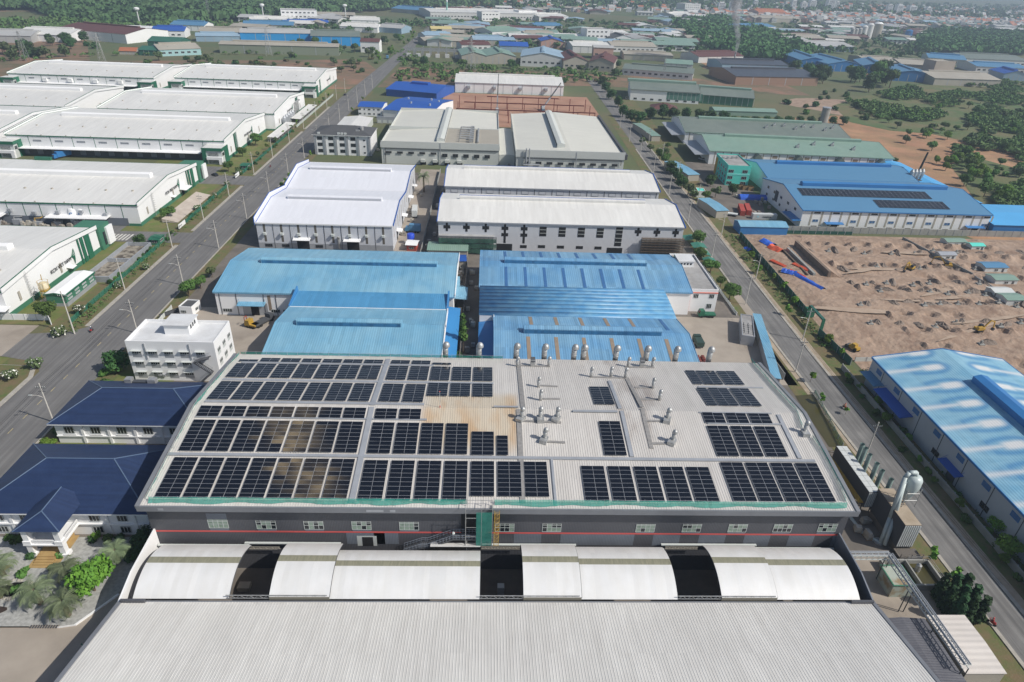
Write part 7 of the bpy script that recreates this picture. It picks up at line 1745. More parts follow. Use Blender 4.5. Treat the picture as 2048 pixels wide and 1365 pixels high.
HK = [('white walled flat roofed',1,m_flat,m_wwall),('orange tile roofed',0,m_tile,m_wwall),('grey roofed white',0,m_lgrey,m_wwall),('maroon roofed tan',0,m_brownroof,m_tan),('blue roofed white',0,m_lblue,m_wwall),('pink walled flat roofed',1,m_flat,m_pink)]
HMs = [house_mesh(k,rf,wl) for _,k,rf,wl in HK]
AK = [('grey roofed',m_lgrey,m_wwall),('beige roofed',m_beige,m_tan),('pale blue roofed',m_lblue,m_wwall),('white roofed',m_wroof,m_wwall),('maroon roofed',m_brownroof,m_tan),('green roofed',m_pgreen,m_wwall)]
AMs = [house_mesh(0,rf,wl) for _,rf,wl in AK]
rg = random.Random(77)
QU = [((500,700,22,62),18,'left of the far road'),((870,1180,40,90),44,'in the far estate before the huge white factory'),((1180,1430,22,95),52,'in the far estate right of the huge white factory'),((870,1150,12,34),26,'behind the huge white factory'),((1330,1440,60,100),9,'left of the right hand woods'),((1420,1700,22,42),24,'between the woods and the far town'),((1560,1850,42,90),30,'round the far silos'),((1620,2046,40,68),34,'beyond the plantation')]
seen = {}
for (xa,xb,ya,yb),n,wh in QU:
    for i in range(n):
        a = G(rg.uniform(xa,xb), ya+(yb-ya)*rg.random()**.8); k = rg.randrange(6)
        o = put('workshop', AMs[k], None, a, (0,0,rg.gauss(.05,.12)+(PI/2 if rg.random()<.25 else 0))); o.scale = (rg.uniform(28,70),rg.uniform(22,45),rg.uniform(7,12))
        tag(o,'far small %s workshop %s' % (AK[k][0], wh),'workshop','far workshops, %s, %s' % (AK[k][0], wh))
stV = []; stF = []; stM = []
pts = []
for i in range(2200):
    q = rg.random()
    if q < .62: px = rg.uniform(1380,2048); py = 10+8*max(0,(px-1500)/550)+36*rg.random()**1.2
    elif q < .85: px, py = rg.uniform(850,1450), 1+24*rg.random()
    else: px, py = rg.uniform(1700,2048), rg.uniform(20,58)
    a = G(px,py)
    if a.y > 6500: continue
    pts.append((a.y,a,q))
pts.sort(key=lambda t: t[0])
for i,(d,a,q) in enumerate(pts):
    k = rg.choice((0,0,1,1,2,2,3,4,5)); s = (rg.uniform(6,15),rg.uniform(6,14),rg.uniform(5,12 if k in (0,5) else 8)); rz = rg.uniform(-.5,.5)
    if i < 260:
        o = put('town_house', HMs[k], None, a, (0,0,rz)); o.scale = s; tag(o,'tiny far %s house in the %s town' % (HK[k][0], 'right hand' if q < .62 or q >= .85 else 'middle'),'house','far town houses, %s, %s' % (HK[k][0], 'right' if q < .62 or q >= .85 else 'middle'))
    else:
        n0 = len(stV); c_, s_ = math.cos(rz), math.sin(rz); x, y = s[0]*.6, s[1]*.6; z = s[2]
        for dx,dy,dz in ((-x,-y,0),(x,-y,0),(x,y,0),(-x,y,0),(-x,-y,z),(x,-y,z),(x,y,z),(-x,y,z),(-x,0,z*1.35),(x,0,z*1.35)): stV.append((a.x+dx*c_-dy*s_,a.y+dx*s_+dy*c_,dz))
        for f in ((0,1,5,4),(1,2,6,9,5),(2,3,7,6),(3,0,4,8,7)): stF.append(tuple(n0+j for j in f)); stM.append(0)
        for f in ((4,5,9,8),(6,7,8,9)): stF.append(tuple(n0+j for j in f)); stM.append(1+(i%3))
me = bpy.data.meshes.new('far_town'); me.from_pydata(stV,[],stF)
for m in (m_wwall, m_lgrey, m_tile, m_flat): me.materials.append(m)
me.polygons.foreach_set('material_index', stM); tag(put('far_town', me), kind='stuff')
for i,(cx,cy,h) in enumerate(((690,70,34),(750,62,26),(800,60,30),(905,65,40),(945,62,28),(1250,82,28),(1305,88,30),(1380,86,26),(470,55,26),(1475,95,26),(270,70,24),(345,75,28))):
    a = G(*R0(cx,cy)); w_ = 13+i%4*4; t = thing('apartment_tower','slim white tower in the hazy far town, %s from the left' % ('%s of twelve' % ORD[sorted((690,750,800,905,945,1250,1305,1380,470,1475,270,345)).index(cx)]),'tower',a); mb = MB(); mb.box(-w_/2,w_/2,-w_/2,w_/2,0,h); mb.build('wall', m_white, t); mb = MB()
    for q in range(int(h/4)): mb.box(-w_*.4,w_*.4,-w_/2-.1,-w_/2-.01,2+q*4,3.6+q*4)
    mb.build('window_row', m_glass, t); mb = MB(); mb.box(-w_*.3,w_*.3,-w_*.3,w_*.3,h+.01,h+3); mb.build('roof_hut', m_wwall, t)
# substation, pylons and masts
t = thing('substation','grey switchyard of steel gantries and transformers in the far scrub','substation',G(870,112)); mb = MB()
for i in range(8):
    for j in range(4): mb.box(-36+i*10,-35+i*10,-14+j*9,-13+j*9,0,7+3*((i+j)%2))
for j in range(4): mb.beam((-36,-13.5+j*9,7),(36,-13.5+j*9,7),.8)
mb.build('gantry', m_galv, t); mb = MB()
for i in range(6): mb.box(-34+i*12,-29+i*12,-18,-15,0,4)
mb.build('transformer', m_wwall, t)
def pylon(px, py, h, lb, w=8):
    a = G(px,py); t = thing('pylon', lb, 'pylon', a, rg.uniform(0,1.5)); mb = MB(); W_ = w/2; n = 6
    for k in range(n):
        z0,z1 = h*k/n,h*(k+1)/n; r0,r1 = W_*(1-k/n*.88),W_*(1-(k+1)/n*.88); c0 = [(-r0,-r0,z0),(r0,-r0,z0),(r0,r0,z0),(-r0,r0,z0)]; c1 = [(-r1,-r1,z1),(r1,-r1,z1),(r1,r1,z1),(-r1,r1,z1)]
        for i in range(4): mb.beam(c0[i],c1[i],.22); mb.beam(c0[i],c1[(i+1)%4],.13); mb.beam(c1[i],c1[(i+1)%4],.13)
    mb.build('lattice', m_galv, t); mb = MB()
    for z in (h*.72,h*.85,h*.97): mb.beam((-w*.7,0,z),(w*.7,0,z),.3)
    mb.build('crossarm', m_galv, t)
pylon(942,142,34,'tall lattice pylon in the scrub before the green arched halls'); pylon(538,112,30,'lattice pylon in front of the sage green shed',7); pylon(205,125,28,'lattice pylon right of two behind the white warehouses',6); pylon(52,122,28,'lattice pylon left of two behind the white warehouses',6); pylon(420,46,55,'red and white slim radio mast beyond the blue roofed factories',5); pylon(1325,165,26,'slim lattice mast right of the smoking works',4)
for i,(px,py) in enumerate(((281,56),(528,43),(692,42))):
    a = G(px,py); t = thing('water_tower','mushroom shaped white water tower far in the left estate, %s from the left' % ORD[i],'water tower',a); mb = MB(); mb.cyl((0,0,0),(0,0,22),1.0,1.0,8); mb.build('shaft', m_wwall, t); mb = MB(); mb.lathe((0,0,22),[(1,0),(4,3),(4,5),(1,6)],12); mb.build('tank', m_white, t)
a = G(620,46); t = thing('chimney','green and white chimney before the huge white factory','chimney',G(894,36)); mb = MB(); mb.cyl((0,0,0),(0,0,30),2,1.6,10); mb.build('shaft', mat('mint',(.25,.5,.42),.7), t); mb = MB(); mb.cyl((0,0,30),(0,0,36),1.7,1.5,10); mb.build('top', m_white, t)
t = thing('chimney','thin grey chimney giving off smoke beside the brown walled factory','chimney',G(1466,134)); mb = MB(); mb.cyl((0,0,0),(0,0,16),1.2,.8,10); mb.build('shaft', m_galv, t); mb = MB(); mb.cyl((0,0,16),(0,0,17),1.1,1.1,10); mb.build('rim', m_steel, t)
# smoke: a leaning column of thin vapour
a = G(1466,134); mb = MB(); n = 12; prev = None; V = []; 
for k in range(9):
    z = 16+k*11.5; x = -1.2*k-.35*k*k*.5+2*math.sin(k*1.3); r_ = 1.6+k*1.05
    for j in range(n): q = 2*PI*j/n; V.append((a.x+x+r_*math.cos(q)*(1+.2*math.sin(3*q+k)), a.y+r_*math.sin(q), z))
F = [(k*n+j,k*n+(j+1)%n,(k+1)*n+(j+1)%n,(k+1)*n+j) for k in range(8) for j in range(n)]+[tuple(range(n-1,-1,-1)),tuple(range(8*n,9*n))]
me = bpy.data.meshes.new('smoke'); me.from_pydata(V,[],F); m = bpy.data.materials.new('smoke_vapour'); m.use_nodes = True; nt = m.node_tree; nt.nodes.clear(); o_ = nt.nodes.new('ShaderNodeOutputMaterial'); v_ = nt.nodes.new('ShaderNodeVolumePrincipled'); v_.inputs['Color'].default_value = (.95,.95,.97,1)
ns = nt.nodes.new('ShaderNodeTexNoise'); ns.inputs['Scale'].default_value = .16; ns.inputs['Detail'].default_value = 3; gg = nt.nodes.new('ShaderNodeNewGeometry'); nt.links.new(gg.outputs['Position'], ns.inputs['Vector']); mr = nt.nodes.new('ShaderNodeMapRange'); mr.inputs[1].default_value = .38; mr.inputs[2].default_value = .75; mr.inputs[3].default_value = .015; mr.inputs[4].default_value = .34; nt.links.new(ns.outputs['Fac'], mr.inputs[0]); nt.links.new(mr.outputs[0], v_.inputs['Density']); nt.links.new(v_.outputs[0], o_.inputs['Volume'])
me.materials.append(m); tag(put('smoke', me), kind='stuff')
# ================================================================ TREES AND PLANTS
def leafmat(n, c, c2, rnd=.3): return mat(n, c, .75, c2, .5, .9, rnd=rnd, spec=.25)
m_lf = leafmat('leaf_mid_green',(.085,.165,.035),(.055,.115,.028)); m_lfd = leafmat('leaf_dark_green',(.035,.085,.025),(.055,.12,.035)); m_lfb = leafmat('leaf_bright_green',(.13,.24,.03),(.085,.18,.026)); m_lfg = leafmat('leaf_dusty_green',(.11,.15,.065),(.075,.115,.045)); m_palm = leafmat('palm_leaf',(.20,.25,.14),(.13,.175,.09)); m_dry = leafmat('dry_scrub',(.13,.11,.05),(.075,.08,.03)); m_flower = mat('white_blossom',(.75,.75,.66),.8)
def crown_mesh(seed, blobs, n, s, mats, fl=0.):
    r = random.Random(seed); V = []; F = []; M = []
    tot = sum(b[3]**2 for b in blobs)
    for bx,by,bz,br in blobs:
        for i in range(max(6,int(n*br*br/tot))):
            z = r.uniform(-.8,1); t = r.uniform(0,2*PI); q = math.sqrt(1-z*z); d = Vector((q*math.cos(t),q*math.sin(t),z)); c = Vector((bx,by,bz))+d*br*r.uniform(.55,1.08)
            nm = (d+Vector((r.gauss(0,.5),r.gauss(0,.5),r.gauss(.25,.5)))).normalized(); u = nm.orthogonal().normalized(); v = nm.cross(u); a = r.uniform(0,PI); u, v = u*math.cos(a)+v*math.sin(a), v*math.cos(a)-u*math.sin(a)
            k = s*r.uniform(.6,1.35); i0 = len(V); V += [tuple(c-u*k-v*k*.6), tuple(c+u*k*.9-v*k*.55), tuple(c+u*k+v*k*.6+nm*k*.25), tuple(c-u*k*.8+v*k*.65)]; F.append((i0,i0+1,i0+2,i0+3)); M.append(1 if fl and r.random() < fl else 0)
    me = bpy.data.meshes.new('crown'); me.from_pydata(V,[],F)
    for m in mats: me.materials.append(m)
    if len(mats) > 1: me.polygons.foreach_set('material_index', M)
    return me
def trunk_mesh(h, r, limbs, seed):
    rr = random.Random(seed); mb = MB(); mb.cyl((0,0,-.1),(0,0,h),r,r*.6,7)
    for i in range(limbs): q = 2*PI*i/limbs+rr.uniform(0,.6); mb.cyl((0,0,h*.7),(math.cos(q)*h*.35,math.sin(q)*h*.35,h*1.25),r*.45,r*.18,5)
    return mb.mesh('trunk', m_wood)
def blobs(seed, n, R, z0, z1, r0, r1):
    r = random.Random(seed); L_ = []
    for i in range(n): t = r.uniform(0,2*PI); q = R*math.sqrt(r.random()); z = r.uniform(z0,z1); L_.append((q*math.cos(t),q*math.sin(t),z,r.uniform(r0,r1)))
    return L_
KIND = {} # unit trees about 1 m of crown radius
def kind(name, mats, n, s, bl, th, tr, limbs=4, fl=0., var=3):
    KIND[name] = [(crown_mesh(hash(name)%97+v if False else len(name)*7+v, bl(v), n, s, mats, fl), trunk_mesh(th,tr,limbs,v)) for v in range(var)]
kind('broad',[m_lf],1500,.088,lambda v: blobs(v+1,9,.62,1.1,1.75,.36,.55),1.1,.07)
kind('dark',[m_lfd],1400,.09,lambda v: blobs(v+20,11,.62,.8,1.7,.34,.55),.9,.07)
kind('bright',[m_lfb],1900,.072,lambda v: blobs(v+40,9,.6,1.0,1.7,.34,.52),1.1,.06)
kind('dusty',[m_lfg],500,.15,lambda v: blobs(v+60,8,.6,1.0,1.7,.3,.5),1.1,.07)
m_con = leafmat('conifer_leaf',(.018,.052,.018),(.03,.075,.025))
kind('column',[m_con],620,.13,lambda v: [(.05*math.sin(i*2+v),.05*math.cos(i*3),.5+i*.42,.5-.045*i) for i in range(7)],.6,.07)
kind('slender',[m_lf],420,.12,lambda v: [(.08*math.sin(i*2.),.08*math.cos(i*3.),1.7+i*.34,.36-.03*i) for i in range(6)],1.9,.05)
kind('shrub',[m_lf],170,.2,lambda v: blobs(v+80,6,.5,.25,.65,.35,.5),.3,.05,3)
kind('dshrub',[m_lfd],170,.2,lambda v: blobs(v+90,6,.5,.25,.7,.35,.5),.3,.05,3)
kind('dryshrub',[m_dry],150,.2,lambda v: blobs(v+95,6,.55,.2,.5,.3,.45),.3,.04,3)
kind('blossom',[m_lfg,m_flower],420,.13,lambda v: blobs(v+100,9,.62,.5,1.1,.3,.48),.6,.06,4,.16)
kind('young',[m_lfb],90,.2,lambda v: blobs(v+110,5,.5,1.2,1.9,.22,.36),1.4,.035,3)
def frond_palm(seed, n=26, L_=1.0):
    r = random.Random(seed); V = []; F = []
    for i in range(n):
        t = 2*PI*i*.381966*1.0+r.uniform(-.1,.1); el = r.uniform(-.05,1.25) if i > 6 else r.uniform(.9,1.4); d = Vector((math.cos(t),math.sin(t),0)); sd = Vector((-d.y,d.x,0)); P = []; p = Vector((0,0,.0)); a = el; ln = L_*r.uniform(.8,1.1)
        for k in range(9): P.append(p.copy()); p = p+(d*math.cos(a)+Vector((0,0,math.sin(a))))*ln/8; a -= .2+.06*k*.5
        for k in range(1,8):
            for sg in (-1,1):
                for q in range(2):
                    b0 = P[k].lerp(P[k+1],q*.5); w_ = .26*math.sin(PI*(k+q*.5)/9.2)+.03; tip = b0+sd*sg*w_+d*.13-Vector((0,0,w_*.35+r.uniform(0,.05))); i0 = len(V); V += [tuple(b0-d*.012),tuple(b0+d*.035),tuple(tip)]; F.append((i0,i0+1,i0+2))
    me = bpy.data.meshes.new('crown'); me.from_pydata(V,[],F); me.materials.append(m_palm); return me
KIND['palm'] = [(frond_palm(s), MB().cyl((0,0,-1.2),(0,0,.05),.13,.10,9).mesh('trunk', m_wood)) for s in range(3)]
tr_n = [0]
def tree(k, x, y, R, label, group=None, h=1., z=0., name=None):
    tr_n[0] += 1; r = random.Random(tr_n[0]*13); c, t_ = KIND[k][tr_n[0]%len(KIND[k])]
    nm = name or {'palm':'palm_tree','shrub':'shrub','dshrub':'shrub','dryshrub':'shrub','blossom':'blossom_shrub'}.get(k,'tree')
    t = thing(nm, label, nm.replace('_',' ') if nm != 'tree' else 'tree', (x,y,z+(1.2*R*h if k == 'palm' else 0)), r.uniform(0,6.3), group); t.scale = (R*r.uniform(.92,1.08),R*r.uniform(.92,1.08),R*h)
    put('crown', c, t); put('trunk', t_, t); return t
def ttree(k, px, py, R, label, group=None, h=1.): a = G(px,py); return tree(k, a.x, a.y, R, label, group, h)
# garden
for px,py,R,lb in ((238,1112,3.4,'palm beside the dark hedge at the garden end'),(139,1150,3.6,'palm behind the round green tree, left side'),(82,1196,4.0,'palm leaning over the dark pond'),(138,1220,4.0,'palm in a ring of earth nearest the white kerb'),(8,1140,3.4,'palm at the left photo edge, back one'),(2,1185,3.2,'palm at the left photo edge, front one')): ttree('palm',px,py+12,R,lb,'garden palms',.8)
ttree('bright',190,1182,4.6,'wide rounded bright green tree in the gravel garden',None,.85); ttree('bright',197,1080,1.1,'small clipped tree before the villa windows')
for i,(px,py,R) in enumerate(((185,1083,1.4),(215,1082,1.4),(34,1085,1.6),(62,1118,1.3),(122,1114,1.1),(50,1150,1.5),(105,1142,1.2),(35,1182,1.2),(20,1080,1.3),(240,1080,1.3))): ttree('shrub' if i%3 else 'dshrub',px,py,R,'low garden shrub on the gravel round the villa porch','garden shrubs')
ttree('dark',292,1092,2.6,'dark bushy tree in the gap between villa and solar hall',None,.8); ttree('dshrub',268,1110,2.4,'dark bush before the villa corner by the grey hall'); ttree('dark',292,1110,2.2,'small dark tree beside the left end wall',None,.7)
for i in range(9): a = G(95+i*22,872-i*18); tree('shrub' if i%2 else 'bright',-106.5+ (i%3)*.5,118+i*5.6,2.0 if i%2 else 2.1,'green hedge tree along the left of the navy villas by the road','hedge by the navy villas',.7)
ttree('dark',238,745,4.0,'dark round tree beside the three-storey white block',None,.8); ttree('shrub',212,752,2.2,'bright bush between the villa and the white block')
t = thing('steel_rack','rows of dark green steel racks in shadow beside the foreground warehouse','rack',(-66,68,0)); mb = MB()
for i in range(7):
    for j in range(2): mb.beam((-2.5+j*2.6,-10+i*2.6,.2),(-.2+j*2.6,-9.4+i*2.6,2.4),.14); mb.beam((-2.5+j*2.6,-9.4+i*2.6,2.4),(-.2+j*2.6,-10+i*2.6,.4),.14)
mb.build('frame', m_green, t); mb = MB(); mb.box(-2.8,2.6,-11,8,0,.15); mb.build('base', m_steel, t)
# left verge
for px,py,R,k,lb in ((98,640,3.8,'broad','broad tree on the lawn before the nearest warehouse corner'),(402,578,2.8,'broad','smaller round tree beside the blue factory corner'),(282,492,2.6,'dark','dark bushes before the concrete basin'),(458,345,3.4,'broad','tree at the farther warehouse entrance'),(338,440,3.4,'broad','tree on the lawn beside the second warehouse corner'),(512,292,4.2,'broad','tree beside the bike shelter'),(486,314,3.2,'broad','tree left of the one by the bike shelter'),(425,555,2.4,'dusty','shrubby tree by the yard fence')): ttree(k,px,py,R,lb,None,.85)
for i,(px,py) in enumerate(((163,628),(122,672),(72,738),(22,760),(240,575),(292,540),(395,420),(430,395),(455,372),(478,350))): ttree('blossom',px,py,2.3 if i < 4 else 1.7,'white flowering shrub along the green road fence','flowering shrubs by the road fence',1.1)
rg = random.Random(31)
for i in range(44): tree('dshrub' if i%3 else 'shrub',-135.5+rg.uniform(-1,2),rg.uniform(195,470),rg.uniform(.8,1.6),'small green shrub along the left road fence','shrubs along the left road fence')
for i in range(9): tree('young',-106.8,rg.uniform(300,640),1.7,'thin young street tree on the right side of the wide road','street trees right of the wide road')
for i in range(14): tree('young' if i%2 else 'dusty',-137,365+i*18,1.8,'slim street tree before the far warehouses','street trees before the far warehouses')
tree('broad',-104.6,213,3.6,'round tree on the verge beside the white guard house',None,.85)
for i,(x,y) in enumerate(((-146,158),(-152,152),(-160,160),(-144,146),(-170,150),(-150,140),(-165,166))): tree('blossom' if i%2 else 'broad',x,y,2.2+.3*(i%3),'garden tree behind the grey gate at the left photo edge','trees at the left photo edge',.9)
fence('pale rail fence along the grassy corner at the left photo edge', [(-141,100),(-141,165),(-143,170)], 1.3, m_frame)
b = Bld('guard_hut','small grey gate hut at the left photo edge by the side street','guard hut',-150,166,6,4,3,.3,m_flat,m_tray,flat=True); b.window('E',0,1,1.6,1,2,1)
# middle
ttree('slender',926,712,3.0,'tall slender tree standing in the alley behind the solar roof',None,1.35); ttree('dark',915,718,1.8,'low dark bush at the foot of the alley tree',None,.6); ttree('palm',848,385,4.2,'tall ragged palm beside the twin bay factory',None,1.6)
for px,py,R,lb in ((1391,492,4.,'roadside tree among the green tarpaulin shelters'),(1420,548,3.6,'dense roadside tree above the white railing'),(1458,600,3.4,'roadside tree by the yard gate piers'),(1440,575,2.4,'bushy tree behind the flat roofed office'),(1470,585,2.0,'small tree beside the right-hand road kerb'),(1400,520,3.,'tree between two tarpaulin shelters')): ttree('broad',px,py,R,lb,None,.85)
for i in range(9): tree('column',91.2+(i%3)*2.2,80.4+(i//3)*2.6,2.7,'dark dense conifer in the clump below the treatment pit','conifer clump by the lower right road',.82)
for px,py,R in ((1858,1125,2.),(1690,765,1.6),(1620,765,1.8),(1640,808,1.7),(1690,830,1.2),(1905,1160,1.5)): ttree('young',px,py,R,'small light green tree on the verge by the solar hall','small verge trees beside the solar hall')
for i in range(26): tree('shrub' if i%2 else 'bright',110.6+rg.uniform(-.6,3.8),62+i*4.1,rg.uniform(1.0,2.1),'leafy bush along the block wall of the faded blue hall','bushes along the block wall',.9)
for px,py,R in ((2010,1115,3.),(2040,1105,2.6),(1990,1065,2.4)): ttree('bright',px,py,R,'bright green tree at the lower right wall','bright trees at the lower right',.9)
for i,(px,py) in enumerate(((1514,548),(1566,582),(1587,610),(1574,632),(1655,690),(1680,718),(1500,520),(1545,565))): ttree('young' if i%2 else 'bright',px,py,1.9,'young leafy tree along the green site fence','trees along the site fence')
for px,py,R,k in ((1236,215,5,'dark'),(1222,200,5,'dark'),(1245,235,5,'dark'),(1262,245,5,'dark'),(1280,248,5,'dark'),(1300,240,5,'dark'),(1325,238,6,'dark'),(1345,240,5,'dark'),(1370,240,5,'dark'),(1395,243,5,'dark'),(1420,246,5,'dark'),(1445,247,5,'dark'),(1212,185,5,'dark'),(1204,172,5,'dark'),(1285,290,3,'dusty'),(1300,305,3,'dusty')): ttree(k,px,py,R,'dense dark tree in the belt before the green roofed halls','tree belt before the green halls',.9)
for px,py,R,k in ((1318,320,3.6,'broad'),(1330,332,4,'broad'),(1340,348,4,'dark'),(1350,362,4,'dark'),(1362,378,4.2,'dark'),(1375,392,3.8,'dusty'),(1330,312,3,'dusty'),(1388,398,3,'dusty'),(1410,402,3,'broad'),(1430,396,3.4,'dusty'),(1465,390,3.2,'dark'),(1334,300,2.6,'broad'),(1420,372,3.4,'dark')): ttree(k,px,py,R,'dense roadside tree near the teal office gate','roadside trees near the teal office',.9)
for px in range(1470,1790,26): ttree('dark',px,322+(px-1470)*.03,3.2,'round tree in the gap between the halls on the right','trees between the right hand halls',.8)
for px in range(1400,1700,22): ttree('dark',px,250,4,'tree in the row behind the grey green hall','trees behind the grey green hall',.8)
# scrub, woods : individuals nearest, the rest as masses
def poly_in(p, P):
    x,y = p; c = False; j = len(P)-1
    for i in range(len(P)):
        if (P[i][1]>y) != (P[j][1]>y) and x < (P[j][0]-P[i][0])*(y-P[i][1])/(P[j][1]-P[i][1])+P[i][0]: c = not c
        j = i
    return c
def scatter(P, n, ks, r0, r1, label, group, seed, h=1., px=True):
    r = random.Random(seed); x0,x1 = min(p[0] for p in P),max(p[0] for p in P); y0,y1 = min(p[1] for p in P),max(p[1] for p in P); k = 0; tries = 0
    while k < n and tries < n*40:
        tries += 1; p = (r.uniform(x0,x1),r.uniform(y0,y1))
        if not poly_in(p,P): continue
        a = G(*p); tree(r.choice(ks),a.x,a.y,r.uniform(r0,r1),label,group,h); k += 1
scatter([(150,128),(560,112),(800,118),(730,150),(420,140),(160,150)],56,['shrub','dusty','dryshrub','dshrub'],2.5,6,'scrub bush in the field behind the white warehouses','scrub behind the white warehouses',1,.8)
scatter([(790,140),(1240,150),(1200,170),(800,165)],46,['dryshrub','dshrub','dryshrub','shrub'],2,4,'scrub bush in the strip before the far estate','scrub strip before the far estate',2,.8)
scatter([(810,118),(860,100),(1300,140),(1240,152),(820,140)],22,['dark','shrub','dusty'],3,6,'bushy tree along the near side of the far estate','trees along the far estate',3,.8)
scatter([(0,100),(90,78),(240,80),(250,92),(160,118),(0,125)],24,['dark','dusty','dshrub'],5,8,'tree in the row behind the farthest warehouses','trees behind the farthest warehouses',4,.9)
scatter([(560,95),(760,70),(800,78),(740,118),(690,112)],26,['dusty','dark','broad'],3.5,6,'tree along the far road beyond the warehouses','trees along the far road',5,.9)
scatter([(720,120),(840,60),(850,66),(760,130)],18,['young','broad'],3,4.5,'street tree right of the far road','street trees of the far road',6)
scatter([(1560,205),(1690,180),(1760,240),(1690,300),(1600,260)],20,['dshrub','shrub'],3,5,'bush on the orange soil right of the halls','bushes on the orange soil',8)
scatter([(1700,225),(2046,190),(2046,400),(1960,380),(1880,330),(1800,290),(1720,265)],80,['broad','shrub','bright','dusty'],2.5,4.6,'leafy tree in the right hand scrubland','scrubland trees on the right',9,.8)
scatter([(1780,300),(1990,330),(2046,470),(1960,400),(1860,340)],24,['broad','bright'],2.6,4.2,'young tree dotted over bare orange ground','young trees on bare ground',10)
scatter([(1580,150),(1640,140),(1660,170),(1600,180)],8,['dark'],7,9,'tall dark tree left of the site cabins far right','tall dark trees far right',11)
scatter([(1700,165),(1780,150),(1780,185),(1710,190)],14,['dark','broad'],7,10,'tall dark tree before the blue hall row','tall trees before the blue halls',12)
def wood(name, P, n, s0, s1, m, seed, flat=.6, quads=20, kf=.72, clump=False):
    r = np.random.default_rng(seed); x0,x1 = min(p[0] for p in P),max(p[0] for p in P); y0,y1 = min(p[1] for p in P),max(p[1] for p in P); C = []
    while len(C) < n:
        p = (r.uniform(x0,x1),r.uniform(y0,y1))
        if poly_in(p,P):
            a = G(*p)
            if clump and math.sin(a.x*.045+1.7*math.sin(a.y*.028))+math.sin(a.y*.04+a.x*.021)+.5*math.sin(a.x*.11-a.y*.09) < clump: continue
            C.append((a.x,a.y,r.uniform(s0,s1)))
    C = np.array(C); N = len(C); d = r.normal(size=(N,quads,3)); d /= np.linalg.norm(d,axis=2,keepdims=True); d[...,2] = np.abs(d[...,2])*1.0-.15
    s = C[:,2][:,None,None]; c = np.zeros((N,quads,3)); c[...,0] = C[:,0][:,None]; c[...,1] = C[:,1][:,None]; c[...,2] = C[:,2][:,None]*.75; c += d*s*r.uniform(.6,1.05,(N,quads,1))*np.array([1,1,flat])
    nm = d+r.normal(0,.45,(N,quads,3)); nm /= np.linalg.norm(nm,axis=2,keepdims=True); u = np.cross(nm,r.normal(size=(N,quads,3))); u /= np.linalg.norm(u,axis=2,keepdims=True); v = np.cross(nm,u); k = s*r.uniform(.28,.55,(N,quads,1))*kf
    V = np.stack([c-u*k-v*k*.7,c+u*k-v*k*.7,c+u*k+v*k*.7,c-u*k+v*k*.7],axis=2).reshape(-1,3); nf = N*quads
    me = bpy.data.meshes.new(name); me.vertices.add(nf*4); me.vertices.foreach_set('co',V.astype(np.float32).ravel()); me.loops.add(nf*4); me.loops.foreach_set('vertex_index',np.arange(nf*4,dtype=np.int32)); me.polygons.add(nf); me.polygons.foreach_set('loop_start',np.arange(0,nf*4,4,dtype=np.int32)); me.update(calc_edges=True); me.materials.append(m); tag(put(name,me),kind='stuff')
m_wd = mat('far_wood_leaf',(.075,.15,.055),.85,(.105,.175,.07),.02,.8,c3=(.05,.105,.04),sc3=.15,amt3=.6,spec=.2); m_wdd = mat('plantation_leaf',(.06,.15,.05),.85,(.085,.185,.06),.03,.8,spec=.2); m_scr = mat('scrub_leaf',(.10,.195,.055),.85,(.14,.19,.075),.02,.8,c3=(.07,.14,.04),sc3=.12,amt3=.6,spec=.2)
wood('woodland',[(0,0),(560,0),(850,0),(850,16),(620,34),(380,48),(120,36),(60,20),(0,22)],4200,8,15,m_wd,1)
wood('woodland',[(60,18),(200,22),(300,40),(400,42),(400,50),(260,52),(120,42)],500,6,11,m_wd,2)
wood('woodland',[(850,0),(1500,0),(1700,8),(2048,14),(2048,44),(1500,25),(850,20)],1100,8,15,m_wd,3,quads=12)
wood('woodland',[(1340,45),(1440,38),(1560,75),(1620,105),(1600,125),(1480,118),(1400,95)],1500,6,11,m_wdd,4)
wood('estate_trees',[(870,40),(1430,50),(1430,110),(1000,95),(860,80)],520,3.5,7,m_wd,14,quads=24)
wood('estate_trees',[(560,40),(860,45),(860,60),(560,75)],200,4,7,m_wd,15,quads=22)
wood('estate_trees',[(1560,40),(2048,40),(2048,70),(1850,120),(1560,110)],420,4,8,m_wd,16,quads=20)
wood('plantation',[(1835,75),(1900,62),(2048,72),(2048,112),(1920,108),(1835,104)],2200,7,10,m_wdd,5)
wood('scrub_ground',[(1690,205),(1860,165),(2048,150),(2048,330),(1960,300),(1860,255),(1760,240)],1700,1.6,4.0,m_scr,6,quads=34,kf=.55,clump=-.15)
wood('scrub_ground',[(1900,290),(2048,330),(2048,460),(1990,420),(1920,345)],260,1.8,3.6,m_scr,7,quads=40,kf=.5,clump=.3)
wood('scrub_ground',[(0,128),(200,112),(560,104),(800,112),(790,160),(1240,168),(1240,145),(860,128),(800,100),(690,112),(0,112)],420,1.6,3.6,m_scr,8)
wood('scrub_ground',[(0,45),(120,40),(420,50),(560,50),(560,60),(300,58),(0,75)],500,3,7,m_scr,9,quads=10)
wood('weeds',[(106.5,0)]*3 if False else [(1720,740),(1760,735),(2048,1080),(2048,1150)],260,.35,.8,m_scr,10,quads=8)
wood('weeds',[(150,668),(330,492),(470,375),(460,368),(320,480),(215,582),(135,660)],300,.3,.7,m_scr,11,quads=8)
wood('weeds',[(1440,470),(1480,470),(1690,720),(1650,700)],240,.4,.9,m_scr,12,quads=8)
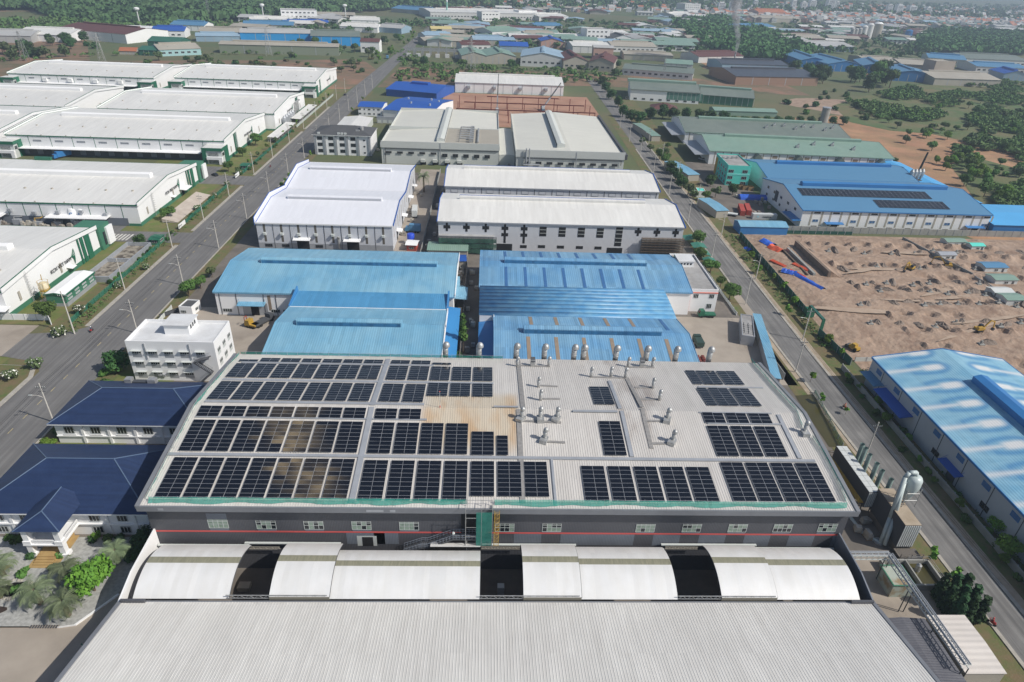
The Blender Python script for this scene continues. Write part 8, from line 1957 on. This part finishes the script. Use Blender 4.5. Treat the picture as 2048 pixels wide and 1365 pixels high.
# ================================================================ STREET POLES, LAMPS AND CABLES
def make_pole(lamp, name, lb, grp):
    t = thing(name, lb, 'utility pole', (0,0,0), 0, grp); mb = MB(); mb.cyl((0,0,-.2),(0,0,12),.2,.12,9); mb.build('shaft', m_conpole, t)
    mb = MB(); mb.box(-1.2,1.2,-.06,.06,10.6,10.75); mb.box(-.9,.9,-.06,.06,9.5,9.62); a = mb.build('crossarm', m_steel, t); mb = MB()
    for x in (-1.1,-.6,.6,1.1): mb.cyl((x,0,10.75),(x,0,11.05),.07,.05,6)
    mb.build('insulator', m_frame, a)
    if lamp: mb = MB(); mb.tube([(0,0,7.6),(-1.1,-.3,8.5),(-2.4,-.6,8.8)],.06,5); ar = mb.build('lamp_arm', m_conpole, t); mb = MB(); mb.prism([(-2.3,-.75,8.72),(-3.1,-.85,8.78),(-3.1,-.6,8.78),(-2.3,-.45,8.72)],(0,0,.15)); mb.build('lamp_head', m_frame, ar)
    return t
pA = make_pole(True,'street_lamp','concrete pole with lamp arm and crossarms on the right side of the wide road','poles right of the wide road'); pB = make_pole(False,'utility_pole','concrete pole with crossarms on the left verge of the wide road','poles left of the wide road')
YA = [139.4]+[186+i*36 for i in range(14)]; YB = [184.9,217.4,258,292,326,366,402,440,478,516,554,592,630]
for i,y in enumerate(YA): pA.location = (-110.2+max(0,(y-560)*.012),y,Z2) if i == 0 else pA.location; o = pA if i == 0 else dup(pA,(-110.2+max(0,(y-560)*.02),y,Z2),0)
for i,y in enumerate(YB):
    if i == 0: pB.location = (-129.2,y,Z2); pB.scale = (1.15,1.15,1.25)
    else: dup(pB,(-129.0,y,Z2),0,scale=1.)
pC = make_pole(False,'utility_pole','concrete pole with crossarms left of the right-hand road','poles left of the right-hand road'); YC = [128,169.5,216,262,304,346,388,430,472,514]
for i,y in enumerate(YC):
    x = 97.2+(y-216)*.012 if y > 216 else 96.8
    if i == 0: pC.location = (x+1,y,Z2)
    else: dup(pC,(x,y,Z2),0)
pD = make_pole(True,'street_lamp','concrete lamp pole on the site side of the right-hand road','poles right of the right-hand road')
for i,y in enumerate((190,238,286,330,374,418,462)):
    x = 107.6+(y-190)*.016
    if i == 0: pD.location = (x,y,Z2)
    else: dup(pD,(x,y,Z2),0)
def cables(lb, X, Y, z=11.0):
    t = thing('overhead_cable', lb, 'cable', (X(Y[0]),Y[0],0)); o = Vector((X(Y[0]),Y[0],0))
    for dx in (-1.1,-.6,.6,1.1):
        mb = MB()
        for a,b_ in zip(Y[:-1],Y[1:]):
            P = [Vector((X(a+(b_-a)*s/6)+dx,a+(b_-a)*s/6,z-3.2*(s/6)*(1-s/6)))-o for s in range(7)]; mb.tube(P,.028,3)
        mb.build('wire', m_black, t)
cables('four overhead wires along the right side of the wide road', lambda y: -110.2, [60,100]+YA); cables('four overhead wires along the left of the right-hand road', lambda y: 97, [80]+YC)
# vehicles on the roads
car(895/1.0 if False else 690,191,'dark car driving on the wide road below the side street',.0,mat('car_black',(.03,.03,.035),.3))
truck(775,118,'blue lorry on the far part of the wide road',.05,m_n2roof,9); truck(125,316,'dark blue lorry backed to the long loading dock',2.6,m_bluedk,10); car(430,352,'dark blue car at the farther warehouse entrance',.9,MATS['car_black'])
for i in range(4): a = G(490+i*18,181); o = car(None,a,'red and blue car parked in the row under the farthest warehouse canopy',1.5,m_redbox if i > 1 else m_bluedk); o['group'] = 'cars under the farthest canopy'
# ================================================================ LOOSE GOODS IN THE YARDS
rg = random.Random(55)
m_goods = mat('wrapped_goods',(.42,.40,.36),.6,(.26,.22,.17),.7,.9,rnd=.3); m_pal = mat('pallet_wood',(.30,.21,.12),.85,(.2,.14,.08),1.,.7)
gp_ = MB(); gp_.k = 0; gp_.box(-.6,.6,-.5,.5,.16,1.15); gp_.box(-.55,.2,-.45,.45,1.151,1.7); gp_.k = 1
for y in (-.45,0,.45): gp_.box(-.62,.62,y-.06,y+.06,0,.155)
goods_me = gp_.mesh('goods_stack',[m_goods,m_pal])
def goods(n, x0, x1, y0, y1, where):
    for i in range(n):
        o = put('goods_stack', goods_me, None, (rg.uniform(x0,x1),rg.uniform(y0,y1),Z2+.04),(0,0,rg.choice((0,PI/2))+rg.gauss(0,.08))); o.scale = (rg.uniform(1,2),rg.uniform(1,1.8),rg.uniform(.7,1.3)); tag(o,'pallet of wrapped goods '+where,'pallet','pallets '+where)
goods(14,-37.5,-33.5,262,340,'along the twin bay factory wall'); goods(12,-25.5,-21,256,345,'in the narrow lane beside the white halls'); goods(12,-10,-7.8,200,255,'by the alley wall'); goods(8,-6,-3,170,240,'on the dark side of the alley')
goods(14,-230,-166,276.2,279.5,'before the second warehouse dock'); goods(10,63,72,163,168,'beside the rusty drums'); goods(12,136,151,312,350,'in the yard of the mid blue factory'); goods(9,-150,-120,0,0,'x') if False else None
goods(10,-70,-64,395,500,'left of the cream factories'); goods(9,8.5,15.5,385,396,'between the cream factories'); goods(10,79,90,98,125,'behind the duct housing'); goods(8,-40,-33,515,560,'beside the red earth site')
for i in range(9):
    t = thing('plant_skid','grey process plant skid along the second warehouse wall, %s from the left' % ORD[i],'plant skid',(-246+i*8.6,278.8,Z2)); mb = MB(); mb.box(-1.6,1.6,-.8,.8,.3,1.7+.5*(i%3)); mb.build('casing', m_tray, t); mb = MB(); mb.tube([(-1,0,1.6),(-1,0,3.2+.4*(i%2)),(1.2,.6,3.2+.4*(i%2)),(1.2,2.0,3.2)],.2,6); mb.build('pipe', m_galv if i%3 else m_yell, t)
# ================================================================ LIGHT, AIR, CAMERA
w = bpy.data.worlds.new('World'); SC.world = w; w.use_nodes = True
nt = w.node_tree; N = nt.nodes; L = nt.links
bg = N['Background']; sky = N.new('ShaderNodeTexSky'); sky.sky_type = 'NISHITA'; sky.sun_disc = False
SUN = Vector((8.85,-3.59,9.2)).normalized()
sky.sun_elevation = math.asin(SUN.z); sky.sun_rotation = math.atan2(SUN.x, SUN.y)
sky.air_density = 1.; sky.dust_density = 1.5; sky.ozone_density = 1.; sky.altitude = 50
# added bright warm sky patch, out of view, aimed to glint in the panels
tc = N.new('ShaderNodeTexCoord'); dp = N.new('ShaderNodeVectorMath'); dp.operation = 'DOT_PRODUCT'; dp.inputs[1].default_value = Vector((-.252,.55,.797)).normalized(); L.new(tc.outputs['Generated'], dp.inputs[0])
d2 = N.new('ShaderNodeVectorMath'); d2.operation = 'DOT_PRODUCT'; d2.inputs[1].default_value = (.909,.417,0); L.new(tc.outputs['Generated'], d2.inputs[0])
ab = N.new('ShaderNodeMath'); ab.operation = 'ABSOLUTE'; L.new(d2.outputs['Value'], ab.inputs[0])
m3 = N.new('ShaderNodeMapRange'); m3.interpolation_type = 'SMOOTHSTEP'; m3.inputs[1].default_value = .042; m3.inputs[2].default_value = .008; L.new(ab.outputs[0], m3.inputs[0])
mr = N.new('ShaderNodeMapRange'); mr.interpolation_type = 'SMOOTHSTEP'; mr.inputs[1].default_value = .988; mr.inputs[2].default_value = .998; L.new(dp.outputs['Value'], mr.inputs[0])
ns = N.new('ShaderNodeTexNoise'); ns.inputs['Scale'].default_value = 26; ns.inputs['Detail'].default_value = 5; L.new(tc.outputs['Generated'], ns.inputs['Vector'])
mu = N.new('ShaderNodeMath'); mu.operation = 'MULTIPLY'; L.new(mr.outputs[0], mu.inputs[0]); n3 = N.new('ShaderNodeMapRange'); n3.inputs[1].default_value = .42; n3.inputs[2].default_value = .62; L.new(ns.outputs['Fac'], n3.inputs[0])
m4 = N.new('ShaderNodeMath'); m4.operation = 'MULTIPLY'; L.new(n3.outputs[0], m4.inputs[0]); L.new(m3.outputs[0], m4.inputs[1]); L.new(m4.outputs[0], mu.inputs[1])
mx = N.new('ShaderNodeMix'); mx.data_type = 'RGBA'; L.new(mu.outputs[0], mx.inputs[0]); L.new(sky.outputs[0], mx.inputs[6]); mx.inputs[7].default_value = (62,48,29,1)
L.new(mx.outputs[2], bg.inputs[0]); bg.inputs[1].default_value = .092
ld = bpy.data.lights.new('sun', 'SUN'); ld.energy = 4.2; ld.angle = math.radians(.5); ld.color = (1,.955,.88)
so = bpy.data.objects.new('sun', ld); COL.objects.link(so); so.rotation_euler = SUN.to_track_quat('Z','Y').to_euler()
HAZE = True
if HAZE:
    mb = MB(); mb.box(-15000,15000,-390,15000,-1.,125.); hz = mb.build('haze', None)
    hz.data.materials.clear()
    m = bpy.data.materials.new('haze_air'); m.use_nodes = True; m.node_tree.nodes.clear()
    o = m.node_tree.nodes.new('ShaderNodeOutputMaterial'); v = m.node_tree.nodes.new('ShaderNodeVolumePrincipled')
    v.inputs['Color'].default_value = (.62,.76,.92,1); v.inputs['Density'].default_value = .00021; v.inputs['Anisotropy'].default_value = .2
    m.node_tree.links.new(v.outputs[0], o.inputs['Volume']); hz.data.materials.append(m); hz['kind'] = 'stuff'
cd = bpy.data.cameras.new('camera'); cam = bpy.data.objects.new('camera', cd); COL.objects.link(cam)
cd.sensor_width = 36; cd.sensor_fit = 'HORIZONTAL'; cd.lens = FPX/2048*36; cd.clip_start = .5; cd.clip_end = 40000
cam.matrix_world = Matrix(((RX.x,-DN.x,-FW.x,0),(RX.y,-DN.y,-FW.y,0),(RX.z,-DN.z,-FW.z,H),(0,0,0,1)))
SC.camera = cam
vs = SC.view_settings; vs.view_transform = 'Standard'; vs.look = 'None'; vs.exposure = 0.; vs.gamma = 1; vs.use_curve_mapping = False
SC.cycles.volume_bounces = 0; SC.cycles.max_bounces = 5; SC.cycles.transparent_max_bounces = 8; SC.cycles.volume_step_rate = 4
